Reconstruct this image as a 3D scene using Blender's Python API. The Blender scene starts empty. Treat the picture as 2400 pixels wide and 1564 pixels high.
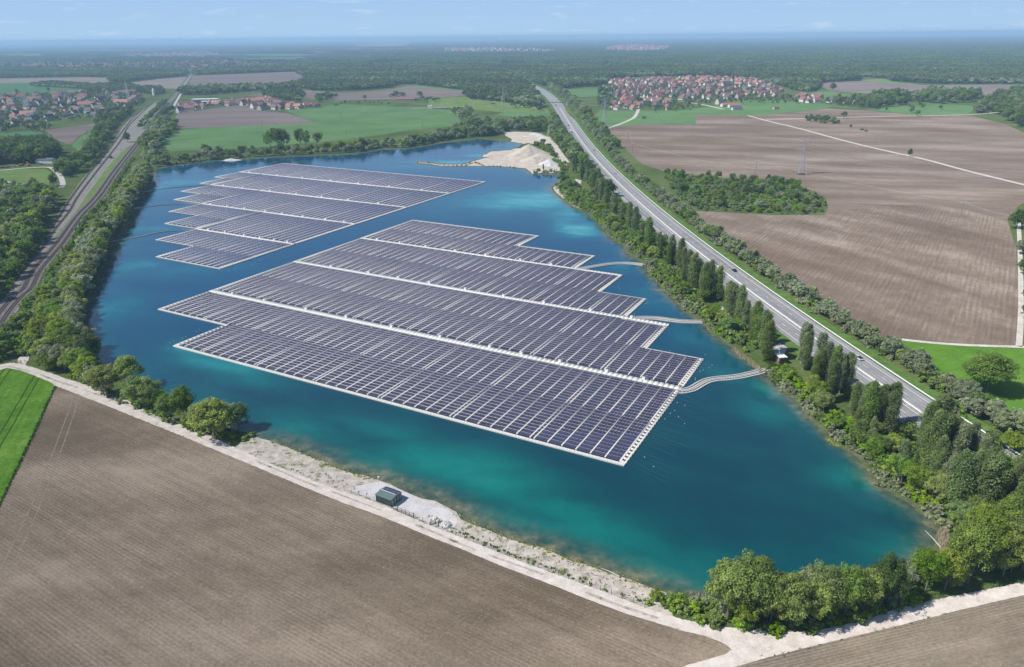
import bpy, math, random
import numpy as np
from mathutils import Matrix, Vector, geometry
R = math.radians
rng = random.Random(11)
nr = np.random.default_rng(11)
SC = bpy.context.scene
COL = SC.collection

# ---------------------------------------------------------------- camera, sky, sun, exposure
CAM_H = 132.0
PITCH, ROLL, FOC = R(21.874), R(-0.6018), 1735.46   # focal length in pixels of a 2400 px wide picture
cr, sr = math.cos(-ROLL), math.sin(-ROLL)
cp, sp = math.cos(PITCH), math.sin(PITCH)
down = Vector((0, -sp, -cp)); fwd = Vector((0, cp, -sp)); side = Vector((1, 0, 0))
c_right = side * cr + down * sr
c_down = side * (-sr) + down * cr
cam = bpy.data.cameras.new('camera')
cam.sensor_width = 36.0
cam.lens = FOC / 2400 * 36
cam.clip_start, cam.clip_end = 1.0, 120000.0
cam_o = bpy.data.objects.new('camera', cam)
COL.objects.link(cam_o)
m = Matrix((c_right, -c_down, -fwd)).transposed().to_4x4()
m.translation = (0, 0, CAM_H)
cam_o.matrix_world = m
SC.camera = cam_o

SUN_EL, SUN_AZ = R(50), R(254)      # azimuth clockwise from +Y; the sun stands to the left and a little behind the camera
world = bpy.data.worlds.new('World')
SC.world = world
world.use_nodes = True
wt = world.node_tree
wt.nodes.clear()
w_out = wt.nodes.new('ShaderNodeOutputWorld')
w_bg = wt.nodes.new('ShaderNodeBackground')
w_bg.inputs['Strength'].default_value = 0.095
w_sky = wt.nodes.new('ShaderNodeTexSky')
w_sky.sky_type = 'NISHITA'
w_sky.sun_disc = False
w_sky.sun_elevation = SUN_EL
w_sky.sun_rotation = SUN_AZ
w_sky.altitude = 200
w_sky.air_density = 1.0
w_sky.dust_density = 0.25
w_sky.ozone_density = 2.2
# a few thin fair weather clouds
tc = wt.nodes.new('ShaderNodeTexCoord')
mp = wt.nodes.new('ShaderNodeMapping'); mp.inputs['Scale'].default_value = (9, 9, 60)
ns = wt.nodes.new('ShaderNodeTexNoise'); ns.inputs['Scale'].default_value = 2.3; ns.inputs['Detail'].default_value = 6; ns.inputs['Roughness'].default_value = 0.55
rp = wt.nodes.new('ShaderNodeValToRGB'); rp.color_ramp.elements[0].position = 0.60; rp.color_ramp.elements[1].position = 0.80
rp.color_ramp.elements[1].color = (0.55, 0.55, 0.55, 1)
mixc = wt.nodes.new('ShaderNodeMixRGB'); mixc.inputs['Color2'].default_value = (5.0, 5.9, 7.0, 1)
# humid air low over the plain: the same pale blue all round the horizon, giving way to the clear sky higher up
sz = wt.nodes.new('ShaderNodeSeparateXYZ'); wt.links.new(tc.outputs['Generated'], sz.inputs[0])
lowr = wt.nodes.new('ShaderNodeValToRGB'); e = lowr.color_ramp.elements
e[0].position, e[0].color = 0.0, (3.0, 4.35, 5.85, 1); e[1].position, e[1].color = 0.30, (0.85, 1.9, 4.1, 1)
x_ = e.new(0.055); x_.color = (2.45, 3.90, 5.85, 1)
wt.links.new(sz.outputs['Z'], lowr.inputs['Fac'])
lowf = wt.nodes.new('ShaderNodeMapRange'); lowf.interpolation_type = 'SMOOTHSTEP'
lowf.inputs['From Min'].default_value = 0.08; lowf.inputs['From Max'].default_value = 0.55; lowf.inputs['To Min'].default_value = 1.0; lowf.inputs['To Max'].default_value = 0.0
wt.links.new(sz.outputs['Z'], lowf.inputs['Value'])
lowm = wt.nodes.new('ShaderNodeMixRGB'); wt.links.new(lowf.outputs['Result'], lowm.inputs['Fac']); wt.links.new(w_sky.outputs['Color'], lowm.inputs['Color1']); wt.links.new(lowr.outputs['Color'], lowm.inputs['Color2'])
wt.links.new(tc.outputs['Generated'], mp.inputs['Vector'])
wt.links.new(mp.outputs['Vector'], ns.inputs['Vector'])
wt.links.new(ns.outputs['Fac'], rp.inputs['Fac'])
wt.links.new(rp.outputs['Color'], mixc.inputs['Fac'])
wt.links.new(lowm.outputs['Color'], mixc.inputs['Color1'])
wt.links.new(mixc.outputs['Color'], w_bg.inputs['Color'])
wt.links.new(w_bg.outputs['Background'], w_out.inputs['Surface'])

sun = bpy.data.lights.new('sun', 'SUN')
sun.energy = 4.0
sun.angle = R(0.53)
sun.color = (1.0, 0.955, 0.89)
sun_o = bpy.data.objects.new('sun', sun)
COL.objects.link(sun_o)
sun_o.location = (-300, -100, 400)
sd = Vector((math.sin(SUN_AZ) * math.cos(SUN_EL), math.cos(SUN_AZ) * math.cos(SUN_EL), math.sin(SUN_EL)))
sun_o.rotation_euler = (-sd).to_track_quat('-Z', 'Y').to_euler()
SC.view_settings.view_transform = 'Standard'
SC.view_settings.look = 'None'
SC.view_settings.exposure = 0.62
SC.view_settings.gamma = 1.0
SC.view_settings.use_curve_mapping = False
SC.cycles.use_denoising = True
SC.cycles.max_bounces = 6
SC.cycles.diffuse_bounces = 2
SC.cycles.glossy_bounces = 2
SC.cycles.transmission_bounces = 2
SC.cycles.volume_bounces = 1
SC.cycles.transparent_max_bounces = 4
SC.cycles.caustics_reflective = False
SC.cycles.caustics_refractive = False
SC.cycles.sample_clamp_indirect = 6

# ---------------------------------------------------------------- survey: sight lines to the ground
K = 2400 / 2380
def P(x, y, z=0.0):
    """ground point seen in direction (x, y) of the 2380 px wide survey picture"""
    u, v = (x * K - 1200) / FOC, (y * K - 782) / FOC
    d = fwd + c_right * u + c_down * v
    t = (z - CAM_H) / d.z
    return (d.x * t, d.y * t)
def PP(pts, z=0.0): return [P(x, y, z) for x, y in pts]
def dist2(p): return math.hypot(p[0], p[1])
def inside(p, poly):
    x, y = p[0], p[1]; c = False; j = len(poly) - 1
    for i in range(len(poly)):
        xi, yi = poly[i]; xj, yj = poly[j]
        if (yi > y) != (yj > y) and x < (xj - xi) * (y - yi) / (yj - yi) + xi: c = not c
        j = i
    return c
def inside_np(pts, poly):
    pts = np.asarray(pts); x, y = pts[:, 0], pts[:, 1]; c = np.zeros(len(pts), bool); j = len(poly) - 1
    for i in range(len(poly)):
        xi, yi = poly[i]; xj, yj = poly[j]
        if yi != yj:
            c ^= ((yi > y) != (yj > y)) & (x < (xj - xi) * (y - yi) / (yj - yi) + xi)
        j = i
    return c
def seg_dist_np(pts, line, closed=False):
    pts = np.asarray(pts, float); best = np.full(len(pts), 1e9)
    L = list(line) + ([line[0]] if closed else [])
    for a, b in zip(L, L[1:]):
        a = np.array(a); ab = np.array(b) - a
        t = np.clip(((pts - a) @ ab) / max(ab @ ab, 1e-9), 0, 1)
        q = pts - a - t[:, None] * ab
        best = np.minimum(best, np.hypot(q[:, 0], q[:, 1]))
    return best
def resample(line, step):
    out = []; acc = 0.0
    for a, b in zip(line, line[1:]):
        L = math.dist(a, b); d = acc
        while d < L:
            t = d / L; out.append((a[0] + (b[0] - a[0]) * t, a[1] + (b[1] - a[1]) * t)); d += step
        acc = d - L
    out.append(tuple(line[-1]))
    return out
def smooth_line(line, n=6):
    out = []
    pts = [line[0]] + list(line) + [line[-1]]
    for i in range(1, len(pts) - 2):
        p0, p1, p2, p3 = [np.array(p, float) for p in pts[i - 1:i + 3]]
        for k in range(n):
            t = k / n
            out.append(tuple(0.5 * ((2 * p1) + (p2 - p0) * t + (2 * p0 - 5 * p1 + 4 * p2 - p3) * t * t + (3 * p1 - p0 - 3 * p2 + p3) * t ** 3)))
    out.append(tuple(line[-1]))
    return out
def offset_line(line, d):
    """d > 0 : to the right of the direction of travel"""
    out = []
    for i in range(len(line)):
        a = line[max(i - 1, 0)]; b = line[min(i + 1, len(line) - 1)]
        tx, ty = b[0] - a[0], b[1] - a[1]; L = math.hypot(tx, ty) or 1
        out.append((line[i][0] + ty / L * d, line[i][1] - tx / L * d))
    return out

# ---------------------------------------------------------------- object helpers
ONES = 'zeroth first second third fourth fifth sixth seventh eighth ninth tenth eleventh twelfth thirteenth fourteenth fifteenth sixteenth seventeenth eighteenth nineteenth'.split()
TENS = {2: ('twentieth', 'twenty'), 3: ('thirtieth', 'thirty'), 4: ('fortieth', 'forty'), 5: ('fiftieth', 'fifty'), 6: ('sixtieth', 'sixty'), 7: ('seventieth', 'seventy'), 8: ('eightieth', 'eighty'), 9: ('ninetieth', 'ninety')}
def ordinal(n):
    if n < 20: return ONES[n]
    if n >= 100: return 'hundred-and-' + ordinal(n - 100) if n > 100 else 'hundredth'
    t, o = divmod(n, 10)
    return TENS[t][0] if o == 0 else TENS[t][1] + '-' + ONES[o]
def tag(o, label=None, cat=None, group=None, kind=None):
    if label: o['label'] = label
    if cat: o['category'] = cat
    if group: o['group'] = group
    if kind: o['kind'] = kind
    return o
def empty(name, loc=(0, 0, 0), rz=0.0, label=None, cat=None, group=None):
    o = bpy.data.objects.new(name, None)
    o.empty_display_size = 0.5
    o.location = loc; o.rotation_euler = (0, 0, rz)
    COL.objects.link(o)
    return tag(o, label, cat, group)
def link(name, me, parent=None, loc=None, rz=None, scale=None):
    o = bpy.data.objects.new(name, me)
    COL.objects.link(o)
    if parent is not None: o.parent = parent
    if loc is not None: o.location = loc
    if rz is not None: o.rotation_euler = (0, 0, rz)
    if scale is not None: o.scale = scale
    return o
def mesh_np(name, V, F, mats, mi=None, smooth=False, tint=None):
    V = np.asarray(V, np.float32); F = np.asarray(F, np.int32)
    k = F.shape[1]
    me = bpy.data.meshes.new(name)
    me.vertices.add(len(V)); me.vertices.foreach_set('co', V.ravel())
    me.loops.add(F.size); me.loops.foreach_set('vertex_index', F.ravel())
    me.polygons.add(len(F))
    me.polygons.foreach_set('loop_start', np.arange(0, F.size, k, dtype=np.int32))
    me.polygons.foreach_set('loop_total', np.full(len(F), k, np.int32))
    for mt in mats: me.materials.append(mt)
    if mi is not None: me.polygons.foreach_set('material_index', np.asarray(mi, np.int32))
    if smooth: me.polygons.foreach_set('use_smooth', np.ones(len(F), bool))
    if tint is not None:
        a = me.attributes.new('tint', 'FLOAT', 'FACE')
        a.data.foreach_set('value', np.asarray(tint, np.float32))
    me.update(calc_edges=True)
    return me
class MB:
    def __init__(s): s.v = []; s.f = []; s.m = []
    def add(s, vs, fs, mi=0):
        b = len(s.v); s.v += [tuple(p) for p in vs]; s.f += [tuple(i + b for i in f) for f in fs]; s.m += [mi] * len(fs)
        return s
    def box(s, c, d, rz=0.0, mi=0):
        cx, cy, cz = c; hx, hy, hz = d[0] / 2, d[1] / 2, d[2] / 2
        co, si = math.cos(rz), math.sin(rz)
        vs = [(cx + x * co - y * si, cy + x * si + y * co, cz + z) for z in (-hz, hz) for x, y in ((-hx, -hy), (hx, -hy), (hx, hy), (-hx, hy))]
        return s.add(vs, [(0, 3, 2, 1), (4, 5, 6, 7), (0, 1, 5, 4), (1, 2, 6, 5), (2, 3, 7, 6), (3, 0, 4, 7)], mi)
    def bar(s, p, q, w, h=None, mi=0):
        p, q = Vector(p), Vector(q); h = h or w
        d = (q - p)
        if d.length < 1e-6: return s
        d.normalize(); u = Vector((0, 0, 1))
        if abs(d.z) > 0.97: u = Vector((0, 1, 0))
        a = d.cross(u).normalized() * (w / 2); b = a.cross(d).normalized() * (h / 2)
        vs = [p - a - b, p + a - b, p + a + b, p - a + b, q - a - b, q + a - b, q + a + b, q - a + b]
        return s.add(vs, [(0, 1, 2, 3), (7, 6, 5, 4), (0, 4, 5, 1), (1, 5, 6, 2), (2, 6, 7, 3), (3, 7, 4, 0)], mi)
    def tube(s, pts, rad, n=6, mi=0, cap=True):
        pts = [Vector(p) for p in pts]; rings = []
        vs = []
        for i, p in enumerate(pts):
            d = (pts[min(i + 1, len(pts) - 1)] - pts[max(i - 1, 0)]).normalized()
            u = Vector((0, 0, 1)) if abs(d.z) < 0.9 else Vector((1, 0, 0))
            a = d.cross(u).normalized(); b = a.cross(d)
            r = rad[i] if isinstance(rad, (list, tuple)) else rad
            for k in range(n):
                t = 2 * math.pi * k / n
                vs.append(p + (a * math.cos(t) + b * math.sin(t)) * r)
        fs = []
        for i in range(len(pts) - 1):
            for k in range(n):
                k2 = (k + 1) % n
                fs.append((i * n + k, i * n + k2, (i + 1) * n + k2, (i + 1) * n + k))
        if cap:
            fs.append(tuple(range(n - 1, -1, -1))); fs.append(tuple((len(pts) - 1) * n + k for k in range(n)))
        return s.add(vs, fs, mi)
    def prism(s, poly, z0, z1, mi=0, top=None):
        n = len(poly)
        vs = [(x, y, z0) for x, y in poly] + [(x, y, z1) for x, y in (top or poly)]
        fs = [tuple(range(n - 1, -1, -1)), tuple(range(n, 2 * n))] + [(i, (i + 1) % n, n + (i + 1) % n, n + i) for i in range(n)]
        return s.add(vs, fs, mi)
    def mesh(s, name, mats, smooth=False):
        me = bpy.data.meshes.new(name); me.from_pydata(s.v, [], s.f)
        for mt in (mats if isinstance(mats, (list, tuple)) else [mats]): me.materials.append(mt)
        me.polygons.foreach_set('material_index', s.m)
        if smooth: me.polygons.foreach_set('use_smooth', [True] * len(s.f))
        me.update()
        return me
    def build(s, name, mats, parent=None, loc=None, rz=None, smooth=False):
        return link(name, s.mesh(name, mats, smooth), parent, loc, rz)

# ---------------------------------------------------------------- materials
def nmat(name):
    mt = bpy.data.materials.new(name); mt.use_nodes = True
    nt = mt.node_tree; nt.nodes.clear()
    out = nt.nodes.new('ShaderNodeOutputMaterial')
    return mt, nt, out
def N(nt, t, **kw):
    n = nt.nodes.new(t)
    for k, v in kw.items():
        if k in n.inputs: n.inputs[k].default_value = v
        else: setattr(n, k, v)
    return n
def L(nt, a, b): nt.links.new(a, b)
def c4(c): return (c[0], c[1], c[2], 1)
def simple(name, col, rough=0.6, metal=0.0, vary=0.12, scale=3.0, spec=0.4):
    mt, nt, out = nmat(name)
    b = N(nt, 'ShaderNodeBsdfPrincipled', Roughness=rough, Metallic=metal)
    b.inputs['Specular IOR Level'].default_value = spec
    tcn = N(nt, 'ShaderNodeTexCoord'); nz = N(nt, 'ShaderNodeTexNoise', Scale=scale, Detail=4.0)
    rm = N(nt, 'ShaderNodeMapRange'); rm.inputs['To Min'].default_value = 1 - vary; rm.inputs['To Max'].default_value = 1 + vary
    mx = N(nt, 'ShaderNodeMixRGB', blend_type='MULTIPLY', Fac=1.0); mx.inputs['Color1'].default_value = c4(col)
    L(nt, tcn.outputs['Object'], nz.inputs['Vector']); L(nt, nz.outputs['Fac'], rm.inputs['Value']); L(nt, rm.outputs['Result'], mx.inputs['Color2'])
    L(nt, mx.outputs['Color'], b.inputs['Base Color']); L(nt, b.outputs['BSDF'], out.inputs['Surface'])
    return mt
def ramp(nt, stops):
    r = N(nt, 'ShaderNodeValToRGB'); e = r.color_ramp.elements
    e[0].position, e[0].color = stops[0][0], c4(stops[0][1]); e[1].position, e[1].color = stops[-1][0], c4(stops[-1][1])
    for p, c in stops[1:-1]:
        x = e.new(p); x.color = c4(c)
    return r
def vscale(nt, src, s, rz=0.0):
    mpn = N(nt, 'ShaderNodeMapping'); mpn.inputs['Scale'].default_value = s if isinstance(s, tuple) else (s, s, s)
    if rz:
        vr = N(nt, 'ShaderNodeVectorRotate', rotation_type='Z_AXIS'); vr.inputs['Angle'].default_value = -rz
        L(nt, src, vr.inputs['Vector']); L(nt, vr.outputs['Vector'], mpn.inputs['Vector'])
    else: L(nt, src, mpn.inputs['Vector'])
    return mpn.outputs['Vector']
def noise(nt, vec, detail=4.0, rough=0.55):
    n = N(nt, 'ShaderNodeTexNoise', Scale=1.0, Detail=detail, Roughness=rough); L(nt, vec, n.inputs['Vector']); return n.outputs['Fac']
def mathn(nt, op, a, b=None):
    n = N(nt, 'ShaderNodeMath', operation=op)
    for i, x in enumerate((a, b)):
        if x is None: continue
        if isinstance(x, (int, float)): n.inputs[i].default_value = x
        else: L(nt, x, n.inputs[i])
    return n.outputs[0]
def field_soil(name, dark, mid, light, ang, furrow=1.1, patch=70.0, streak=9.0, furrow_amt=0.22, speck=0.0, bump=0.25, seed=0.0, big_amt=0.55, cross=0):
    """bare earth: broad dry patches, streaks along the working direction, furrows, clods"""
    mt, nt, out = nmat(name)
    g = N(nt, 'ShaderNodeNewGeometry').outputs['Position']
    off = N(nt, 'ShaderNodeVectorMath', operation='ADD'); off.inputs[1].default_value = (seed * 137, seed * 71, 0); L(nt, g, off.inputs[0])
    g = off.outputs[0]
    big = noise(nt, vscale(nt, g, (1 / (patch * 2.6), 1 / patch, 1), ang + cross), 4, 0.55)
    st = noise(nt, vscale(nt, g, (1 / (streak * 16), 1 / streak, 1), ang), 5, 0.65)
    clod = noise(nt, vscale(nt, g, 1 / 0.9), 3, 0.7)
    mid_n = noise(nt, vscale(nt, g, 1 / 7.0), 4, 0.6)
    wv = N(nt, 'ShaderNodeTexWave', wave_type='BANDS', bands_direction='Y', Scale=1.0, Distortion=1.4, Detail=3.0)
    wv.inputs['Detail Scale'].default_value = 0.7
    L(nt, vscale(nt, g, (0.03, 0.314 / furrow, 1), ang), wv.inputs['Vector'])
    a = mathn(nt, 'MULTIPLY', mathn(nt, 'SUBTRACT', big, 0.5), big_amt); a = mathn(nt, 'ADD', a, 0.275); a = mathn(nt, 'ADD', a, mathn(nt, 'MULTIPLY', st, 0.40)); a = mathn(nt, 'ADD', a, mathn(nt, 'MULTIPLY', mid_n, 0.22))
    fm = N(nt, 'ShaderNodeMapRange'); fm.inputs['From Min'].default_value = 0.40; fm.inputs['From Max'].default_value = 0.62; fm.inputs['To Min'].default_value = 0.15 * furrow_amt; fm.inputs['To Max'].default_value = 1.5 * furrow_amt
    L(nt, noise(nt, vscale(nt, g, (1 / 60, 1 / 14, 1), ang), 3, 0.6), fm.inputs['Value'])
    a = mathn(nt, 'ADD', a, mathn(nt, 'MULTIPLY', mathn(nt, 'SUBTRACT', wv.outputs['Fac'], 0.5), fm.outputs['Result']))
    a = mathn(nt, 'ADD', a, mathn(nt, 'MULTIPLY', mathn(nt, 'SUBTRACT', clod, 0.5), 0.55))
    a = mathn(nt, 'SUBTRACT', a, 0.10)
    r = ramp(nt, [(0.30, dark), (0.50, mid), (0.72, light)])
    L(nt, a, r.inputs['Fac'])
    col = r.outputs['Color']
    if speck:
        sn = noise(nt, vscale(nt, g, 1 / 0.42), 2, 0.5)
        sm = N(nt, 'ShaderNodeMapRange'); sm.inputs['From Min'].default_value = 0.66; sm.inputs['From Max'].default_value = 0.72; sm.inputs['To Max'].default_value = speck
        L(nt, sn, sm.inputs['Value'])
        mx = N(nt, 'ShaderNodeMixRGB'); mx.inputs['Color2'].default_value = (0.42, 0.38, 0.33, 1)
        L(nt, sm.outputs['Result'], mx.inputs['Fac']); L(nt, col, mx.inputs['Color1']); col = mx.outputs['Color']
    b = N(nt, 'ShaderNodeBsdfDiffuse', Roughness=0.6)
    L(nt, col, b.inputs['Color'])
    bp = N(nt, 'ShaderNodeBump', Strength=bump, Distance=0.25)
    L(nt, mathn(nt, 'ADD', mathn(nt, 'MULTIPLY', wv.outputs['Fac'], 0.6), clod), bp.inputs['Height']); L(nt, bp.outputs['Normal'], b.inputs['Normal'])
    L(nt, b.outputs['BSDF'], out.inputs['Surface'])
    return mt
def grass(name, c1, c2, c3, ang=0.0, tracks=0.0, patch=30.0, blade=1.2, bump=0.5):
    mt, nt, out = nmat(name)
    g = N(nt, 'ShaderNodeNewGeometry').outputs['Position']
    big = noise(nt, vscale(nt, g, 1 / patch), 5, 0.6)
    st = noise(nt, vscale(nt, g, (1 / 20, 1 / 2.2, 1), ang), 4, 0.6)
    fine = noise(nt, vscale(nt, g, 1 / blade), 3, 0.7)
    a = mathn(nt, 'ADD', mathn(nt, 'MULTIPLY', big, 0.5), mathn(nt, 'MULTIPLY', st, 0.22))
    a = mathn(nt, 'ADD', a, mathn(nt, 'MULTIPLY', fine, 0.4)); a = mathn(nt, 'SUBTRACT', a, 0.06)
    r = ramp(nt, [(0.34, c1), (0.52, c2), (0.68, c3)])
    L(nt, a, r.inputs['Fac']); col = r.outputs['Color']
    if tracks:
        sx = N(nt, 'ShaderNodeSeparateXYZ'); L(nt, vscale(nt, g, 1.0, ang), sx.inputs[0])
        wob = mathn(nt, 'MULTIPLY', noise(nt, vscale(nt, g, 1 / 15), 2), 1.2)
        md = mathn(nt, 'PINGPONG', mathn(nt, 'ADD', sx.outputs['Y'], wob), tracks / 2)
        d1 = mathn(nt, 'ABSOLUTE', mathn(nt, 'SUBTRACT', md, 1.3))
        mk = N(nt, 'ShaderNodeMapRange'); mk.inputs['From Min'].default_value = 0.15; mk.inputs['From Max'].default_value = 0.5; mk.inputs['To Min'].default_value = 0.75; mk.inputs['To Max'].default_value = 0.0
        L(nt, d1, mk.inputs['Value'])
        mx = N(nt, 'ShaderNodeMixRGB'); mx.inputs['Color2'].default_value = c4([x * 0.45 for x in c1])
        L(nt, mk.outputs['Result'], mx.inputs['Fac']); L(nt, col, mx.inputs['Color1']); col = mx.outputs['Color']
    b = N(nt, 'ShaderNodeBsdfDiffuse', Roughness=0.5); L(nt, col, b.inputs['Color'])
    bp = N(nt, 'ShaderNodeBump', Strength=bump, Distance=0.3); L(nt, fine, bp.inputs['Height']); L(nt, bp.outputs['Normal'], b.inputs['Normal'])
    L(nt, b.outputs['BSDF'], out.inputs['Surface'])
    return mt
def gravel(name, dark, mid, light, patch=6.0, fine=0.5, green=None, green_amt=0.0, bump=0.5):
    mt, nt, out = nmat(name)
    g = N(nt, 'ShaderNodeNewGeometry').outputs['Position']
    a = mathn(nt, 'ADD', mathn(nt, 'MULTIPLY', noise(nt, vscale(nt, g, 1 / patch), 5, 0.65), 0.6), mathn(nt, 'MULTIPLY', noise(nt, vscale(nt, g, 1 / fine), 3, 0.7), 0.4))
    r = ramp(nt, [(0.36, dark), (0.5, mid), (0.66, light)]); L(nt, a, r.inputs['Fac']); col = r.outputs['Color']
    if green:
        gn = noise(nt, vscale(nt, g, 1 / 5.0), 6, 0.7)
        mk = N(nt, 'ShaderNodeMapRange'); mk.inputs['From Min'].default_value = 0.62 - green_amt; mk.inputs['From Max'].default_value = 0.70 - green_amt
        L(nt, gn, mk.inputs['Value'])
        mx = N(nt, 'ShaderNodeMixRGB'); mx.inputs['Color2'].default_value = c4(green)
        L(nt, mk.outputs['Result'], mx.inputs['Fac']); L(nt, col, mx.inputs['Color1']); col = mx.outputs['Color']
    b = N(nt, 'ShaderNodeBsdfDiffuse', Roughness=0.5); L(nt, col, b.inputs['Color'])
    bp = N(nt, 'ShaderNodeBump', Strength=bump, Distance=0.15); L(nt, a, bp.inputs['Height']); L(nt, bp.outputs['Normal'], b.inputs['Normal'])
    L(nt, b.outputs['BSDF'], out.inputs['Surface'])
    return mt
def leaf(name, base, var=0.45, hue=0.014, trans=0.48):
    mt, nt, out = nmat(name)
    at = N(nt, 'ShaderNodeAttribute', attribute_name='tint')
    oi = N(nt, 'ShaderNodeObjectInfo')
    hs = N(nt, 'ShaderNodeHueSaturation'); hs.inputs['Color'].default_value = c4(base)
    v = mathn(nt, 'ADD', 1 - var, mathn(nt, 'MULTIPLY', at.outputs['Fac'], 2 * var))
    v = mathn(nt, 'MULTIPLY', v, mathn(nt, 'ADD', 0.78, mathn(nt, 'MULTIPLY', oi.outputs['Random'], 0.44)))
    L(nt, v, hs.inputs['Value'])
    rn = mathn(nt, 'FRACT', mathn(nt, 'MULTIPLY', oi.outputs['Random'], 7.31))
    h = mathn(nt, 'ADD', 0.5 - hue, mathn(nt, 'MULTIPLY', rn, 2 * hue)); L(nt, h, hs.inputs['Hue'])
    s = mathn(nt, 'ADD', 0.8, mathn(nt, 'MULTIPLY', mathn(nt, 'FRACT', mathn(nt, 'MULTIPLY', oi.outputs['Random'], 13.7)), 0.35)); L(nt, s, hs.inputs['Saturation'])
    d = N(nt, 'ShaderNodeBsdfDiffuse'); t = N(nt, 'ShaderNodeBsdfTranslucent')
    L(nt, hs.outputs['Color'], d.inputs['Color']); L(nt, hs.outputs['Color'], t.inputs['Color'])
    mx = N(nt, 'ShaderNodeMixShader', Fac=trans); L(nt, d.outputs[0], mx.inputs[1]); L(nt, t.outputs[0], mx.inputs[2])
    L(nt, mx.outputs[0], out.inputs['Surface'])
    return mt

M = {}
M['white_float'] = simple('white_float', (0.55, 0.52, 0.475), 0.6, vary=0.14, scale=0.35)
M['grey_float'] = simple('grey_float', (0.40, 0.39, 0.37), 0.6, vary=0.15)
M['white_paint'] = simple('white_paint', (0.78, 0.78, 0.76), 0.5, vary=0.05)
M['road_paint'] = simple('road_paint', (0.52, 0.52, 0.50), 0.6, vary=0.15, scale=0.6)
M['steel'] = simple('steel', (0.42, 0.43, 0.45), 0.45, 0.5)
M['galvanised'] = simple('galvanised', (0.50, 0.52, 0.54), 0.5, 0.3)
M['pylon_steel'] = simple('pylon_steel', (0.36, 0.37, 0.39), 0.6, 0.1)
M['dark_metal'] = simple('dark_metal', (0.05, 0.055, 0.06), 0.5, 0.3)
M['rust_rail'] = simple('rust_rail', (0.11, 0.085, 0.075), 0.55, 0.3)
M['wood_dark'] = simple('wood_dark', (0.12, 0.095, 0.075), 0.8)
M['wood_grey'] = simple('wood_grey', (0.22, 0.20, 0.18), 0.85)
M['bark'] = simple('bark', (0.16, 0.14, 0.115), 0.9, vary=0.3)
M['bark_pale'] = simple('bark_pale', (0.34, 0.32, 0.29), 0.9, vary=0.3)
M['concrete'] = simple('concrete', (0.42, 0.41, 0.38), 0.85, scale=1.0)
M['rubber'] = simple('rubber', (0.02, 0.02, 0.02), 0.8)
M['dark_glass'] = simple('dark_glass', (0.015, 0.018, 0.022), 0.08, spec=0.6)
M['lamp_glass'] = simple('lamp_glass', (0.7, 0.72, 0.75), 0.15)
M['green_steel'] = simple('green_steel', (0.045, 0.075, 0.062), 0.5)
M['green_roof'] = simple('green_roof', (0.085, 0.125, 0.115), 0.55)
M['red_brown_sheet'] = simple('red_brown_sheet', (0.20, 0.09, 0.075), 0.6)
M['rope'] = simple('rope', (0.06, 0.12, 0.16), 0.8)
M['rock_white'] = simple('rock_white', (0.43, 0.41, 0.375), 0.85, vary=0.25, scale=1.2)
M['flower_yellow'] = simple('flower_yellow', (0.30, 0.31, 0.03), 0.9, vary=0.4)
M['reed'] = simple('reed', (0.42, 0.34, 0.23), 0.9, vary=0.3)
# solar glass: dark cells under a glossy cover
def panel_mat():
    mt, nt, out = nmat('solar_glass')
    oi = N(nt, 'ShaderNodeNewGeometry')
    r = ramp(nt, [(0.0, (0.026, 0.022, 0.046)), (0.6, (0.040, 0.035, 0.070)), (1.0, (0.070, 0.062, 0.112))])
    L(nt, oi.outputs['Random Per Island'], r.inputs['Fac'])
    b = N(nt, 'ShaderNodeBsdfPrincipled', Roughness=0.16); b.inputs['IOR'].default_value = 1.5
    L(nt, r.outputs['Color'], b.inputs['Base Color']); L(nt, b.outputs[0], out.inputs['Surface'])
    return mt
M['solar_glass'] = panel_mat()
# leaves
LEAF = {
    'round': leaf('leaf_mid_green', (0.190, 0.285, 0.060)),
    'yellow': leaf('leaf_yellow_green', (0.275, 0.345, 0.076)),
    'willow': leaf('leaf_grey_green', (0.300, 0.350, 0.195)),
    'dark': leaf('leaf_dark_green', (0.125, 0.195, 0.054)),
    'poplar': leaf('leaf_poplar', (0.180, 0.245, 0.080)),
    'pale': leaf('leaf_pale_poplar', (0.205, 0.265, 0.115)),
    'bright': leaf('leaf_bright_green', (0.215, 0.330, 0.042)),
    'greybush': leaf('leaf_grey_bush', (0.270, 0.300, 0.165)),
    'forest': leaf('leaf_forest', (0.145, 0.200, 0.070), 0.55, 0.02, 0.3),
}
HAZE = 0.0001
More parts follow.
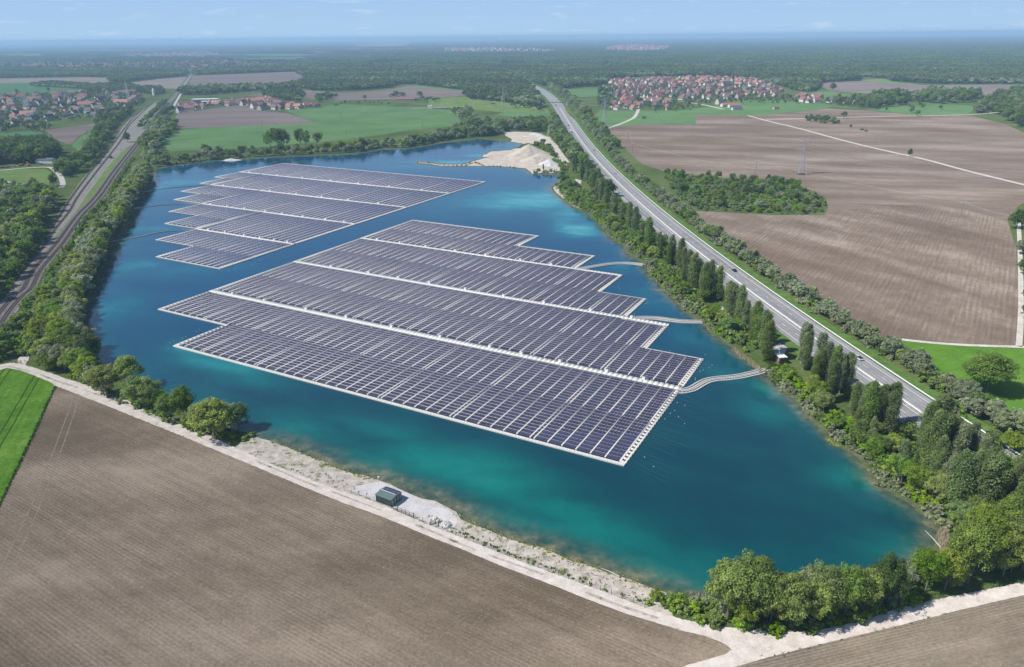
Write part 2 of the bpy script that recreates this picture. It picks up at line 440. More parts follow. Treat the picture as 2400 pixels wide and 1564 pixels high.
# ---------------------------------------------------------------- ground
def ground_mat():
    mt, nt, out = nmat('meadow_ground')
    g = N(nt, 'ShaderNodeNewGeometry').outputs['Position']
    big = noise(nt, vscale(nt, g, 1 / 60), 5, 0.6); fine = noise(nt, vscale(nt, g, 1 / 2.5), 4, 0.7)
    a = mathn(nt, 'ADD', mathn(nt, 'MULTIPLY', big, 0.55), mathn(nt, 'MULTIPLY', fine, 0.45))
    near = ramp(nt, [(0.35, (0.040, 0.060, 0.020)), (0.5, (0.075, 0.110, 0.032)), (0.66, (0.135, 0.150, 0.060))])
    L(nt, a, near.inputs['Fac'])
    # patchwork of far off fields and woods
    vo = N(nt, 'ShaderNodeTexVoronoi', feature='F1', Scale=1.0); L(nt, vscale(nt, g, (1 / 420, 1 / 700, 1), 0.5), vo.inputs['Vector'])
    sx = N(nt, 'ShaderNodeSeparateColor'); L(nt, vo.outputs['Color'], sx.inputs[0])
    far = ramp(nt, [(0.0, (0.030, 0.050, 0.022)), (0.55, (0.035, 0.058, 0.024)), (0.60, (0.075, 0.120, 0.036)), (0.78, (0.09, 0.13, 0.04)), (0.82, (0.16, 0.13, 0.10)), (1.0, (0.19, 0.16, 0.13))])
    far.color_ramp.interpolation = 'CONSTANT'
    L(nt, sx.outputs[0], far.inputs['Fac'])
    sp_ = N(nt, 'ShaderNodeSeparateXYZ'); L(nt, g, sp_.inputs[0])
    mk = N(nt, 'ShaderNodeMapRange'); mk.inputs['From Min'].default_value = 3000; mk.inputs['From Max'].default_value = 3800; L(nt, sp_.outputs['Y'], mk.inputs['Value'])
    mx = N(nt, 'ShaderNodeMixRGB'); L(nt, mk.outputs['Result'], mx.inputs['Fac']); L(nt, near.outputs['Color'], mx.inputs['Color1']); L(nt, far.outputs['Color'], mx.inputs['Color2'])
    b = N(nt, 'ShaderNodeBsdfDiffuse', Roughness=0.5); L(nt, mx.outputs['Color'], b.inputs['Color'])
    bp = N(nt, 'ShaderNodeBump', Strength=0.4, Distance=0.4); L(nt, fine, bp.inputs['Height']); L(nt, bp.outputs['Normal'], b.inputs['Normal'])
    L(nt, b.outputs[0], out.inputs['Surface'])
    return mt
def graded(lim, d0, grow):
    a = [0.0]; d = d0
    while a[-1] < lim: a.append(a[-1] + d); d *= grow
    a[-1] = lim
    return a
gx = graded(60000, 60, 1.16); gx = [-x for x in gx[:0:-1]] + gx
gyp = graded(60000, 60, 1.14); gy = [-4000, -1500, -600, -250, -100] + gyp
VX, VY = np.meshgrid(gx, gy); nx, ny = len(gx), len(gy)
V = np.stack([VX.ravel(), VY.ravel(), np.zeros(nx * ny)], 1)
ii = np.arange(nx * ny).reshape(ny, nx)
F = np.stack([ii[:-1, :-1].ravel(), ii[:-1, 1:].ravel(), ii[1:, 1:].ravel(), ii[1:, :-1].ravel()], 1)
tag(link('ground', mesh_np('ground', V, F, [ground_mat()])), 'rough green meadow and scrub ground spreading flat to the hazy horizon', kind='structure')

def sheet(name, poly, z, mt, label, kind='structure'):
    """flat polygon, triangulated and cut into tiles no larger than needed"""
    vs = [Vector((x, y)) for x, y in poly]
    n = len(vs)
    r = geometry.delaunay_2d_cdt(vs, [(i, (i + 1) % n) for i in range(n)], [list(range(n))], 1, 1e-4)
    me = bpy.data.meshes.new(name)
    me.from_pydata([(v.x, v.y, z) for v in r[0]], [], [f if True else f for f in r[2]])
    me.materials.append(mt); me.update()
    if len(me.polygons) and me.polygons[0].normal.z < 0: me.flip_normals()
    return tag(link(name, me), label, kind=kind)
def ribbon(name, line, w, z, mt, label, kind='structure', jitter=0.0):
    a, b = offset_line(line, -w / 2), offset_line(line, w / 2)
    V = []
    for p, q in zip(a, b):
        j1, j2 = rng.uniform(-jitter, jitter), rng.uniform(-jitter, jitter)
        V += [(p[0] + j1, p[1], z), (q[0] + j2, q[1], z)]
    F = [(2 * i, 2 * i + 1, 2 * i + 3, 2 * i + 2) for i in range(len(line) - 1)]
    return tag(link(name, mesh_np(name, V, F, [mt])), label, kind=kind)
def roughen(px, amp=1.5, step=3.0):
    """natural wobble along a fence line or a path edge"""
    w = PP(px); out = resample(w, step); ph = rng.uniform(0, 9)
    return [(x + amp * math.sin(i * 0.9 + ph) * rng.uniform(0, .5), y + amp * math.cos(i * 0.7 + ph) * rng.uniform(0, .5)) for i, (x, y) in enumerate(out)]

SOILS = ((0.088, 0.070, 0.058), (0.140, 0.114, 0.096), (0.235, 0.197, 0.168))
def az(p, q):      # direction angle of a line given by two sight points, for the furrows
    a, b = P(*p), P(*q); return math.atan2(b[1] - a[1], b[0] - a[0])
PATH_UP = [(23, 844), (43, 845), (95, 860), (150, 879), (215, 900), (283, 926), (367, 959), (430, 988), (493, 1016), (560, 1047), (640, 1083), (715, 1113), (793, 1143), (870, 1166), (927, 1189), (981, 1215), (1048, 1240), (1145, 1279), (1229, 1313), (1329, 1349), (1430, 1386), (1500, 1414), (1587, 1441), (1687, 1458), (1804, 1471), (1888, 1468), (2005, 1444), (2089, 1414), (2190, 1391), (2380, 1354), (2650, 1302)]
PATH_LOW_L = [(-160, 880), (-60, 866), (0, 860), (17, 856), (46, 861), (81, 874), (115, 888), (130, 898), (180, 917), (253, 946), (333, 978), (430, 1017), (513, 1052), (600, 1088), (700, 1130), (793, 1168), (870, 1195), (927, 1218), (1008, 1252), (1061, 1272), (1172, 1319), (1262, 1352), (1363, 1393), (1463, 1430), (1587, 1467), (1640, 1480), (1670, 1491), (1690, 1501), (1700, 1511), (1685, 1522), (1654, 1531), (1600, 1546), (1540, 1570), (1470, 1610)]
PATH_LOW_R = [(2650, 1330), (2380, 1384), (2223, 1421), (2089, 1455), (1908, 1498), (1788, 1528), (1677, 1560), (1610, 1590), (1580, 1640)]
def rough_px(pts, amp=2.0, step=14, seed=1):
    r = random.Random(seed); out = []
    for (a, b) in zip(pts, pts[1:]):
        n = max(1, int(math.dist(a, b) / step))
        for k in range(n):
            t = k / n; out.append((a[0] + (b[0] - a[0]) * t + r.uniform(-amp, amp) * .5, a[1] + (b[1] - a[1]) * t + r.uniform(-amp, amp)))
    out.append(pts[-1]); return out
pl = rough_px(PATH_LOW_L, 0.55, 6, 1); pr = rough_px(PATH_LOW_R, 0.6, 6, 2); pu = rough_px(PATH_UP, 0.9, 5, 3)
_a, _b = P(-2, 1180), P(-160, 1500); EDGE = (_b[0] + 2.2 * (_b[0] - _a[0]), _b[1] + 2.2 * (_b[1] - _a[1]))
i0 = min(range(len(pl)), key=lambda i: math.dist(pl[i], (130, 898)))
sheet('ploughed_field', PP(pl[i0:]) + [(18, -120), EDGE] + PP([(-160, 1500), (-2, 1180), (70, 1031)]), 0.06,
      field_soil('soil_front', (0.118, 0.090, 0.063), (0.180, 0.141, 0.103), (0.272, 0.220, 0.167), az((300, 1120), (900, 1420)), 1.0, 36, 2.6, 0.075, 0.6, 0.4, 1, 1.0, 0.6), 'large brown sown field with fine furrows in front of the pale dirt track')
sheet('crop_field', PP(pl[:i0 + 1] + [(70, 1031), (-2, 1180), (-160, 1500)]) + [EDGE, (-420, -60)] + PP([(-420, 1050), (-260, 950)]), 0.06,
      grass('crop_green', (0.040, 0.095, 0.012), (0.082, 0.175, 0.020), (0.165, 0.265, 0.05), az((40, 1050), (95, 945)), 14.0, 14, 1.6), 'bright green young cereal field with wheel tracks at the left edge')
sheet('ploughed_field', PP(pr) + [(30, -120), (300, -120)], 0.06,
      field_soil('soil_right', (0.115, 0.092, 0.068), (0.175, 0.143, 0.108), (0.26, 0.215, 0.165), az((1800, 1560), (2300, 1440)), 0.8, 30, 2.2, 0.10, 0.35, 0.3, 2), 'tan stubble field right of the fork in the dirt track')
sheet('dirt_track', PP(pu + pr) + [(27, -120), (19, -120)] + PP(pl[::-1]), 0.10,
      gravel('track_gravel', (0.38, 0.33, 0.285), (0.49, 0.44, 0.395), (0.59, 0.545, 0.50), 3.5, 0.45, (0.16, 0.15, 0.08), -0.02), 'pale dirt track running along the near lake shore')
ctr = smooth_line(PP([(20, 851), (70, 864), (130, 886), (215, 914), (310, 948), (400, 987), (500, 1033), (600, 1074), (715, 1122), (860, 1178), (990, 1230), (1105, 1280), (1260, 1337), (1430, 1404), (1590, 1456), (1700, 1482)]), 5)
rut = gravel('track_middle', (0.20, 0.19, 0.13), (0.36, 0.33, 0.28), (0.50, 0.46, 0.42), 1.6, .5, (0.12, 0.13, 0.06), 0.07)
for k0 in range(0, len(ctr) - 6, 7): ribbon('track_middle', offset_line(ctr[k0:k0 + rng.choice((5, 6, 7))], rng.uniform(-.25, .25)), rng.uniform(.5, 1.0), 0.115, rut, 'worn grassy strip along the middle of the dirt track', jitter=.25)
sheet('dirt_track', PP([(40, 846), (58, 850), (66, 838), (70, 820), (60, 815), (52, 826), (42, 834)]), 0.11, bpy.data.materials['track_gravel'], 'short pale spur of track through the gate at the left')

for k0, px in enumerate(([(172, 914), (158, 960), (128, 1040), (92, 1130), (48, 1230), (-12, 1350)], [(184, 918), (172, 962), (144, 1042), (110, 1132), (68, 1234), (10, 1360)])):
    ribbon('wheel_track', smooth_line(PP(px), 5), 0.34, 0.075, gravel('rut_%d' % k0, (0.14, 0.11, 0.085), (0.205, 0.168, 0.13), (0.28, 0.235, 0.19), 2.0, .5), 'pale tractor wheel track in the sown field, ' + ('left' if k0 == 0 else 'right') + ' of a pair')
# big field on the right
BIGR = [(1407, 302), (1420, 317), (1445, 340), (1460, 353), (1493, 383), (1543, 398), (1587, 407), (1663, 413), (1753, 415), (1833, 417), (1870, 437), (1920, 460), (1925, 482), (1916, 501), (1787, 501), (1700, 495), (1618, 492), (1640, 530), (1680, 570), (1722, 602), (1795, 645), (1832, 676), (1898, 718), (1938, 748), (1992, 782), (2036, 790), (2063, 783), (2153, 793), (2253, 800), (2363, 803), (2367, 716), (2363, 582), (2342, 516), (2362, 483), (2390, 465), (2650, 470), (2700, 330), (2390, 312), (2333, 287), (2247, 269), (2107, 266), (2020, 258), (1920, 252), (1840, 262), (1737, 269), (1617, 267), (1616, 289), (1500, 289), (1420, 297)]
sheet('ploughed_field', PP(rough_px(BIGR, 1.0, 20, 4)), 0.06,
      field_soil('soil_big', (0.122, 0.090, 0.067), (0.174, 0.134, 0.104), (0.29, 0.237, 0.188), az((1700, 345), (2100, 355)), 2.6, 60, 6.0, 0.02, 0.0, 0.25, 3, 0.9), 'vast brown ploughed field with pale dry streaks right of the highway')
sheet('ploughed_field', PP(rough_px([(1618, 492), (1640, 530), (1680, 570), (1722, 602), (1795, 645), (1832, 676), (1898, 718), (1938, 748), (1992, 782), (2036, 790), (2063, 783), (2153, 793), (2253, 800), (2363, 803), (2367, 716), (2363, 582), (2342, 516), (2250, 488), (2150, 476), (2050, 478), (1960, 488), (1916, 501), (1787, 501), (1700, 495)], 1.0, 20, 7)), 0.10,
      field_soil('soil_lower', (0.122, 0.090, 0.067), (0.174, 0.135, 0.104), (0.305, 0.252, 0.20), az((1987, 669), (2050, 579)), 2.6, 32, 1.5, 0.06, 0.0, 0.3, 4, 0.85, math.pi / 2 - 0.5), 'nearer part of the brown ploughed field with steep dry streaks')
sheet('meadow', PP(rough_px([(2046, 788), (2153, 797), (2253, 805), (2380, 810), (2700, 830)], 1.0, 16, 5)) + [(470, 300), (470, 90), (240, 130)] + PP([(2420, 1010), (2323, 971), (2247, 924), (2170, 879), (2120, 849), (2080, 819)]), 0.07,
      grass('meadow_bright', (0.050, 0.120, 0.018), (0.085, 0.180, 0.022), (0.13, 0.22, 0.035), 0.4, 0, 14, 1.0), 'bright green meadow with a big round tree beside the highway')
for pts, w, lb in (([(2050, 790), (2067, 812), (2080, 822), (2120, 850), (2170, 880), (2247, 925), (2323, 972), (2400, 1015), (2480, 1060)], 3.2, 'narrow pale farm track beside the bright green meadow'),
                   ([(2046, 784), (2153, 796), (2253, 803), (2368, 807), (2440, 810)], 2.6, 'thin straw coloured verge between brown field and green meadow'),
                   ([(2368, 806), (2373, 716), (2371, 600), (2367, 510)], 2.6, 'pale field edge track under the trees at the right margin'),
                   ([(1738, 269), (1790, 283), (1865, 301), (1960, 327), (2060, 351), (2150, 371), (2250, 398), (2380, 430), (2480, 455)], 5.5, 'straight pale farm road crossing the big brown field'),
                   ([(1780, 278), (1900, 275), (2050, 271), (2150, 269), (2247, 267), (2320, 262)], 6.0, 'far pale farm road along the top of the brown field'),
                   ([(1408, 300), (1435, 291), (1462, 280), (1475, 272), (1481, 262), (1484, 254)], 6.0, 'curving pale lane from the field up to the village'),
                   ([(1400, 197), (1412, 208), (1424, 219)], 7.0, 'pale lane at the left edge of the highway village'),
                   ([(1598, 238), (1640, 245), (1680, 254)], 7.0, 'village street leading out to the red roofed barns')):
    ribbon('dirt_track' if 'verge' not in lb else 'verge', smooth_line(PP(pts), 5), w, 0.14, gravel('lane_' + str(int(w * 10)), (0.30, 0.28, 0.23), (0.42, 0.39, 0.34), (0.52, 0.49, 0.44), 8, 1.0, (0.12, 0.14, 0.06), -0.03), lb)
mx_far_g = grass('meadow_far', (0.064, 0.126, 0.044), (0.098, 0.178, 0.064), (0.14, 0.215, 0.088), 0.3, 0, 80, 4)
mx_far_d = grass('meadow_deep', (0.050, 0.125, 0.050), (0.068, 0.155, 0.066), (0.09, 0.18, 0.075), 0.3, 0, 60, 4)
mx_far_y = grass('meadow_yellow', (0.085, 0.140, 0.036), (0.125, 0.185, 0.052), (0.19, 0.21, 0.085), 0.3, 0, 30, 3)
mx_far_b = field_soil('soil_far', (0.125, 0.098, 0.086), (0.170, 0.138, 0.122), (0.245, 0.205, 0.18), 0.15, 3.0, 90, 20, 0.08, 0, 0.1, 5)
mx_far_t = field_soil('soil_tan', (0.17, 0.14, 0.115), (0.22, 0.185, 0.155), (0.29, 0.25, 0.21), 0.25, 3.0, 90, 20, 0.08, 0, 0.1, 6)
GREENF = [(393, 352), (380, 338), (375, 325), (400, 305), (467, 297), (640, 291), (733, 287), (700, 272), (662, 258), (750, 248), (793, 243), (900, 247), (1000, 252), (1060, 258), (1093, 268), (1103, 277), (1083, 290), (1010, 297), (927, 307), (860, 317), (793, 325), (763, 328), (600, 343), (470, 349)]
FIELDS = [
    ('meadow', [(430, 120), (620, 119.5), (640, 122), (440, 123)], mx_far_d, 'very far pale green strip at upper left', .5), ('ploughed_field', [(660, 116), (830, 115), (840, 118), (670, 119)], mx_far_t, 'very far pale tan strip in the woods', .5), ('meadow', [(40, 137), (260, 136), (270, 139), (50, 140)], mx_far_d, 'far pale green strip above the left towns', .5),
    ('ploughed_field', [(330, 127), (420, 126.5), (430, 129), (340, 130)], mx_far_t, 'far tan strip above the left towns', .5), ('meadow', [(560, 126), (700, 125), (715, 128), (570, 129)], mx_far_d, 'far pale green strip left of centre', .5), ('ploughed_field', [(815, 105), (940, 104), (950, 106.5), (820, 107.5)], mx_far_t, 'faint tan strip near the horizon', .5),
    ('meadow', [(1690, 109), (2060, 106.5), (2080, 109), (1700, 112)], mx_far_y, 'faint green strip in the right hand forest', .5), ('meadow', [(1560, 122), (1680, 121), (1690, 123.5), (1570, 124.5)], mx_far_g, 'far green clearing in the forest at right', .5), ('ploughed_field', [(1010, 131), (1120, 130), (1130, 132.5), (1015, 133.5)], mx_far_t, 'far tan clearing in the central forest', .5),
    ('meadow', GREENF, mx_far_g, 'wide green field beyond the far lake shore', 0.08),
    ('ploughed_field', [(413, 263), (470, 256), (533, 247), (567, 243), (583, 252), (600, 258), (667, 263), (700, 273), (733, 287), (640, 291), (467, 297), (410, 300), (402, 285)], mx_far_b, 'brown field between hamlet houses and far lake shore', 0.09),
    ('ploughed_field', [(700, 207), (793, 217), (903, 210), (960, 197), (1090, 213), (1085, 222), (993, 230), (900, 232), (793, 233), (700, 229), (575, 221)], mx_far_b, 'brown field behind the hamlet in front of the forest', 0.1),
    ('meadow', [(925, 197), (980, 199), (1050, 204), (1092, 211), (1060, 211), (960, 201)], mx_far_g, 'green strip at the foot of the far forest', 0.14),
    ('meadow', [(995, 233), (1080, 224), (1160, 236), (1240, 246), (1275, 256), (1275, 268), (1180, 262), (1060, 252), (1000, 250)], mx_far_y, 'yellowish green pasture around the electricity substation', 0.12),
    ('meadow', [(1150, 268), (1180, 259), (1275, 262), (1281, 270), (1240, 276)], mx_far_g, 'green field strip left of the highway bridge', 0.13),
    ('meadow', [(1362, 292), (1380, 272), (1395, 256), (1477, 258), (1587, 256), (1690, 243), (1720, 234), (1760, 232), (1900, 240), (1940, 246), (1920, 252), (1840, 261), (1737, 269), (1617, 267), (1616, 289), (1500, 289), (1420, 297), (1405, 301), (1395, 312)], mx_far_g, 'green pasture between village and brown field', 0.08),
    ('meadow', [(1313, 210), (1400, 205), (1420, 222), (1350, 226), (1325, 220)], mx_far_g, 'small green paddocks left of the highway village', 0.1),
    ('meadow', [(2020, 257), (2107, 266), (2150, 268), (2247, 267), (2275, 247), (2200, 243), (2107, 246), (2060, 250)], mx_far_g, 'green orchard meadow at the far right', 0.12),
    ('meadow', [(1880, 214), (1937, 213), (1985, 222), (1960, 232), (1890, 228)], mx_far_g, 'small green meadow right of the village', 0.1),
    ('ploughed_field', [(1903, 193), (1980, 188), (2053, 183), (2070, 190), (2153, 199), (2330, 197), (2400, 200), (2330, 224), (2187, 221), (2020, 218), (1937, 213), (1908, 203)], mx_far_b, 'brown field in front of the right hand forest', 0.1),
    ('meadow', [(1985, 188), (2053, 182), (2075, 190), (2153, 199), (2080, 195)], mx_far_y, 'pale green field corner at the forest edge', 0.15),
    ('ploughed_field', [(-80, 186), (0, 183), (250, 179), (266, 183), (250, 196), (120, 191), (0, 195), (-80, 196)], mx_far_t, 'light brown field behind the left village', 0.1),
    ('meadow', [(-80, 196), (0, 195), (75, 193), (100, 203), (188, 208), (180, 215), (60, 217), (-80, 218)], mx_far_d, 'green field behind the left village', 0.12),
    ('ploughed_field', [(447, 177), (600, 170), (750, 165), (762, 167), (717, 183), (667, 200), (570, 201), (483, 203), (433, 206)], mx_far_b, 'far brown field right of the railway', 0.1),
    ('ploughed_field', [(293, 194), (367, 184), (436, 178), (424, 193), (412, 207), (333, 204)], mx_far_t, 'far brown field left of the railway', 0.1),
    ('ploughed_field', [(103, 302), (160, 296), (220, 287), (217, 299), (184, 317), (163, 337), (130, 326)], mx_far_b, 'small brown field beside the left railway belt', 0.1),
    ('meadow', [(222, 299), (205, 325), (183, 353), (166, 337), (187, 318)], mx_far_g, 'green wedge of grass beside the left railway belt', 0.09),
    ('meadow', [(-80, 311), (0, 310), (70, 305), (122, 314), (110, 326), (-80, 326)], mx_far_d, 'blue green field at the left edge', 0.1),
    ('meadow', [(-80, 397), (0, 396), (60, 393), (105, 393), (122, 402), (120, 420), (112, 432), (60, 427), (0, 421), (-80, 422)], mx_far_y, 'mown green paddock ringed by a pale farm lane', 0.09),
    ('meadow', [(433, 164), (470, 158), (560, 158), (520, 166)], mx_far_g, 'far green field below the red village', 0.1),
    ('meadow', [(500, 138), (690, 133), (690, 140), (560, 143)], mx_far_d, 'far green strip behind the red village', 0.1),
    ('meadow', [(852, 146), (940, 142), (952, 147), (870, 151)], mx_far_d, 'green clearing within the far forest', 0.1),
    ('ploughed_field', [(1163, 149), (1220, 148), (1218, 152), (1168, 153)], mx_far_b, 'brown clearing within the far forest', 0.1),
    ('ploughed_field', [(1470, 184), (1560, 178), (1600, 178), (1600, 182), (1500, 185)], mx_far_b, 'brown field behind the highway village', 0.1),
    ('meadow', [(1400, 150), (1420, 148), (1425, 156), (1405, 157)], mx_far_g, 'tiny meadow in the forest above the highway', 0.1),
]
for nm, px, mt, lb, z in FIELDS: sheet(nm, PP(px), z, mt, lb)
lane = gravel('lane_pale', (0.33, 0.305, 0.27), (0.42, 0.39, 0.355), (0.50, 0.47, 0.43), 8, 1.2)
for pts, w, lb in (([(-60, 397), (0, 396), (60, 391), (105, 389), (122, 392), (136, 404), (144, 418), (146, 430), (142, 436)], 5.0, 'pale farm lane curving round the left paddock'),
                   ([(-60, 421), (0, 423), (40, 430), (80, 435)], 9.0, 'stony pale lane below the left paddock'),
                   ([(398, 256), (405, 245), (413, 231), (421, 217)], 5.0, 'pale station yard beside the railway'),
                   ([(417, 213), (428, 198), (437, 186), (444, 177)], 2.2, 'thin pale path beside the far railway'),
                   ([(960, 252), (1000, 250), (1050, 249), (1080, 248)], 4.0, 'pale access lane to the substation'),
                   ([(690, 133), (720, 137), (760, 140)], 9.0, 'far pale road above the fields')):
    ribbon('dirt_track', smooth_line(PP(pts), 5), w, 0.16, lane, lb)
# drainage ditches in the green field
for pts in ([(800, 287), (900, 279), (960, 273), (1012, 266)], [(405, 352), (470, 350), (600, 344), (700, 336)], [(740, 288), (790, 285)]):
    ribbon('ditch', PP(pts), 2.6, 0.15, simple('ditch_weed', (0.03, 0.05, 0.02), 0.9), 'dark overgrown ditch line across the green field')

# ---------------------------------------------------------------- lake
SHORE = [(358, 393), (357, 410), (352, 430), (332, 448), (312, 478), (303, 505), (295, 532), (268, 556), (258, 582), (245, 612), (233, 640), (217, 660), (205, 695), (196, 725), (193, 755), (197, 782), (205, 805), (228, 842), (262, 870), (310, 897), (380, 930), (440, 957), (500, 985), (560, 1003), (600, 1018), (655, 1034), (720, 1060), (793, 1092), (877, 1115), (927, 1135), (981, 1160), (1008, 1165), (1061, 1192), (1071, 1209), (1128, 1229), (1195, 1256), (1262, 1276), (1329, 1303), (1396, 1323), (1463, 1349), (1524, 1371), (1590, 1385), (1640, 1398), (1720, 1410), (1800, 1413), (1880, 1408), (1960, 1392), (2050, 1362), (2123, 1325), (2160, 1285), (2176, 1255), (2176, 1232), (2160, 1205), (2139, 1188), (2103, 1165), (2056, 1139), (2032, 1125), (2019, 1098), (1989, 1061), (1948, 1035), (1930, 1022), (1913, 996), (1887, 979), (1863, 949), (1850, 929), (1820, 912), (1793, 886), (1777, 869), (1760, 856), (1727, 832), (1710, 816), (1680, 792), (1653, 776), (1630, 746), (1607, 732), (1587, 720), (1565, 695), (1543, 676), (1510, 639), (1493, 609), (1460, 589), (1447, 569), (1413, 549), (1400, 526), (1387, 510), (1360, 493), (1327, 480), (1310, 467), (1287, 448), (1280, 437), (1300, 423), (1307, 409), (1303, 406), (1268, 406), (1233, 405), (1220, 393), (1160, 388), (1093, 387), (1027, 387), (967, 379), (970, 375), (1027, 382), (1077, 382), (1103, 373), (1127, 367), (1140, 364), (1127, 357), (1140, 352), (1183, 349), (1205, 342), (1214, 335), (1187, 331), (1160, 328), (1120, 323), (1077, 328), (1027, 333), (943, 347), (887, 348), (827, 358), (793, 360), (725, 362), (667, 365), (600, 368), (550, 372), (523, 373), (467, 377), (420, 383), (383, 390)]
WZ = 0.12
shore = []
_s = PP(SHORE)
for a, b in zip(_s, _s[1:] + _s[:1]):
    n = max(1, int(math.dist(a, b) / 4))
    for k in range(n):
        t = k / n; j = 0.45
        shore.append((a[0] + (b[0] - a[0]) * t + rng.uniform(-j, j), a[1] + (b[1] - a[1]) * t + rng.uniform(-j, j)))
def water_mat():
    mt, nt, out = nmat('lake_water')
    g = N(nt, 'ShaderNodeNewGeometry').outputs['Position']
    at = N(nt, 'ShaderNodeAttribute', attribute_name='shallow'); at2 = N(nt, 'ShaderNodeAttribute', attribute_name='clear')
    n1 = noise(nt, vscale(nt, g, (1 / 34, 1 / 17, 1), -0.45), 6, 0.62); n2 = noise(nt, vscale(nt, g, 1 / 5.0), 5, 0.65)
    s = mathn(nt, 'ADD', at.outputs['Fac'], mathn(nt, 'MULTIPLY', mathn(nt, 'SUBTRACT', n1, 0.5), mathn(nt, 'ADD', 0.34, mathn(nt, 'MULTIPLY', at.outputs['Fac'], 1.0))))
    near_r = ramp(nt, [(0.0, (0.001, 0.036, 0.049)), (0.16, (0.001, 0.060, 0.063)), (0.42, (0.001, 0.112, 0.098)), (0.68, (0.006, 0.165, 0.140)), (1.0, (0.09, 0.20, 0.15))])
    far_r = ramp(nt, [(0.0, (0.0005, 0.040, 0.090)), (0.25, (0.001, 0.074, 0.116)), (0.5, (0.012, 0.160, 0.195)), (0.8, (0.06, 0.27, 0.27)), (1.0, (0.13, 0.34, 0.31))])  # bluer base colour farther off: the sky's reflection painted into the water
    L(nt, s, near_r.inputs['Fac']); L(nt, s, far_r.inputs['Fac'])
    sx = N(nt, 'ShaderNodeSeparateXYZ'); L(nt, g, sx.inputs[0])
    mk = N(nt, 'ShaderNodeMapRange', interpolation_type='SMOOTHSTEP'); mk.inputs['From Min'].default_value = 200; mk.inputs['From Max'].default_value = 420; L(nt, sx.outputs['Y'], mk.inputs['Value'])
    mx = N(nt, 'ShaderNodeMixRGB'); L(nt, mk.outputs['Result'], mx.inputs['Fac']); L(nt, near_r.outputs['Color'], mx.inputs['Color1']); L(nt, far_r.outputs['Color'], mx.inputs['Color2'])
    # the stony, weedy bed shows through right at the edge
    bed = ramp(nt, [(0.35, (0.030, 0.050, 0.030)), (0.55, (0.11, 0.11, 0.065)), (0.75, (0.20, 0.19, 0.12))]); L(nt, n2, bed.inputs['Fac'])
    cl = mathn(nt, 'ADD', at2.outputs['Fac'], mathn(nt, 'MULTIPLY', mathn(nt, 'SUBTRACT', n2, 0.5), mathn(nt, 'MULTIPLY', at2.outputs['Fac'], 1.4)))
    cm = N(nt, 'ShaderNodeClamp'); L(nt, cl, cm.inputs[0])
    m2 = N(nt, 'ShaderNodeMixRGB'); L(nt, cm.outputs[0], m2.inputs['Fac']); L(nt, mx.outputs['Color'], m2.inputs['Color1']); L(nt, bed.outputs['Color'], m2.inputs['Color2'])
    b = N(nt, 'ShaderNodeBsdfPrincipled', Roughness=0.07); b.inputs['IOR'].default_value = 1.333
    wr = N(nt, 'ShaderNodeMapRange'); wr.inputs['From Min'].default_value = 0.42; wr.inputs['From Max'].default_value = 0.62; wr.inputs['To Min'].default_value = 0.03; wr.inputs['To Max'].default_value = 0.15
    L(nt, noise(nt, vscale(nt, g, (1 / 120, 1 / 26, 1), 0.25), 4, 0.6), wr.inputs['Value']); L(nt, wr.outputs['Result'], b.inputs['Roughness'])
    L(nt, m2.outputs['Color'], b.inputs['Base Color'])
    rip = mathn(nt, 'ADD', noise(nt, vscale(nt, g, (1 / 1.2, 1 / 2.4, 1), 0.5), 3, 0.6), mathn(nt, 'MULTIPLY', noise(nt, vscale(nt, g, 1 / 9.0), 2), 1.5))
    bp = N(nt, 'ShaderNodeBump', Strength=0.16, Distance=0.25); L(nt, rip, bp.inputs['Height']); L(nt, bp.outputs['Normal'], b.inputs['Normal'])
    L(nt, b.outputs[0], out.inputs['Surface'])
    return mt
def build_lake():
    sh = np.array(shore); x0, y0 = sh.min(0); x1, y1 = sh.max(0)
    pts = []
    for st, lo, hi in ((4.0, y0, 330.0), (7.0, 330.0, y1)):
        X, Y = np.meshgrid(np.arange(x0, x1, st), np.arange(lo, hi, st)); q = np.stack([X.ravel(), Y.ravel()], 1)
        q = q + nr.uniform(-.3 * st, .3 * st, q.shape)
        q = q[inside_np(q, shore)]
        pts.append(q[seg_dist_np(q, shore, True) > st * 0.45])
    q = np.concatenate(pts)
    vs = [Vector(p) for p in shore] + [Vector(p) for p in q]; n = len(shore)
    r = geometry.delaunay_2d_cdt(vs, [(i, (i + 1) % n) for i in range(n)], [list(range(n))], 1, 1e-4)
    co = np.array([(v.x, v.y) for v in r[0]])
    me = bpy.data.meshes.new('lake_water')
    me.from_pydata([(x, y, WZ) for x, y in co], [], [list(f) for f in r[2]])
    d = seg_dist_np(co, shore, True)
    # shoals of the gravel pit: sight point, radii (metres), strength
    sh_v = 0.22 * np.exp(-d / 14)
    for px, rx, ry, ang, a in SHOALS:
        c = P(*px); dx, dy = co[:, 0] - c[0], co[:, 1] - c[1]
        u = dx * math.cos(ang) + dy * math.sin(ang); v = -dx * math.sin(ang) + dy * math.cos(ang)
        sh_v = np.maximum(sh_v, a * np.exp(-((u / rx) ** 2 + (v / ry) ** 2)))
    cl = np.exp(-(d / CLEAR(co)) ** 1.6) * 0.95
    for nm, val in (('shallow', sh_v), ('clear', cl)):
        at = me.attributes.new(nm, 'FLOAT', 'POINT'); at.data.foreach_set('value', val.astype(np.float32))
    me.materials.append(water_mat()); me.update()
    if me.polygons[0].normal.z < 0: me.flip_normals()
    tag(link('water', me), 'deep blue green lake water turning turquoise over shallow ground', kind='structure')
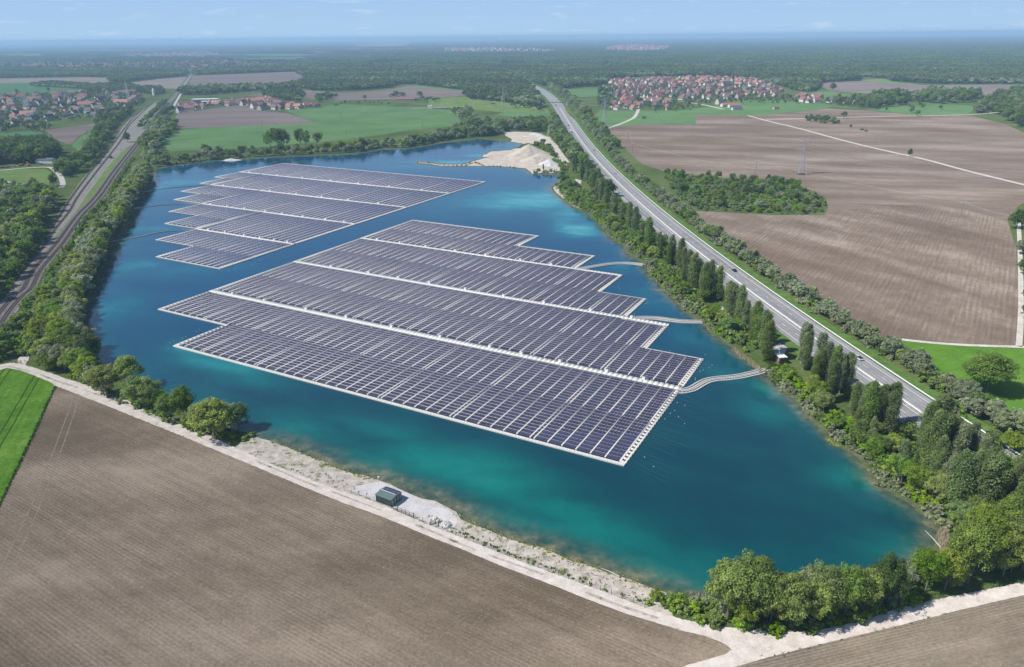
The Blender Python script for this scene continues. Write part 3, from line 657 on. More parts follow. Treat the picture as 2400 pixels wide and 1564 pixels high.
SHOALS = [((1250, 465), 70, 50, 0.2, 0.70), ((1330, 500), 26, 30, 0.2, .5), ((1200, 450), 30, 20, 0, .45), ((1345, 535), 17, 22, 0, 0.85), ((1310, 520), 12, 14, 0, 0.5), ((1390, 540), 12, 14, 0, .6),
          ((1060, 377), 60, 16, 0, 0.62), ((1110, 362), 18, 12, 0, 0.6), ((960, 388), 40, 14, 0, 0.35),
          ((420, 425), 40, 26, 0.3, 0.42), ((370, 440), 18, 30, 0, .45), ((320, 535), 34, 12, 0.2, 0.40), ((310, 620), 22, 16, 0, 0.42), ((400, 630), 50, 14, 0, .25), ((245, 720), 20, 22, 0, 0.34), ((1150, 590), 50, 10, 0, .18),
          ((500, 845), 34, 9, -0.5, 0.48), ((430, 812), 14, 8, -.4, 0.42), ((580, 880), 20, 8, -.4, .3),
          ((880, 1000), 26, 8, -.4, .30), ((1060, 1085), 26, 13, -0.30, 0.56), ((1150, 1120), 22, 11, -0.3, 0.50), ((980, 1060), 20, 10, -.3, 0.42), ((1290, 1180), 22, 8, -0.35, 0.44), ((1200, 1215), 22, 7, -.35, .40), ((720, 1000), 28, 9, -.5, .32), ((860, 1075), 22, 7, -.4, .40), ((1400, 1240), 24, 8, -.4, .36),
          ((1800, 905), 12, 7, -1.0, 0.66), ((1770, 960), 14, 8, -1, .34), ((1690, 870), 12, 8, -1, .30), ((1980, 1110), 12, 8, 0, .40), ((2030, 1130), 3, 2, 0, .9), ((1520, 690), 14, 24, 0, .30), ((1450, 620), 12, 20, 0, .30), ((2100, 1290), 16, 12, 0, .3), ((1600, 790), 10, 14, 0, .22),
          ((1500, 1330), 24, 6, -.4, .42), ((1610, 1310), 20, 10, -.2, .25)]
def CLEAR(co):
    # a wide clear margin along the near gravel beach, a narrow one elsewhere
    c = np.full(len(co), 2.2)
    k = np.exp(-(seg_dist_np(co, PP([(655, 1034), (793, 1092), (927, 1135), (1061, 1192), (1262, 1276), (1463, 1349), (1524, 1371)])) / 14) ** 2)
    c += 4.2 * k
    k2 = np.exp(-(seg_dist_np(co, PP([(1800, 895), (1820, 912), (1863, 949)])) / 8) ** 2); c += 2.5 * k2
    k3 = np.exp(-(seg_dist_np(co, PP([(2060, 1145), (2176, 1232), (2123, 1325)])) / 10) ** 2); c += 1.5 * k3
    return c
build_lake()

# ---- shore strip of gravel in front, sand bank, low earth bank all round
i1 = min(range(len(pu)), key=lambda i: math.dist(pu[i], (545, 1040))); i2 = min(range(len(pu)), key=lambda i: math.dist(pu[i], (1560, 1433)))
sheet('shore_gravel', PP(pu[i1:i2 + 1] + [(1600, 1390), (1524, 1368), (1396, 1318), (1262, 1268), (1128, 1222), (1061, 1184), (981, 1152), (877, 1106), (793, 1082), (655, 1026), (580, 1010)]), 0.04,
      gravel('shore_stones', (0.22, 0.195, 0.155), (0.38, 0.345, 0.295), (0.53, 0.49, 0.435), 2.4, 0.4, (0.115, 0.135, 0.05), 0.075), 'pale gravel beach strip between dirt track and lake')
sheet('yard_gravel', PP([(806, 1138), (840, 1128), (882, 1120), (930, 1138), (982, 1163), (1010, 1170), (1042, 1186), (1060, 1200), (1064, 1214), (1050, 1236), (1000, 1219), (930, 1186), (862, 1160)]), 0.09,
      gravel('yard_stones', (0.36, 0.34, 0.33), (0.46, 0.44, 0.43), (0.54, 0.52, 0.51), 4.0, 0.5), 'grey gravel yard around the green container hut')
sheet('sand_bank', PP([(1303, 408), (1268, 409), (1233, 408), (1220, 395), (1160, 390), (1093, 389), (1027, 389), (964, 380), (968, 374), (1027, 380), (1077, 380), (1103, 371), (1127, 365), (1138, 361), (1125, 356), (1140, 350), (1190, 345), (1240, 345), (1290, 366), (1312, 390)]), 0.10,
      gravel('sand', (0.32, 0.275, 0.22), (0.43, 0.375, 0.31), (0.53, 0.475, 0.41), 9, 1.2), 'pale sand bank reaching out into the lake')
sheet('sand_bank', PP([(1187, 332), (1214, 336), (1226, 333), (1262, 338), (1290, 362), (1310, 385), (1318, 384), (1296, 350), (1285, 330), (1272, 318), (1240, 308), (1170, 306), (1175, 316), (1190, 324)]), 0.11, bpy.data.materials['sand'], 'pale stony yard at the back of the sand heap')
sheet('sand_bank', PP([(1283, 436), (1290, 447), (1330, 478), (1350, 487), (1352, 470), (1345, 445), (1352, 420), (1338, 416), (1322, 432), (1300, 430)]), 0.09, gravel('sand_scrub', (0.30, 0.27, 0.22), (0.42, 0.385, 0.33), (0.52, 0.48, 0.43), 5, 1.0, (0.10, 0.13, 0.045), 0.05), 'sandy bare cove on the right lake bank')
ribbon('dirt_track', smooth_line(PP([(1272, 318), (1285, 330), (1296, 348), (1306, 362), (1318, 378)]), 5), 6, 0.15, lane, 'pale gravel track right of the sand heap')
for px, lb in (([(1655, 720), (1668, 712), (1690, 716), (1702, 712), (1695, 728), (1668, 726)], 'grey paved bay behind the poplars'), ([(1795, 808), (1812, 797), (1830, 808), (1824, 822), (1800, 822)], 'grey paved bay beside the brown hut'), ([(1495, 576), (1508, 566), (1530, 583), (1520, 592)], 'small paved bay beneath the poplars')):
    sheet('pavement', PP(px), 0.10, gravel('bay', (0.28, 0.27, 0.26), (0.36, 0.35, 0.34), (0.44, 0.43, 0.42), 5, .8), lb)
# low bank around the water
def bank():
    sh = np.array(shore); n = len(sh)
    area = 0.5 * sum(sh[i][0] * sh[(i + 1) % n][1] - sh[(i + 1) % n][0] * sh[i][1] for i in range(n))
    sg = 1 if area > 0 else -1
    d = np.roll(sh, -2, 0) - np.roll(sh, 2, 0); d /= np.maximum(np.hypot(d[:, 0], d[:, 1]), 1e-6)[:, None]
    out = np.stack([d[:, 1], -d[:, 0]], 1) * sg
    prof = [(-0.4, 0.02), (0.2, 0.25), (0.8, 0.55), (1.4, 0.5), (2.3, -0.05)]
    h = nr.uniform(0.55, 1.25, n)
    front = np.array([inside((x, y), PP([(560, 960), (560, 1060), (1540, 1440), (1560, 1340), (1000, 1100)])) for x, y in sh])
    h = np.where(front, 0.28, h)
    V = []
    for o, z in prof:
        jit = nr.uniform(-.18, .18, n)[:, None]
        V.append(np.concatenate([sh + out * (o + jit), np.maximum(z * h, 0.0 if z < 0.1 else 0.1)[:, None]], 1))
    V = np.concatenate(V); F = []
    for k in range(len(prof) - 1):
        for i in range(n):
            j = (i + 1) % n
            if front[i]: continue
            if math.dist(sh[i], sh[j]) > 12: continue
            F.append((k * n + i, k * n + j, (k + 1) * n + j, (k + 1) * n + i))
    tag(link('lake_bank', mesh_np('lake_bank', V, F, [gravel('bank_earth', (0.04, 0.05, 0.022), (0.085, 0.088, 0.048), (0.22, 0.20, 0.15), 2.6, 0.5, (0.07, 0.105, 0.028), 0.13)])), 'low earth and gravel bank along the lake edge', kind='structure')
bank()

# ---------------------------------------------------------------- highway
RE = PP([(2330, 1036), (2273, 999), (2230, 969), (2153, 919), (2053, 859), (1970, 806), (1887, 746), (1793, 679), (1703, 619), (1633, 569), (1577, 516), (1460, 423), (1393, 353), (1340, 290), (1313, 247), (1277, 213), (1240, 198)])
yy = np.array([p[1] for p in RE]); xx = np.array([p[0] for p in RE])
yy = np.concatenate([[120, 170], yy, [2600, 3200]]); xx = np.concatenate([[186, 177], xx, [20, -160]])
cf = np.polyfit((yy - 900) / 900, xx, 7, w=np.where(yy < 1300, 3.0, 1.0))
def road_x(y):
    if y < 150: return road_x(150) + (y - 150) * (road_x(170) - road_x(150)) / 20
    return float(np.polyval(cf, (y - 900) / 900))
ROAD = [(road_x(y), y) for y in np.concatenate([np.arange(-250, 700, 10), np.arange(700, 2700, 25)])]   # right edge of the carriageway
asphalt = gravel('asphalt', (0.180, 0.177, 0.178), (0.230, 0.227, 0.228), (0.275, 0.271, 0.272), 9, 0.5, bump=0.1)
RO = lambda d: offset_line(ROAD, -d)     # d metres left of the right hand edge
ribbon('road', RO(11.4), 22.6, 0.16, asphalt, 'grey dual carriageway highway running away towards the forest')
ribbon('verge', offset_line(ROAD, 3.2), 6.2, 0.12, grass('verge_grass', (0.045, 0.095, 0.022), (0.080, 0.145, 0.034), (0.15, 0.19, 0.065), 0, 0, 6, 0.8), 'green grass verge right of the highway')
ribbon('verge', RO(25.3), 5.4, 0.12, bpy.data.materials['verge_grass'], 'green grass verge left of the highway')
ribbon('median', RO(11.4), 1.5, 0.21, gravel('median_stone', (0.15, 0.15, 0.13), (0.24, 0.235, 0.22), (0.33, 0.32, 0.30), 4, 0.6), 'pale gravel strip between the two carriageways')
def line_mark(d, w, y0=130, y1=2700): 
    ln = [p for p in RO(d)]
    a, b = offset_line(ln, -w / 2), offset_line(ln, w / 2); V = []
    for p, q in zip(a, b): V += [(p[0], p[1], 0.22), (q[0], q[1], 0.22)]
    return V, [(2 * i, 2 * i + 1, 2 * i + 3, 2 * i + 2) for i in range(len(ln) - 1)]
pt = gravel('asphalt_patch', (0.150, 0.148, 0.150), (0.188, 0.186, 0.188), (0.225, 0.223, 0.225), 6, 0.5, bump=0.1); pt2 = gravel('asphalt_pale', (0.20, 0.197, 0.19), (0.245, 0.24, 0.235), (0.29, 0.285, 0.28), 6, 0.5, bump=0.1)
for k0, (d, w_, ya, yb, mt_) in enumerate(((4.4, 3.3, 232, 262, pt2), (8.0, 3.3, 300, 372, pt), (18.4, 3.3, 262, 300, pt), (14.7, 3.3, 330, 420, pt2), (4.4, 3.3, 420, 520, pt), (8.0, 3.3, 560, 700, pt2), (18.4, 3.3, 470, 640, pt), (14.7, 3.3, 720, 900, pt), (4.4, 3.3, 760, 980, pt2))):
    ribbon('asphalt_patch', [p for p in RO(d) if ya <= p[1] <= yb], w_, 0.18, mt_, 'resurfaced stretch of one highway lane, ' + ordinal(k0 + 1) + ' along the road')
for d in (3.5, 5.3, 7.2, 8.9, 13.8, 15.5, 17.5, 19.3): ribbon('wheel_path', [p for p in RO(d) if p[1] < 1200], 0.55, 0.19, pt, 'faint dark tyre path along a highway lane')
VV, FF = [], []
for d, w in ((2.6, 0.34), (9.9, 0.34), (12.9, 0.34), (20.2, 0.34)):
    v, f = line_mark(d, w); b = len(VV); VV += v; FF += [tuple(i + b for i in q) for q in f]
for d in (6.2, 16.6):
    c = resample(RO(d), 0.5)
    for i in range(0, len(c) - 8, 26):       # 3 m strokes every 13 m
        if c[i][1] > 1500: break
        p, q = c[i], c[i + 6]; tx, ty = q[0] - p[0], q[1] - p[1]; Ln = math.hypot(tx, ty) or 1; ox, oy = ty / Ln * .14, -tx / Ln * .14; b = len(VV)
        VV += [(p[0] - ox, p[1] - oy, 0.22), (p[0] + ox, p[1] + oy, 0.22), (q[0] + ox, q[1] + oy, 0.22), (q[0] - ox, q[1] - oy, 0.22)]; FF.append((b, b + 1, b + 2, b + 3))
tag(link('road_marking', mesh_np('road_marking', VV, FF, [M['road_paint']])), 'white edge lines and lane dashes painted on the highway', kind='structure')
def barrier(name, d, label, wall=False, y0=140, y1=1500, step=4.0):
    ln = [p for p in resample(RO(d), step) if y0 < p[1] < y1]
    root = empty(name, (ln[0][0], ln[0][1], 0), 0, label, 'barrier')
    ox, oy = ln[0]
    ln = [(x - ox, y - oy) for x, y in ln]
    rail = MB()
    a, b = offset_line(ln, -0.16), offset_line(ln, 0.16)
    for i in range(len(ln) - 1):
        z0, z1 = (0.2, 0.95) if wall else (0.55, 0.88)
        vs = [(a[i][0], a[i][1], z0), (b[i][0], b[i][1], z0), (b[i][0], b[i][1], z1), (a[i][0], a[i][1], z1), (a[i + 1][0], a[i + 1][1], z0), (b[i + 1][0], b[i + 1][1], z0), (b[i + 1][0], b[i + 1][1], z1), (a[i + 1][0], a[i + 1][1], z1)]
        rail.add(vs, [(0, 4, 5, 1), (1, 5, 6, 2), (2, 6, 7, 3), (3, 7, 4, 0)])
    rail.build('rail', M['concrete'] if wall else M['white_paint'], root)
    if not wall:
        pm = MB().box((0, 0, 0.4), (0.12, 0.12, 0.8)).mesh('post', M['galvanised'])
        for x, y in ln[:200]: link('post', pm, root, (x, y, 0))
barrier('median_barrier', 11.4, 'long low pale crash barrier in the middle of the highway median')
barrier('guard_rail', -0.4, 'white guard rail along the right edge of the highway', y0=140, y1=1300)

# ---------------------------------------------------------------- railway
ballast = gravel('ballast_dark', (0.105, 0.095, 0.095), (0.155, 0.14, 0.14), (0.21, 0.195, 0.195), 3, .5)
ballast2 = gravel('ballast_pale', (0.16, 0.148, 0.13), (0.235, 0.218, 0.20), (0.32, 0.30, 0.28), 5, .7, (0.085, 0.105, 0.04), 0.085)
sheet('railway_ground', PP([(-120, 905), (-60, 775), (0, 695), (46, 624), (87, 578), (120, 532), (138, 492), (170, 446), (192, 415), (233, 373), (259, 338), (284, 296), (306, 273), (345, 248), (368, 235), (378, 249), (350, 285), (332, 320), (318, 346), (280, 396), (262, 420), (207, 494), (150, 566), (87, 640), (41, 723), (0, 760), (-60, 850)]), 0.07, ballast2, 'pale gravel railway land with several tracks at the left')
sheet('grass_strip', PP([(201, 456), (245, 396), (280, 356), (302, 338), (306, 342), (292, 358), (259, 396), (216, 456), (190, 498), (163, 530), (130, 566), (120, 562), (150, 525), (178, 490)]), 0.09, mx_far_y, 'green grass strip between the two railway lines')
CT = smooth_line(PP([(-60, 850), (0, 740), (41, 690), (64, 670), (87, 627), (140, 564), (184, 503), (228, 456), (270, 396), (312, 343), (338, 310), (367, 272), (385, 249), (411, 217), (428, 196), (441, 178), (449, 168)]), 6)
ribbon('railway_bed', CT, 9.6, 0.15, ballast, 'dark ballast bed of the double track railway')
RT3 = smooth_line(PP([(-55, 770), (0, 697), (46, 637), (97, 578), (129, 532), (161, 492), (182, 456), (227, 396), (259, 356), (283, 324), (297, 296), (320, 272), (348, 246), (368, 234)]), 6)
RT4 = smooth_line(PP([(110, 545), (140, 500), (168, 456), (213, 396), (245, 359), (273, 321), (297, 289), (312, 272), (332, 255)]), 6)
def track(line, label, z=0.22, far=1750):
    ln = [p for p in resample(line, 3.0) if 150 < p[1] < far]
    ox, oy = ln[0]; root = empty('railway_track', (ox, oy, 0), 0, label, 'railway track', 'railway tracks along the left of the lake')
    ln = [(x - ox, y - oy) for x, y in ln]
    for s in (-0.72, 0.72):
        r = MB(); a, b = offset_line(ln, s - 0.07), offset_line(ln, s + 0.07)
        for i in range(len(ln) - 1):
            r.add([(a[i][0], a[i][1], z), (b[i][0], b[i][1], z), (b[i][0], b[i][1], z + .2), (a[i][0], a[i][1], z + .2), (a[i + 1][0], a[i + 1][1], z), (b[i + 1][0], b[i + 1][1], z), (b[i + 1][0], b[i + 1][1], z + .2), (a[i + 1][0], a[i + 1][1], z + .2)], [(0, 4, 5, 1), (1, 5, 6, 2), (2, 6, 7, 3), (3, 7, 4, 0)])
        r.build('rail', M['rust_rail'], root)
    sl = MB(); c = resample(ln, 0.65)
    for i in range(len(c) - 1):
        sl.box((c[i][0], c[i][1], z - .03), (2.5, 0.24, 0.12), math.atan2(c[i + 1][1] - c[i][1], c[i + 1][0] - c[i][0]) + math.pi / 2)
    tag(sl.build('sleepers', M['wood_dark'], root), kind='stuff')
track(offset_line(CT, 2.1), 'right hand track of the dark double railway line beside the lake trees')
track(offset_line(CT, -2.1), 'left hand track of the dark double railway line next to the grass strip')
track(RT3, 'older single track on pale gravel left of the grass strip', 0.12)
track(RT4, 'outermost left siding track on pale gravel beside the tree shadows', 0.12)
# ---------------------------------------------------------------- floating solar arrays
TH = R(28.9)
AO = P(1450, 1085)
BAY, WLINE, ROWP = 5.36, 0.42, 2.30
def aw(u, v):      # array axes -> world
    return (AO[0] + u * math.cos(TH) + v * math.sin(TH), AO[1] - u * math.sin(TH) + v * math.cos(TH))
def strip_boxes(rects):
    """many axis aligned boxes at once: (u0, u1, v0, v1, z0, z1)"""
    a = np.array(rects, float); n = len(a)
    V = np.empty((n, 8, 3))
    for k, (i, j, z) in enumerate(((0, 2, 4), (1, 2, 4), (1, 3, 4), (0, 3, 4), (0, 2, 5), (1, 2, 5), (1, 3, 5), (0, 3, 5))):
        V[:, k, 0] = a[:, i]; V[:, k, 1] = a[:, j]; V[:, k, 2] = a[:, z]
    f = np.array([(4, 5, 6, 7), (0, 1, 5, 4), (1, 2, 6, 5), (2, 3, 7, 6), (3, 0, 4, 7)])
    F = (np.arange(n)[:, None, None] * 8 + f[None]).reshape(-1, 4)
    return V.reshape(-1, 3), F
PW, PD = 1.185, 1.05       # panel size
def grid(ur, ul):
    """one common raster of panel columns and float lines over a whole array; a double line every six bays"""
    x = ur - 2.35; cols = []; lines = [x + WLINE / 2]; k = 0
    while x > ul + 1:
        for c in range(4): cols.append(x - (c + 0.5) * (BAY - WLINE) / 4)
        x -= BAY; lines.append(x + WLINE / 2); k += 1
        if k % 6 == 0: cols.append(x - .6); x -= 1.2 + WLINE; lines.append(x + WLINE / 2)
    return np.array(cols), np.array(lines)
def build_array(name, strips, walks, ladders, bars, label, single, invs, seams=(), ul=-272):
    root = empty(name, (AO[0], AO[1], WZ), -TH, label, 'solar array')
    pans = []; rows_f = []; lines_f = []
    ur = max(b[1] for s_ in strips for b in s_[2])
    gc, gl_ = grid(ur, ul)
    for (v0, v1, bl) in strips:          # bl: (u0, u1, v from which it applies)
        nrow = int((v1 - v0 - 0.5) / ROWP); vs = v0 + ((v1 - v0) - nrow * ROWP) / 2
        spans = {}
        for r in range(nrow):
            v = vs + r * ROWP
            for u0, u1, va, vb in [(b[0], b[1], b[2], b[3]) for b in bl]:
                if not (va <= v + ROWP / 2 < vb): continue
                spans.setdefault((u0, u1), []).append(v)
                cs = gc[(gc > u0 + 2.1 + PW / 2) & (gc < u1 - 2.0 - PW / 2)]
                if not len(cs): continue
                rows_f.append((cs.min() - PW / 2, cs.max() + PW / 2, v + ROWP - 0.125, v + ROWP - 0.005, 0.12, 0.34))
                for c in cs: pans.append((c, v + 0.01 + PD / 2, 0)); pans.append((c, v + 1.095 + PD / 2, 1))
        for (u0, u1), vv in spans.items():
            for l in gl_[(gl_ > u0 + 2.0) & (gl_ < u1 - 2.0)]: lines_f.append((l - WLINE / 2, l + WLINE / 2, min(vv) - .12, max(vv) + ROWP + .1, 0.05, 0.50))
    pans = np.array(pans)
    wx, wy = aw(pans[:, 0], pans[:, 1]); order = np.argsort(np.hypot(wx, wy)); ns = 300 if single else 0
    tilt = 0.07
    def pm(kind):
        s = 1 if kind == 0 else -1; hx, hy = PW / 2, PD / 2
        zl, zh = 0.40 - tilt * s, 0.40 + tilt * s
        vs = [(-hx, -hy, zl), (hx, -hy, zl), (hx, hy, zh), (-hx, hy, zh)]
        vs = vs + [(x, y, z - .04) for x, y, z in vs]
        fs = [(0, 1, 2, 3), (0, 4, 5, 1), (1, 5, 6, 2), (2, 6, 7, 3), (3, 7, 4, 0)]
        return vs, fs
    for i in order[:ns]: pass
    if ns:
        pmesh = []
        for k in (0, 1):
            b = MB(); vs, fs = pm(k); b.add(vs, fs[:1], 0); b.add(vs, fs[1:], 1); pmesh.append(b.mesh('solar_panel', [M['solar_glass'], M['galvanised']]))
        for i in order[:ns]:
            o = link('solar_panel', pmesh[int(pans[i, 2])], root, (pans[i, 0], pans[i, 1], 0)); u_, v_ = pans[i, 0], pans[i, 1]
            o.rotation_euler = (nr.normal(0, .007) + .006 * math.sin(v_ / 13 + u_ / 40), -nr.normal(0, .006) - .006 * math.sin(u_ / 11) * math.cos(v_ / 17), 0)
    rest = pans[order[ns:]]
    Vs, Fs = [], []; base = 0
    for k in (0, 1):
        q = rest[rest[:, 2] == k]; vs, fs = pm(k); vs = np.array(vs)
        if not single: fs = fs[:1]; vs = vs[:4]
        V = q[:, None, :] * np.array([1, 1, 0]) + vs[None]
        sx_ = nr.normal(0, .006, len(q)) + .006 * np.sin(q[:, 0] / 11) * np.cos(q[:, 1] / 17); sy_ = nr.normal(0, .007, len(q)) + .006 * np.sin(q[:, 1] / 13 + q[:, 0] / 40)
        V[:, :, 2] += sx_[:, None] * vs[None, :, 0] + sy_[:, None] * vs[None, :, 1]; V = V.reshape(-1, 3)
        F = (np.arange(len(q))[:, None, None] * len(vs) + np.array(fs)[None]).reshape(-1, 4) + base
        Vs.append(V); Fs.append(F); base += len(V)
    tag(link('panel_rows', mesh_np('panel_rows', np.concatenate(Vs), np.concatenate(Fs), [M['solar_glass']]), root), kind='stuff')
    V, F = strip_boxes(rows_f); tag(link('row_floats', mesh_np('row_floats', V, F, [M['white_float']]), root), kind='stuff')
    if single:
        for l in lines_f[:300]:
            V, F = strip_boxes([l]); link('float_line', mesh_np('float_line', V, F, [M['white_float']]), root)
        lines_f = lines_f[300:]
    if lines_f:
        V, F = strip_boxes(lines_f); tag(link('float_lines', mesh_np('float_lines', V, F, [M['white_float']]), root), kind='stuff')
    # ladder frames along the ends of the rows
    for (u, v0, v1, sg) in ladders:       # sg +1: outer rail on the right
        r = [(min(u - sg * 0.50, u), max(u - sg * 0.50, u), v0, v1, 0.02, 0.46), (min(u - sg * 2.05, u - sg * 1.75), max(u - sg * 2.05, u - sg * 1.75), v0, v1, 0.02, 0.46)]
        k = v0 + 0.5
        while k < v1 - 1.0:
            r.append((min(u - sg * 1.75, u - sg * 0.50), max(u - sg * 1.75, u - sg * 0.50), k + 1.35, k + 2.2, 0.02, 0.44))
            r.append((min(u, u + sg * 0.18), max(u, u + sg * 0.18), k + 1.3, k + 2.1, 0.02, 0.42)); k += ROWP
        V, F = strip_boxes(r); link('edge_frame', mesh_np('edge_frame', V, F, [M['white_float']]), root)
    for (u0, u1, v, w) in bars:
        w = w if w > 1.0 and single else w * .6
        r = [(u0, u1, v, v + w, 0.0, 0.48)]
        b = MB(); V, F = strip_boxes(r); b.add(V.tolist(), F.tolist(), 0)
        if single and w > 1.0:
            k = u1 - 2.0
            while k > u0 + 1: b.box((k, v + w / 2, 0.50), (0.22, 0.22, 0.06), mi=1); k -= 1.34
        b.build('edge_float', [M['white_float'], M['dark_metal']], root)
    # service walkways
    for wi, (u0, u1, v0, v1) in enumerate(walks):
        plates = []; k = u0
        while k < u1:
            g = 0.10 if rng.random() < .8 else 0.2
            plates.append((k, min(k + 2.2 - g, u1), v0, v1, 0.1, 0.52 + rng.uniform(0, .03))); k += 2.2
        if single and wi < 2 and len(plates) <= 150:
            for p in plates:
                V, F = strip_boxes([p]); link('deck_plate', mesh_np('deck_plate', V, F, [M['white_float']]), root)
        else:
            V, F = strip_boxes(plates); tag(link('walkway_deck', mesh_np('walkway_deck', V, F, [M['white_float']]), root), kind='stuff')
        V, F = strip_boxes([(u0, u1, v0 - 0.28, v0 - 0.12, 0.2, 0.42), (u0, u1, v1 + 0.12, v1 + 0.26, 0.2, 0.42)]); link('cable_tray', mesh_np('cable_tray', V, F, [M['galvanised']]), root)
        for t in invs[wi]:
            u = u0 + (u1 - u0) * t; v = v0 + (v1 - v0) * 0.75
            b = MB().box((0, 0, .9), (1.3, 0.7, 1.0), mi=0).box((0, 0, 1.44), (1.5, .9, 0.08), mi=1)
            for sx in (-.7, .7): b.box((sx, 0, .4), (.12, .8, .25), mi=2)
            b.build('inverter_box', [M['white_paint'], M['white_float'], M['dark_metal']], root, (u, v, 0.1))
            MB().tube([(0, 0, 0), (0, 0, 2.6)], 0.06, 5).build('mast', M['galvanised'], root, (u + 1.4, v, 0.5))
    for (u, v0, v1) in seams:
        V, F = strip_boxes([(u - 1.3, u - 0.5, v0, v1, 0.05, 0.5), (u + 0.4, u + 1.2, v0, v1, 0.05, 0.5)]); link('seam_float', mesh_np('seam_float', V, F, [M['white_float']]), root)
    return root
Q = 999
near_strips = [(1.5, 62.8, [(-221, 0, -Q, 31), (-271, 0, 31, Q)]), (66.6, 128.6, [(-271, 0, -Q, 97), (-271, -26, 97, Q)]), (132.2, 194.8, [(-271, -48.5, -Q, 161.5), (-271, -75, 161.5, Q)]), (197.4, 256.8, [(-271, -105.5, -Q, 227), (-271, -161, 227, Q)])]
near_array = build_array('floating_solar_array', near_strips,
    [(-271, 0, 63, 66.3), (-271, -26, 129, 131.9), (-271, -75, 195.1, 197.1)],
    [(0, 0, 63, 1), (-221, 0, 31, -1), (-271, 31, 63, -1), (0, 66.3, 97, 1), (-26, 97, 129, 1), (-271, 66.3, 129, -1), (-48.5, 132, 161.5, 1), (-75, 161.5, 195, 1), (-271, 132, 195, -1), (-105.5, 197.2, 227, 1), (-161, 227, 257, 1), (-271, 197.2, 257, -1)],
    [(-221, 0, -0.1, 1.25), (-271, -219.4, 30.0, 1.1), (-26, 0, 97, 0.9), (-75, -48.5, 161.5, 0.9), (-50, -26, 128.6, .9), (-105, -75, 194.6, .9), (-161, -105.5, 227, 0.9), (-271, -161, 257, 0.9)],
    'near stepped floating solar array of dark panels on white floats', True,
    [[.06, .15, .26, .36, .465, .57, .67, .73, .80, .88, .94], [.12, .24, .33, .42, .52, .62, .72, .83, .92], [.07, .17, .28, .40, .52, .65, .76]])
far_strips = [(98.2, 160.8, [(-361, -301, -Q, 127), (-399.5, -301, 127, Q)]), (163.6, 226, [(-437, -400.5, -Q, 193.5), (-471, -400.5, 193.5, Q), (-399.5, -302, -Q, Q)]), (228.6, 291.8, [(-509, -472.5, -Q, 257.5), (-536, -472.5, 257.5, Q), (-471.5, -302, -Q, Q)]), (294.4, 358, [(-554, -537.5, -Q, 325), (-569, -537.5, 325, Q), (-536.5, -302, -Q, Q)]), (360.6, 422, [(-570, -302, -Q, Q)])]
far_array = build_array('floating_solar_array', far_strips,
    [(-400, -302, 161.1, 163.3), (-472, -302, 226.2, 228.3), (-537, -302, 292.1, 294.2), (-570, -302, 358.2, 360.3)],
    [(-301, 98, 161, 1), (-302, 163.3, 422, 1), (-361, 98, 127, -1), (-399.5, 127, 161, -1), (-437, 163.3, 193.5, -1), (-471, 193.5, 226, -1), (-509, 228.5, 257.5, -1), (-536, 257.5, 292, -1), (-554, 294.3, 325, -1), (-569, 325, 358, -1), (-570, 360.5, 422, -1)],
    [(-361, -301, 97, 1.0), (-399.5, -361, 126.2, .9), (-437, -400, 162.6, .9), (-471, -437, 192.8, .9), (-509, -472, 227.7, .9), (-536, -509, 256.8, .9), (-554, -537, 293.6, .8), (-569, -554, 324.4, .8), (-570, -302, 422, 0.9)],
    'far stepped floating solar array of lilac looking panels near the left bank', False,
    [[.12, .3, .5, .66, .8, .93], [.06, .18, .3, .44, .55, .68, .82, .93], [.07, .18, .33, .47, .6, .73, .87], [.05, .2, .33, .47, .6, .74, .88]],
    [(-400, 163.5, 226), (-472, 228.5, 292), (-537, 294.3, 358)], -571)

# ---- floating gangways carrying the cables to the shore
def gangway(pts, label, near):
    ln = smooth_line(PP(pts, WZ), 6); ln = resample(ln, 0.6)
    ox, oy = ln[0]; root = empty('floating_gangway', (ox, oy, WZ), 0, label, 'gangway', 'floating gangways between arrays and shore')
    ln = [(x - ox, y - oy) for x, y in ln]
    tracks = (-1.15, 1.15) if near else (0.0,)
    for t in tracks:
        for s in (-0.75, 0.75):
            b = MB(); c = offset_line(ln, t + s); a, d = offset_line(c, -.17), offset_line(c, .17)
            for i in range(len(c) - 1):
                b.add([(a[i][0], a[i][1], 0), (d[i][0], d[i][1], 0), (d[i][0], d[i][1], .38), (a[i][0], a[i][1], .38), (a[i + 1][0], a[i + 1][1], 0), (d[i + 1][0], d[i + 1][1], 0), (d[i + 1][0], d[i + 1][1], .38), (a[i + 1][0], a[i + 1][1], .38)], [(0, 4, 5, 1), (1, 5, 6, 2), (2, 6, 7, 3), (3, 7, 4, 0)])
            b.build('side_float', M['white_float' if near else 'grey_float'], root)
        c = offset_line(ln, t); b = MB()
        for i in range(0, len(c) - 1, 2):
            b.box((c[i][0], c[i][1], .2), (0.5, 1.3, 0.34), math.atan2(c[i + 1][1] - c[i][1], c[i + 1][0] - c[i][0]))
        tag(b.build('rungs', M['grey_float'], root), kind='stuff')
        cb = MB().tube([(x, y, .46) for x, y in c[::4]] + [(c[-1][0], c[-1][1], .46)], 0.11, 5); cb.build('cable', M['dark_metal'], root)
gangway([(1572, 907), (1584, 910), (1600, 908), (1613, 903), (1628, 894), (1645, 886), (1668, 881.5), (1693, 879.5), (1720, 876), (1742, 871), (1766, 865), (1776, 858)], 'curved double white gangway from near array to the shore by the brown hut', True)
gangway([(1455, 743), (1475, 741), (1495, 739.6), (1527, 740.6), (1560, 745), (1590, 748), (1632, 749)], 'gently curved white gangway reaching the right bank at mid height', True)
gangway([(1338, 627), (1355, 624.5), (1377, 620.6), (1410, 615), (1443, 612.3), (1470, 613), (1495, 616)], 'farthest white gangway from near array to right bank poplars', True)
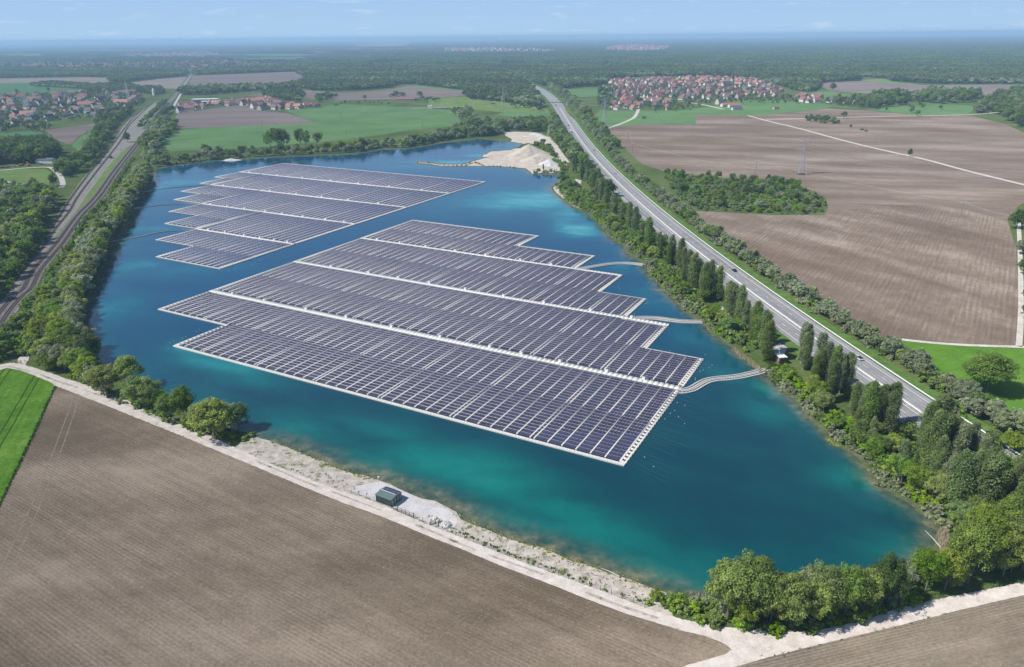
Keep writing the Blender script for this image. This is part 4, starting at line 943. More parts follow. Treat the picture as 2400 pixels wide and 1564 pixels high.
gangway([(489, 430), (450, 433), (400, 436.5), (367, 441), (340, 445), (325, 447)], 'dark cable gangway from far array to left bank, farthest of three', False)
gangway([(469, 475), (440, 474), (417, 474.5), (367, 478), (310, 485)], 'dark cable gangway from far array to left bank, middle of three', False)
gangway([(459, 534.5), (417, 535.8), (367, 540.6), (317, 552), (280, 558), (262, 560)], 'dark cable gangway from far array to left bank, nearest of three', False)

# ---- buoys and mooring lines
bm = MB()
for k in range(5):
    pass
def sphere(r, n=8, m_=5, sq=1.0):
    b = MB(); vs = []; fs = []
    for i in range(m_ + 1):
        a = math.pi * i / m_
        for j in range(n):
            t = 2 * math.pi * j / n; vs.append((r * math.sin(a) * math.cos(t), r * math.sin(a) * math.sin(t), r * math.cos(a) * sq))
    for i in range(m_):
        for j in range(n): fs.append((i * n + j, (i + 1) * n + j, (i + 1) * n + (j + 1) % n, i * n + (j + 1) % n))
    return b.add(vs, fs)
buoy_me = sphere(0.21, 8, 5, .8).mesh('buoy', M['grey_float'], True)
BU = [((1574, 937), 0), ((1592, 944), 0), ((1558, 962), 0), ((1568, 956), 0), ((1545, 975), 0), ((1591, 986), 0), ((1577, 970), 0), ((1498, 1064), 0), ((1519, 1086), 0),
      ((1655, 850), 1), ((1648, 856), 1), ((1634, 861), 1), ((1627, 865), 1), ((1616, 880), 1), ((1616, 884), 1), ((1616, 893), 1), ((1611, 896), 1), ((1557, 817), 1), ((1560, 824), 1), ((1639, 826), 1),
      ((1502, 706), 2), ((1506, 703), 2), ((1440, 672), 2), ((1437, 668), 2), ((1375, 613), 2), ((1380, 618), 2),
      ((395, 798), 3), ((404, 793), 3), ((424, 787), 3), ((432, 783), 3), ((457, 771), 3), ((463, 767), 3), ((391, 812), 3),
      ((586, 615), 4), ((592, 611), 4), ((604, 605), 4), ((610, 603), 4), ((545, 626), 4), ((532, 630), 4), ((903, 380), 5), ((640, 378), 5), ((655, 376), 5)]
BL = ['off the near right corner', 'beside the right tip', 'off the stepped right edge', 'off the left notch', 'in the channel between arrays', 'behind the far array']
BN = {}
for px, g in sorted(BU, key=lambda b: -b[0][1]):
    x, y = P(*px); o = link('mooring_buoy', buoy_me, None, (x, y, WZ + 0.08)); BN[g] = BN.get(g, 0) + 1; tag(o, 'small white mooring buoy, ' + ordinal(BN[g]) + ' from the near end ' + BL[g], 'buoy', 'mooring buoys')
mb = MB(); wires = []
for i in range(34):
    v = 2 + i * 1.85 if i < 33 else 60
    L0 = rng.uniform(7, 17); a = R(rng.uniform(-14, 10))
    mb.bar((0.2, v, 0.1), (0.2 + L0 * math.cos(a), v + L0 * math.sin(a) - 2, 0.0), 0.022, 0.022)

for i in range(16):
    v = 67 + i * 1.9; L0 = rng.uniform(5, 10); a = R(rng.uniform(-12, 12)); mb.bar((0.2, v, 0.1), (0.2 + L0 * math.cos(a), v + L0 * math.sin(a) - 1.5, 0.0), 0.022, 0.022)

tag(mb.build('mooring_lines', M['rope'], near_array), kind='stuff')

# ---------------------------------------------------------------- container hut, mast, gate, fence, rubble heap
cA, cB = Vector(P(874.3, 1165.8)), Vector(P(909.8, 1179.3))
c_ang = math.atan2(cB.y - cA.y, cB.x - cA.x)
hut = empty('container_hut', (cA.x, cA.y, 0.10), c_ang, 'dark green container hut with solar panels on half its shallow roof', 'hut')
LNG, DEP, HT = 6.06, 4.9, 2.45
def corrugated(b, x0, x1, y, z0, z1, n, sgn):
    w = (x1 - x0) / n
    for i in range(n): b.box((x0 + (i + .5) * w, y + sgn * .02, (z0 + z1) / 2), (w * .55, .05, z1 - z0 - .2), mi=0)
for k, nm in ((0, 'front'), (1, 'rear')):
    b = MB().box((LNG / 2, DEP / 4 + k * DEP / 2, HT / 2), (LNG, DEP / 2 - .02, HT))
    for cx in (0.06, LNG - .06):
        for cy in (0.06, DEP / 2 - .08): b.box((cx, cy + k * DEP / 2, HT / 2), (.16, .16, HT + .04))
    if k == 0: corrugated(b, .15, LNG - .15, 0, 0, HT, 22, -1)
    else: corrugated(b, .15, LNG - .15, DEP, 0, HT, 22, 1)
    b.build('container', M['green_steel'], hut)
    for d in (0, 1):
        y = DEP / 4 + k * DEP / 2 + (d - .5) * 1.12
        dr = MB().box((LNG + .03, y, HT / 2), (.06, 1.08, HT - .25)).build('door', M['green_steel'], hut)
        hm = MB()
        for yy_ in (-.2, .2): hm.tube([(LNG + .10, y + yy_, .2), (LNG + .10, y + yy_, HT - .2)], .03, 5)
        hm.box((LNG + .10, y + .1, 1.1), (.05, .35, .08)); hm.build('handle', M['white_paint'], dr)
MB().box((LNG + .07, .32, 1.5), (.03, .34, .34), mi=0).build('warning_plate', M['white_paint'], hut)
rf = MB(); rz = HT + .02
rf.add([(-.15, -.2, rz), (LNG + .15, -.2, rz), (LNG + .15, DEP / 2, rz + .42), (-.15, DEP / 2, rz + .42), (-.15, DEP + .2, rz), (LNG + .15, DEP + .2, rz)] + [(-.15, -.2, rz - .08), (LNG + .15, -.2, rz - .08), (LNG + .15, DEP + .2, rz - .08), (-.15, DEP + .2, rz - .08)],
       [(0, 1, 2, 3), (3, 2, 5, 4), (0, 6, 7, 1), (1, 7, 8, 5, 2), (5, 8, 9, 4), (4, 9, 6, 0, 3), (6, 9, 8, 7)])
rf.build('roof', M['green_roof'], hut)
for i in range(4):
    for j in range(2):
        x0 = .35 + i * 1.38; y0 = DEP / 2 + .12 + j * 1.22; sl = -.42 / (DEP / 2 + .2)
        zf = lambda y: rz + .42 + sl * (y - DEP / 2) + .10
        p = MB(); x1, y1 = x0 + 1.26, y0 + 1.14
        p.add([(x0, y0, zf(y0)), (x1, y0, zf(y0)), (x1, y1, zf(y1)), (x0, y1, zf(y1)), (x0, y0, zf(y0) - .07), (x1, y0, zf(y0) - .07), (x1, y1, zf(y1) - .07), (x0, y1, zf(y1) - .07)], [(0, 1, 2, 3)], 0)
        p.add(p.v[:8], [(0, 4, 5, 1), (1, 5, 6, 2), (2, 6, 7, 3), (3, 7, 4, 0)], 1)
        p.build('solar_panel', [M['solar_glass'], M['galvanised']], hut)
for j in range(3): MB().box((LNG / 2 - .1, DEP / 2 + .06 + j * 1.2, rz + .44 - j * .2), (5.7, .07, .09)).build('panel_rail', M['white_paint'], hut)
x, y = P(880.8, 1142.8)
mast = empty('camera_mast', (x, y, .05), 0, 'slim white mast with a camera behind the container hut', 'mast')
MB().tube([(0, 0, 0), (0, 0, 5.4)], [.09, .06], 6).build('pole', M['white_paint'], mast); MB().box((.25, 0, 5.3), (.5, .25, .22)).box((.05, 0, 5.45), (.3, .1, .1)).build('camera_head', M['white_paint'], mast)
# gate
g0, g1 = Vector(P(924, 1189.8)), Vector(P(961.8, 1205.3)); ga = math.atan2(g1.y - g0.y, g1.x - g0.x); gl = (g1 - g0).length
gate = empty('gate', (g0.x, g0.y, .1), ga, 'dark grey steel gate standing between container hut and rubble heap', 'gate')
for px in (0, gl): MB().box((px, 0, .95), (.18, .18, 1.9)).build('post', M['dark_metal'], gate)
for k in (0, 1):
    a, c = .12 + k * gl / 2, gl / 2 - .04 + k * (gl / 2 - .08); lf = MB()
    for z in (.15, 1.65): lf.box(((a + c) / 2, 0, z), (c - a, .06, .07))
    for i in range(3): lf.box((a + (c - a) * i / 2, 0, .9), (.06, .06, 1.5))
    leafo = lf.build('gate_leaf', M['dark_metal'], gate)
    wm = MB(); n = 14
    for i in range(n): wm.box((a + (c - a) * (i + .5) / n, 0, .9), (.014, .014, 1.45))
    wm.build('mesh_panel', M['dark_metal'], leafo)
def fence(pts, label, h=1.7, step=3.0, wire=True):
    ln = resample(PP(pts), step); ox, oy = ln[0]
    root = empty('wire_fence', (ox, oy, .05), 0, label, 'fence'); ln = [(x - ox, y - oy) for x, y in ln]
    pm_ = MB().box((0, 0, h / 2), (.09, .09, h)).mesh('post', M['dark_metal'])
    for x, y in ln[:-1] if len(ln) > 2 else ln: link('post', pm_, root, (x, y, 0), rng.uniform(0, 1))
    w = MB()
    for z in (.3, .8, 1.3, h - .06):
        for a, b in zip(ln, ln[1:]): w.bar((a[0], a[1], z), (b[0], b[1], z), .018)
    w.build('wire', M['dark_metal'], root)
fence([(965, 1206), (1010, 1226), (1048, 1241), (1145, 1279), (1229, 1313), (1329, 1349), (1430, 1386), (1500, 1413)], 'long thin wire fence between dirt track and pale shore strip')
fence([(800, 1141), (850, 1158), (875, 1168), (922, 1189)], 'short thin wire fence along the track in front of the container hut')
fence([(58, 843), (66, 846)], 'short dark fence stub right of the left gate', 1.3, 1.2)
g0 = Vector(P(28, 843)); g1 = Vector(P(50, 846))
gt = empty('gate', (g0.x, g0.y, .1), math.atan2(g1.y - g0.y, g1.x - g0.x), 'dark weathered gate across the track at the left under trees', 'gate')
gl = (g1 - g0).length
for px in (0, gl): MB().box((px, 0, .8), (.2, .2, 1.6)).build('post', M['wood_dark'], gt)
for z in (.4, .8, 1.2): MB().box((gl / 2, 0, z), (gl, .08, .1)).build('rail', M['wood_dark'], gt)
# rubble heap: each block a stone of its own
def rock_mesh(seed, sx, sy, sz):
    r = random.Random(seed); bm_ = MB(); pts = []
    for _ in range(14):
        d = Vector((r.gauss(0, 1), r.gauss(0, 1), r.gauss(0, 1))).normalized()
        d = Vector([max(-.72, min(.72, c)) for c in d]); pts.append((d.x * sx, d.y * sy, d.z * sz))
    import bmesh
    bm2 = bmesh.new()
    for p in pts: bm2.verts.new(p)
    bmesh.ops.convex_hull(bm2, input=bm2.verts)
    me = bpy.data.meshes.new('rock'); bm2.to_mesh(me); bm2.free(); me.materials.append(M['rock_white']); return me
rocks = [rock_mesh(i, *(rng.uniform(.35, .75) for _ in range(3))) for i in range(10)]
hx, hy = P(1012, 1214); heap = empty('rubble_heap', (hx, hy, .09), c_ang, 'heap of broken white concrete rubble beside the gate', 'rubble heap')
for i in range(64):
    a = rng.uniform(0, 6.28); r_ = abs(rng.gauss(0, .55)); x, y = math.cos(a) * r_ * 3.2, math.sin(a) * r_ * 1.7
    z = max(0, 1.15 - math.hypot(x / 3.2, y / 1.7) * 1.2) * rng.uniform(.5, 1)
    o = link('rock', rng.choice(rocks), heap, (x, y, z + .15)); o.rotation_euler = (rng.uniform(0, 6), rng.uniform(0, 6), rng.uniform(0, 6)); s = rng.uniform(.5, 1.2) if i > 5 else 1.7; o.scale = (s, s, s * .8)
hx, hy = P(1035, 1222); heap = empty('rubble_heap', (hx, hy, .09), c_ang, 'low mound of small white stones right of the big rubble heap', 'rubble heap')
mnd = MB(); q = sphere(1.9, 12, 5, .42); mnd.add(q.v, q.f); mnd.build('mound', M['rock_white'], heap, smooth=True)
for i in range(46):
    a = rng.uniform(0, 6.28); r_ = math.sqrt(rng.random()) * 2.1; o = link('rock', rng.choice(rocks), heap, (math.cos(a) * r_, math.sin(a) * r_, max(.05, .78 * math.sqrt(max(0, 1 - (r_ / 1.95) ** 2))))); s = rng.uniform(.28, .5); o.scale = (s, s, s); o.rotation_euler = (rng.uniform(0, 6), rng.uniform(0, 6), 0)
# hut on the right bank with its lamp post
hA, hB, hC = [Vector(P(*p)) for p in ((1799.5, 838), (1811, 847.5), (1818.5, 846.5))]
u_ = (hB - hA); ha = math.atan2(u_.y, u_.x); hl, hd, hh = max(4.5, u_.length), 3.2, 3.0
bh = empty('brown_hut', (hA.x, hA.y, .1), ha, 'red brown corrugated hut with white flat roof on the right bank', 'hut')
b = MB().box((hl / 2, hd / 2, hh / 2), (hl, hd, hh)); corrugated(b, .05, hl - .05, 0, 0, hh, 16, -1); b.build('wall', M['red_brown_sheet'], bh)
MB().box((hl / 2, hd / 2, hh + .09), (hl + .4, hd + .4, .16)).build('roof', M['white_paint'], bh); MB().box((hl + .03, hd / 2, 1.05), (.06, 1.0, 2.0)).build('door', M['dark_metal'], bh)
x, y = P(1807.5, 848.5); lp = empty('lamp_post', (x, y, .05), ha, 'slim white lamp post in front of the brown hut', 'lamp post')
MB().tube([(0, 0, 0), (0, 0, 7.2)], [.10, .06], 6).build('pole', M['white_paint'], lp); MB().box((.1, -.35, 7.25), (.35, .9, .16)).build('lamp_head', M['lamp_glass'], lp)
# fallen trunks at the waterline
for px, lb in (([(1396, 1323), (1440, 1344)], 'long pale driftwood log lying on the near shore'), ([(2150, 1236), (2187, 1277)], 'fallen bare tree trunk lying in the right corner of the lake')):
    a, b_ = P(*px[0]), P(*px[1]); o = MB().tube([(0, 0, 0), ((b_[0] - a[0]) * .5, (b_[1] - a[1]) * .5 + .2, .15), (b_[0] - a[0], b_[1] - a[1], .1)], [.08, .16, .24], 7).build('driftwood', M['bark_pale'], None, (a[0], a[1], .35)); tag(o, lb, 'log')

# ---------------------------------------------------------------- sand heap
def heapfield(name, cones, label, foot, mt, step=1.4, z0=0.1):
    cx, cy = P(*foot); xs = np.arange(-62, 62.1, step); X, Y = np.meshgrid(xs, xs * 0.95); Z = np.full(X.shape, -1.5)
    for px, h, r, ex in cones:
        c = P(*px); d = np.hypot((X - (c[0] - cx)) / ex, Y - (c[1] - cy)); ang_ = np.arctan2(Y - (c[1] - cy), X - (c[0] - cx))
        rr = r * (1 + .09 * np.sin(3 * ang_ + h) + .05 * np.sin(7 * ang_))
        Z = np.maximum(Z, h * (1 - d / rr) + .35 * np.sin(9 * ang_ + d * .2) * np.clip(d / rr, 0, 1))
    Z += nr.normal(0, .12, Z.shape); n = len(xs)
    keep = Z > -1.2
    ii = np.arange(n * n).reshape(n, n); F = np.stack([ii[:-1, :-1].ravel(), ii[:-1, 1:].ravel(), ii[1:, 1:].ravel(), ii[1:, :-1].ravel()], 1)
    F = F[keep.ravel()[F].all(1)]
    o = link(name, mesh_np(name, np.stack([X.ravel(), Y.ravel(), Z.ravel()], 1), F, [mt], smooth=True), None, (cx, cy, z0)); return tag(o, label, 'heap')
sand_heap_m = gravel('sand_heap', (0.34, 0.295, 0.24), (0.44, 0.39, 0.325), (0.52, 0.47, 0.405), 5, .8, bump=.9)
heapfield('sand_heap', [((1229, 363), 14.0, 26, 1.0), ((1258, 372), 8.5, 18, 1.2), ((1240, 376), 6, 15, 1.0), ((1212, 372), 3.2, 12, 1.4)], 'great pale sand and gravel heap on the bank reaching into the lake', (1240, 368), sand_heap_m)
heapfield('sand_heap', [((1276, 383), 6.0, 11, 1.0)], 'small grey white gravel cone at the right foot of the big heap', (1276, 383), gravel('sand_grey', (0.42, 0.41, 0.40), (0.51, 0.50, 0.485), (0.58, .57, .555), 4, .8), 1.0)
heapfield('sand_heap', [((1148, 362), 2.8, 9, 1.5), ((1140, 364), 2.0, 7, 1.2)], 'low flat sand heap at the lake tip of the bank', (1148, 362), sand_heap_m, 1.0)
for i, (px, h) in enumerate((((1245, 313), 2.6), ((1255, 317), 2.2), ((1225, 318), 1.6), ((1262, 322), 2.0))):
    heapfield('gravel_heap', [(px, h, h * 2.6, 1.3)], 'small white gravel heap in the yard behind the sand heap, ' + ['largest of four', 'middle of the row', 'leftmost', 'rightmost one'][i], px, bpy.data.materials['sand_grey'], .9)
heapfield('sand_heap', [((538, 373), 2.2, 6, 1.6)], 'little white sand heap on the far left lake shore', (538, 373), bpy.data.materials['sand_grey'], .9)
x, y = P(1286, 399); wf = empty('white_frame', (x, y, .1), .2, 'white open steel frame standing on the small spit by the heap', 'frame')
for px in (-1.6, 1.6): MB().box((px, 0, 1.6), (.35, .35, 3.2)).build('post', M['white_paint'], wf)
MB().box((0, 0, 3.35), (3.9, .5, .4)).build('beam', M['white_paint'], wf); MB().box((0, .6, .25), (4.2, 2.2, .5)).build('base', M['concrete'], wf)
# ---------------------------------------------------------------- plants
def crown_mesh(name, shape, H, Rr, base, ncl, nl, ls, mt, seed):
    g = np.random.default_rng(seed)
    zc, hz = (base + H) / 2, (H - base) / 2
    C, RC = [], []
    lob = g.uniform(-.16, .16, 5); pha = g.uniform(0, 6.28, 5)
    nlb = 6; la = g.uniform(0, 6.28) + np.arange(nlb) * 2.4
    LC = [(math.cos(la[j]) * Rr * g.uniform(.25, .52) * (j > 0), math.sin(la[j]) * Rr * g.uniform(.25, .52) * (j > 0), base + (H - base) * (g.uniform(.62, .70) if j == 0 else g.uniform(.34, .66)), Rr * g.uniform(.50, .66), (H - base) * (.34 if j == 0 else g.uniform(.24, .34))) for j in range(nlb)]
    for i in range(ncl):
        if shape == 'round' and i % 8:
            lx, ly, lz, lr, lh = LC[i % nlb]; d = g.normal(size=3); d /= np.linalg.norm(d)
            if d[2] < -.3 and g.random() < .7: d[2] = -d[2]
            f = g.uniform(.62, 1.0); C.append((lx + d[0] * lr * f, ly + d[1] * lr * f, max(base * .6, lz + d[2] * lh * f))); RC.append(Rr * g.uniform(.13, .25)); continue
        if shape == 'column':
            t = (i + g.random()) / ncl; z = base + t * (H - base)
            prof = Rr * (0.42 + 0.60 * math.sin(math.pi * (0.12 + t * 0.70))) * (1 - 0.35 * max(0, t - .88) / .12)
            a = g.uniform(0, 6.28); r = prof * g.uniform(.15, .75)
            C.append((r * math.cos(a), r * math.sin(a), z)); RC.append(max(.35, prof * g.uniform(.38, .62)))
        else:
            d = g.normal(size=3); d /= np.linalg.norm(d)
            if shape == 'bush': d[2] = abs(d[2])
            elif d[2] < -.45 and g.random() < .6: d[2] = -d[2]
            a = math.atan2(d[1], d[0]); k = 1 + sum(lob[j] * math.cos((j + 1) * a + pha[j] + d[2] * 2) for j in range(5))
            f = g.uniform(.45, .92) * k
            top = 1.0 - .12 * max(0, d[2]) * g.random()
            C.append((d[0] * Rr * f, d[1] * Rr * f, (0.05 * H if shape == 'bush' else zc) + d[2] * (H * .86 if shape == 'bush' else hz * .88) * f * top)); RC.append(Rr * g.uniform(.16, .34))
    C = np.array(C); RC = np.array(RC)
    n = ncl * nl; ci = np.repeat(np.arange(ncl), nl)
    d = g.normal(size=(n, 3)); d[:, 2] += .30; d /= np.linalg.norm(d, axis=1)[:, None]
    rad = RC[ci] * g.uniform(.62, 1.12, n)
    sq = np.array([1, 1, .8 if shape != 'column' else 1.5])
    p = C[ci] + d * rad[:, None] * sq
    p[:, 2] = np.maximum(p[:, 2], .08 * H * g.random(n))
    nrm = d * .9 + g.normal(size=(n, 3)) * .42 + np.array([0, 0, .50]); nrm /= np.linalg.norm(nrm, axis=1)[:, None]
    t1 = np.cross(nrm, g.normal(size=(n, 3))); t1 /= np.maximum(np.linalg.norm(t1, axis=1), 1e-6)[:, None]; t2 = np.cross(nrm, t1)
    s = ls * g.uniform(.6, 1.25, n)[:, None]
    V = np.stack([p - t1 * s * .5, p - t2 * s * .42, p + t1 * s * .62, p + t2 * s * .42], 1).reshape(-1, 3)
    F = np.arange(4 * n).reshape(n, 4)
    ct = g.uniform(.15, .85, ncl); tint = np.clip(ct[ci] + g.uniform(-.28, .28, n), 0, 1)
    return mesh_np(name, V, F, [mt], tint=tint)
def trunk_mesh(name, H, base, Rr, mt, seed, column=False):
    r = random.Random(seed); b = MB(); r0 = max(.12, H * .022)
    top = H * (.88 if column else .62)
    b.tube([(0, 0, -.3), (.1 * r.uniform(-1, 1), .1 * r.uniform(-1, 1), top * .4), (.3 * r.uniform(-1, 1), .3 * r.uniform(-1, 1), top)], [r0, r0 * .75, r0 * .25], 7)
    for k in range(5):
        z = base * .7 + (top - base * .7) * (k + .5) / 5.5; a = r.uniform(0, 6.28); l = Rr * (.45 if column else .75) * r.uniform(.7, 1.1)
        b.tube([(0, 0, z), (math.cos(a) * l * .5, math.sin(a) * l * .5, z + l * .35), (math.cos(a) * l, math.sin(a) * l, z + l * (1.5 if column else .75))], [r0 * .45, r0 * .3, r0 * .08], 5)
    return b.mesh(name, mt)
# kind: shape, H, R, base, leaf material, bark, adjective, object name, category
KIND = {
    'round': ('round', 14.0, 6.0, 2.2, 'round', 'bark', 'rounded green tree', 'broadleaf_tree', 'tree'),
    'yellow': ('round', 14.0, 5.8, 1.6, 'yellow', 'bark', 'yellowish green tree', 'broadleaf_tree', 'tree'),
    'willow': ('round', 11.0, 5.3, 0.8, 'willow', 'bark', 'silvery grey willow', 'willow_tree', 'tree'),
    'dark': ('round', 15.0, 6.0, 2.4, 'dark', 'bark', 'dark dense tree', 'broadleaf_tree', 'tree'),
    'poplar': ('column', 20.0, 2.9, 1.8, 'poplar', 'bark', 'narrow dark poplar', 'poplar_tree', 'tree'),
    'paleop': ('column', 20.0, 2.5, 2.8, 'pale', 'bark_pale', 'thin grey poplar', 'poplar_tree', 'tree'),
    'bright': ('bush', 4.5, 2.7, 0.1, 'bright', 'bark', 'bright green bush', 'green_bush', 'bush'),
    'greybush': ('bush', 4.0, 2.6, 0.1, 'greybush', 'bark', 'silvery grey bush', 'willow_bush', 'bush'),
    'midbush': ('bush', 4.2, 2.6, 0.1, 'round', 'bark', 'dark green bush', 'green_bush', 'bush'),
}
PROTO = {}
for ki, (k, (sh_, H_, R_, b_, lm, bk, adj, nm, cat)) in enumerate(KIND.items()):
    big = cat == 'tree'
    for v in range(2):
        sd = ki * 10 + v
        if sh_ == 'column': near, mid, low = (90, 120, .38), (44, 48, .75), (16, 16, 2.0)
        elif big: near, mid, low = (170, 95, .40), (84, 34, .80), (24, 12, 2.4)
        else: near, mid, low = (44, 90, .32), (26, 32, .58), (10, 11, 1.5)
        PROTO[k, v, 'near'] = crown_mesh('crown', sh_, H_, R_, b_, *near, LEAF[lm], sd)
        PROTO[k, v, 'mid'] = crown_mesh('crown', sh_, H_, R_, b_, *mid, LEAF[lm], sd + 500)
        PROTO[k, v, 'low'] = crown_mesh('crown', sh_, H_, R_, b_, *low, LEAF[lm], sd + 900)
        PROTO[k, v, 'trunk'] = trunk_mesh('trunk', H_, b_, R_, M[bk], sd, sh_ == 'column')
CAND = []      # every plant one could count: (apparent size, x, y, height, kind, variant, region index)
REG = []
shore_in = np.array(shore)
road_np = ROAD
def ok_pos(x, y, r=1.5):
    if inside((x, y), shore): return False
    if 130 < y < 2400:
        d = road_x(y) - x
        if -1.5 < d < 24.0: return False
    return True
def plant(pts, kinds, hr, phrase, group):
    ri = len(REG); REG.append((phrase, group))
    ks, ws = zip(*kinds)
    for x, y in pts:
        if not ok_pos(x, y): continue
        k = rng.choices(ks, ws)[0]
        lo, hi = hr if not isinstance(hr, dict) else hr[k]
        h = rng.uniform(lo, hi)
        if KIND[k][8] == 'bush' and not isinstance(hr, dict): h = min(h, 6) * rng.uniform(.7, 1)
        CAND.append([h / math.hypot(dist2((x, y)), CAM_H), x, y, h, k, rng.randrange(2), ri])
def scatter(px, spacing, keep=1.0, world=False):
    poly = px if world else PP(px); a = np.array(poly); x0, y0 = a.min(0); x1, y1 = a.max(0); out = []
    X, Y = np.meshgrid(np.arange(x0, x1 + spacing, spacing), np.arange(y0, y1 + spacing, spacing)); q = np.stack([X.ravel(), Y.ravel()], 1)
    q[:, 0] += (np.round((q[:, 1] - y0) / spacing) % 2) * spacing * .5
    q += nr.uniform(-.42 * spacing, .42 * spacing, q.shape); q = q[inside_np(q, poly)]
    if keep < 1: q = q[nr.random(len(q)) < keep]
    return [tuple(p) for p in q]
def along(px, step, off=0.0, jit=1.0, world=False):
    ln = resample(px if world else PP(px), step); ln = offset_line(ln, off) if off else ln
    return [(x + rng.uniform(-jit, jit), y + rng.uniform(-jit, jit)) for x, y in ln]
MIXL = [('yellow', 3.4), ('round', 2.2), ('willow', 4), ('dark', .4)]
# left bank
lb_shore = [(357, 410), (340, 445), (312, 478), (296, 520), (262, 558), (245, 612), (217, 660), (199, 712), (193, 755), (200, 800), (226, 842)]
lbw = resample(PP(lb_shore), 3)
plant([(x + rng.uniform(-1, 1), y + rng.uniform(-1, 1)) for x, y in resample(offset_line(lbw, 4.2), 7.5)], MIXL, (10.5, 14.5), 'the lake side row on the left bank', 'trees along the left lake bank')
plant([(x + rng.uniform(-1.5, 1.5), y + rng.uniform(-1.5, 1.5)) for x, y in resample(offset_line(lbw, 10.5), 8)], MIXL, (9, 13.5), 'the second left bank row', 'trees along the left lake bank')
plant([(x + rng.uniform(-2, 2), y + rng.uniform(-2, 2)) for x, y in resample(offset_line(lbw, 17), 8.5)], [('round', 3), ('yellow', 2), ('willow', 1), ('dark', 1)], (6, 10), 'the third left bank row', 'trees along the left lake bank')
plant([(x + rng.uniform(-2, 2), y + rng.uniform(-2, 2)) for x, y in resample(offset_line(CT, 9), 5.5) if 200 < y < 900], [('bright', 4), ('midbush', 2), ('greybush', 1)], (3, 5.5), 'the bushes beside the railway ballast', 'bushes beside the railway')
plant(scatter([(20, 775), (60, 735), (105, 690), (130, 720), (120, 800), (150, 866), (110, 858), (75, 842), (30, 826), (0, 838), (-40, 842), (-40, 810)], 6.5), [('midbush', 3), ('bright', 3), ('round', 3), ('yellow', 1)], {'midbush': (3, 5.5), 'bright': (3, 5.5), 'round': (7, 10), 'yellow': (7, 10)}, 'the thicket at the left gate', 'plants round the left gate')
plant(along([(88, 838), (118, 846), (150, 860), (178, 872), (205, 882)], 6.5, 0, 1.2), [('yellow', 3), ('round', 2), ('dark', 1), ('willow', 1)], (10, 14), 'the front of left corner wood', 'trees at the left lake corner')
plant(along([(110, 800), (150, 820), (185, 838), (215, 852)], 7, 0, 1.2), [('round', 2), ('dark', 2), ('yellow', 1)], (12, 16), 'the rear part of the left corner wood', 'trees at the left lake corner')
plant(along([(165, 877), (200, 888), (228, 902), (250, 912)], 4.0, 0, .8), [('greybush', 2), ('bright', 2)], (2, 3.6), 'the track bushes at left corner', 'track side bushes')
# near left row beside the track (measured one by one)
WF = {}
def single(px, kind, h, phrase, group='single trees', wf=1.0):
    x, y = P(*px); WF[(x, y)] = wf; ri = len(REG); REG.append((phrase, group)); CAND.append([1.0 + h / math.hypot(dist2((x, y)), CAM_H), x, y, h, kind, rng.randrange(2), ri])
for px, k, h, wf, ph in (((243, 920), 'yellow', 11.5, 1.6, 'first broad crown of the near row'), ((302, 902), 'yellow', 13, 1.1, 'second crown set back in the near row'), ((333, 947), 'round', 11.5, 1.5, 'third broad crown of the near row'), ((372, 955), 'dark', 8, 1.2, 'low dark one behind the third crown of near row'), ((390, 980), 'round', 9.5, .9, 'slim fourth of the near row'),
                         ((431, 978), 'round', 12.2, 1.0, 'upright fifth crown of the near row'), ((498, 1013), 'yellow', 12.6, 1.6, 'biggest crown at right end of near row'), ((556, 1002), 'dark', 9.5, 1.25, 'darker last crown ending the near row'), ((447, 1000), 'yellow', 6.5, 1.2, 'low leafy one before the fifth crown of near row'), ((215, 890), 'willow', 8, 1.1, 'small silvery one left of the near row')):
    single(px, k, h * 1.15, ph, 'near row of trees left', wf * .84)
plant(along([(225, 900), (260, 918), (300, 936), (360, 962), (420, 984), (470, 1006), (540, 1022), (585, 1020)], 1.3, 0, 1.7), [('bright', 4), ('midbush', 2), ('greybush', 2)], (1.3, 3.2), 'the undergrowth along the near row', 'undergrowth of the near row')
# near right cluster
for px, k, h, ph in (((1690, 1440), 'yellow', 15.5, 'leftmost tall one of the near right grove'), ((1745, 1440), 'round', 17, 'tallest of the near right grove'), ((1722, 1455), 'yellow', 11, 'low one at the left front of the near right grove'), ((1790, 1452), 'yellow', 14, 'slender one behind the middle of the near right grove'), ((1835, 1458), 'yellow', 14, 'broad one in the middle of the near right grove'), ((1890, 1455), 'yellow', 11.5, 'low front one in the middle of the near right grove'),
                     ((1905, 1430), 'round', 13.5, 'back one right of the middle in the near right grove'), ((1962, 1435), 'round', 14, 'big one right of the middle in the near right grove'), ((2005, 1425), 'yellow', 12, 'front one at right of the near right grove'), ((2048, 1410), 'dark', 14.5, 'dark pointed one at right of the near right grove'), ((2075, 1402), 'greybush', 5.5, 'pale bush at the right end of the near right grove'),
                     ((2150, 1375), 'round', 12, 'left one of the right corner wood beside the track'), ((2195, 1372), 'yellow', 11.5, 'front one of the right corner wood beside the track'), ((2240, 1345), 'yellow', 16, 'second tall one of the right corner wood'), ((2285, 1330), 'round', 17, 'tall broad one of the right corner wood'), ((2330, 1340), 'yellow', 15, 'third tall one of the right corner wood'), ((2375, 1325), 'round', 15, 'one cut by the right frame edge in the corner wood'), ((2345, 1270), 'round', 15, 'back one at the right frame edge'), ((2270, 1265), 'yellow', 13, 'back one above the reed bed of the right corner')):
    w_ = .72 if h < 15 else .8
    single(px, k, h * 1.1, ph, 'near right grove', w_)
    if k != 'greybush': single((px[0] + rng.choice((-1, 1)) * rng.uniform(18, 32), px[1] - rng.uniform(4, 16)), rng.choice(('round', 'yellow', 'willow')), h * rng.uniform(.75, .98), 'companion of ' + ph.replace(' of the near right grove', ' in near right grove'), 'near right grove', .66)
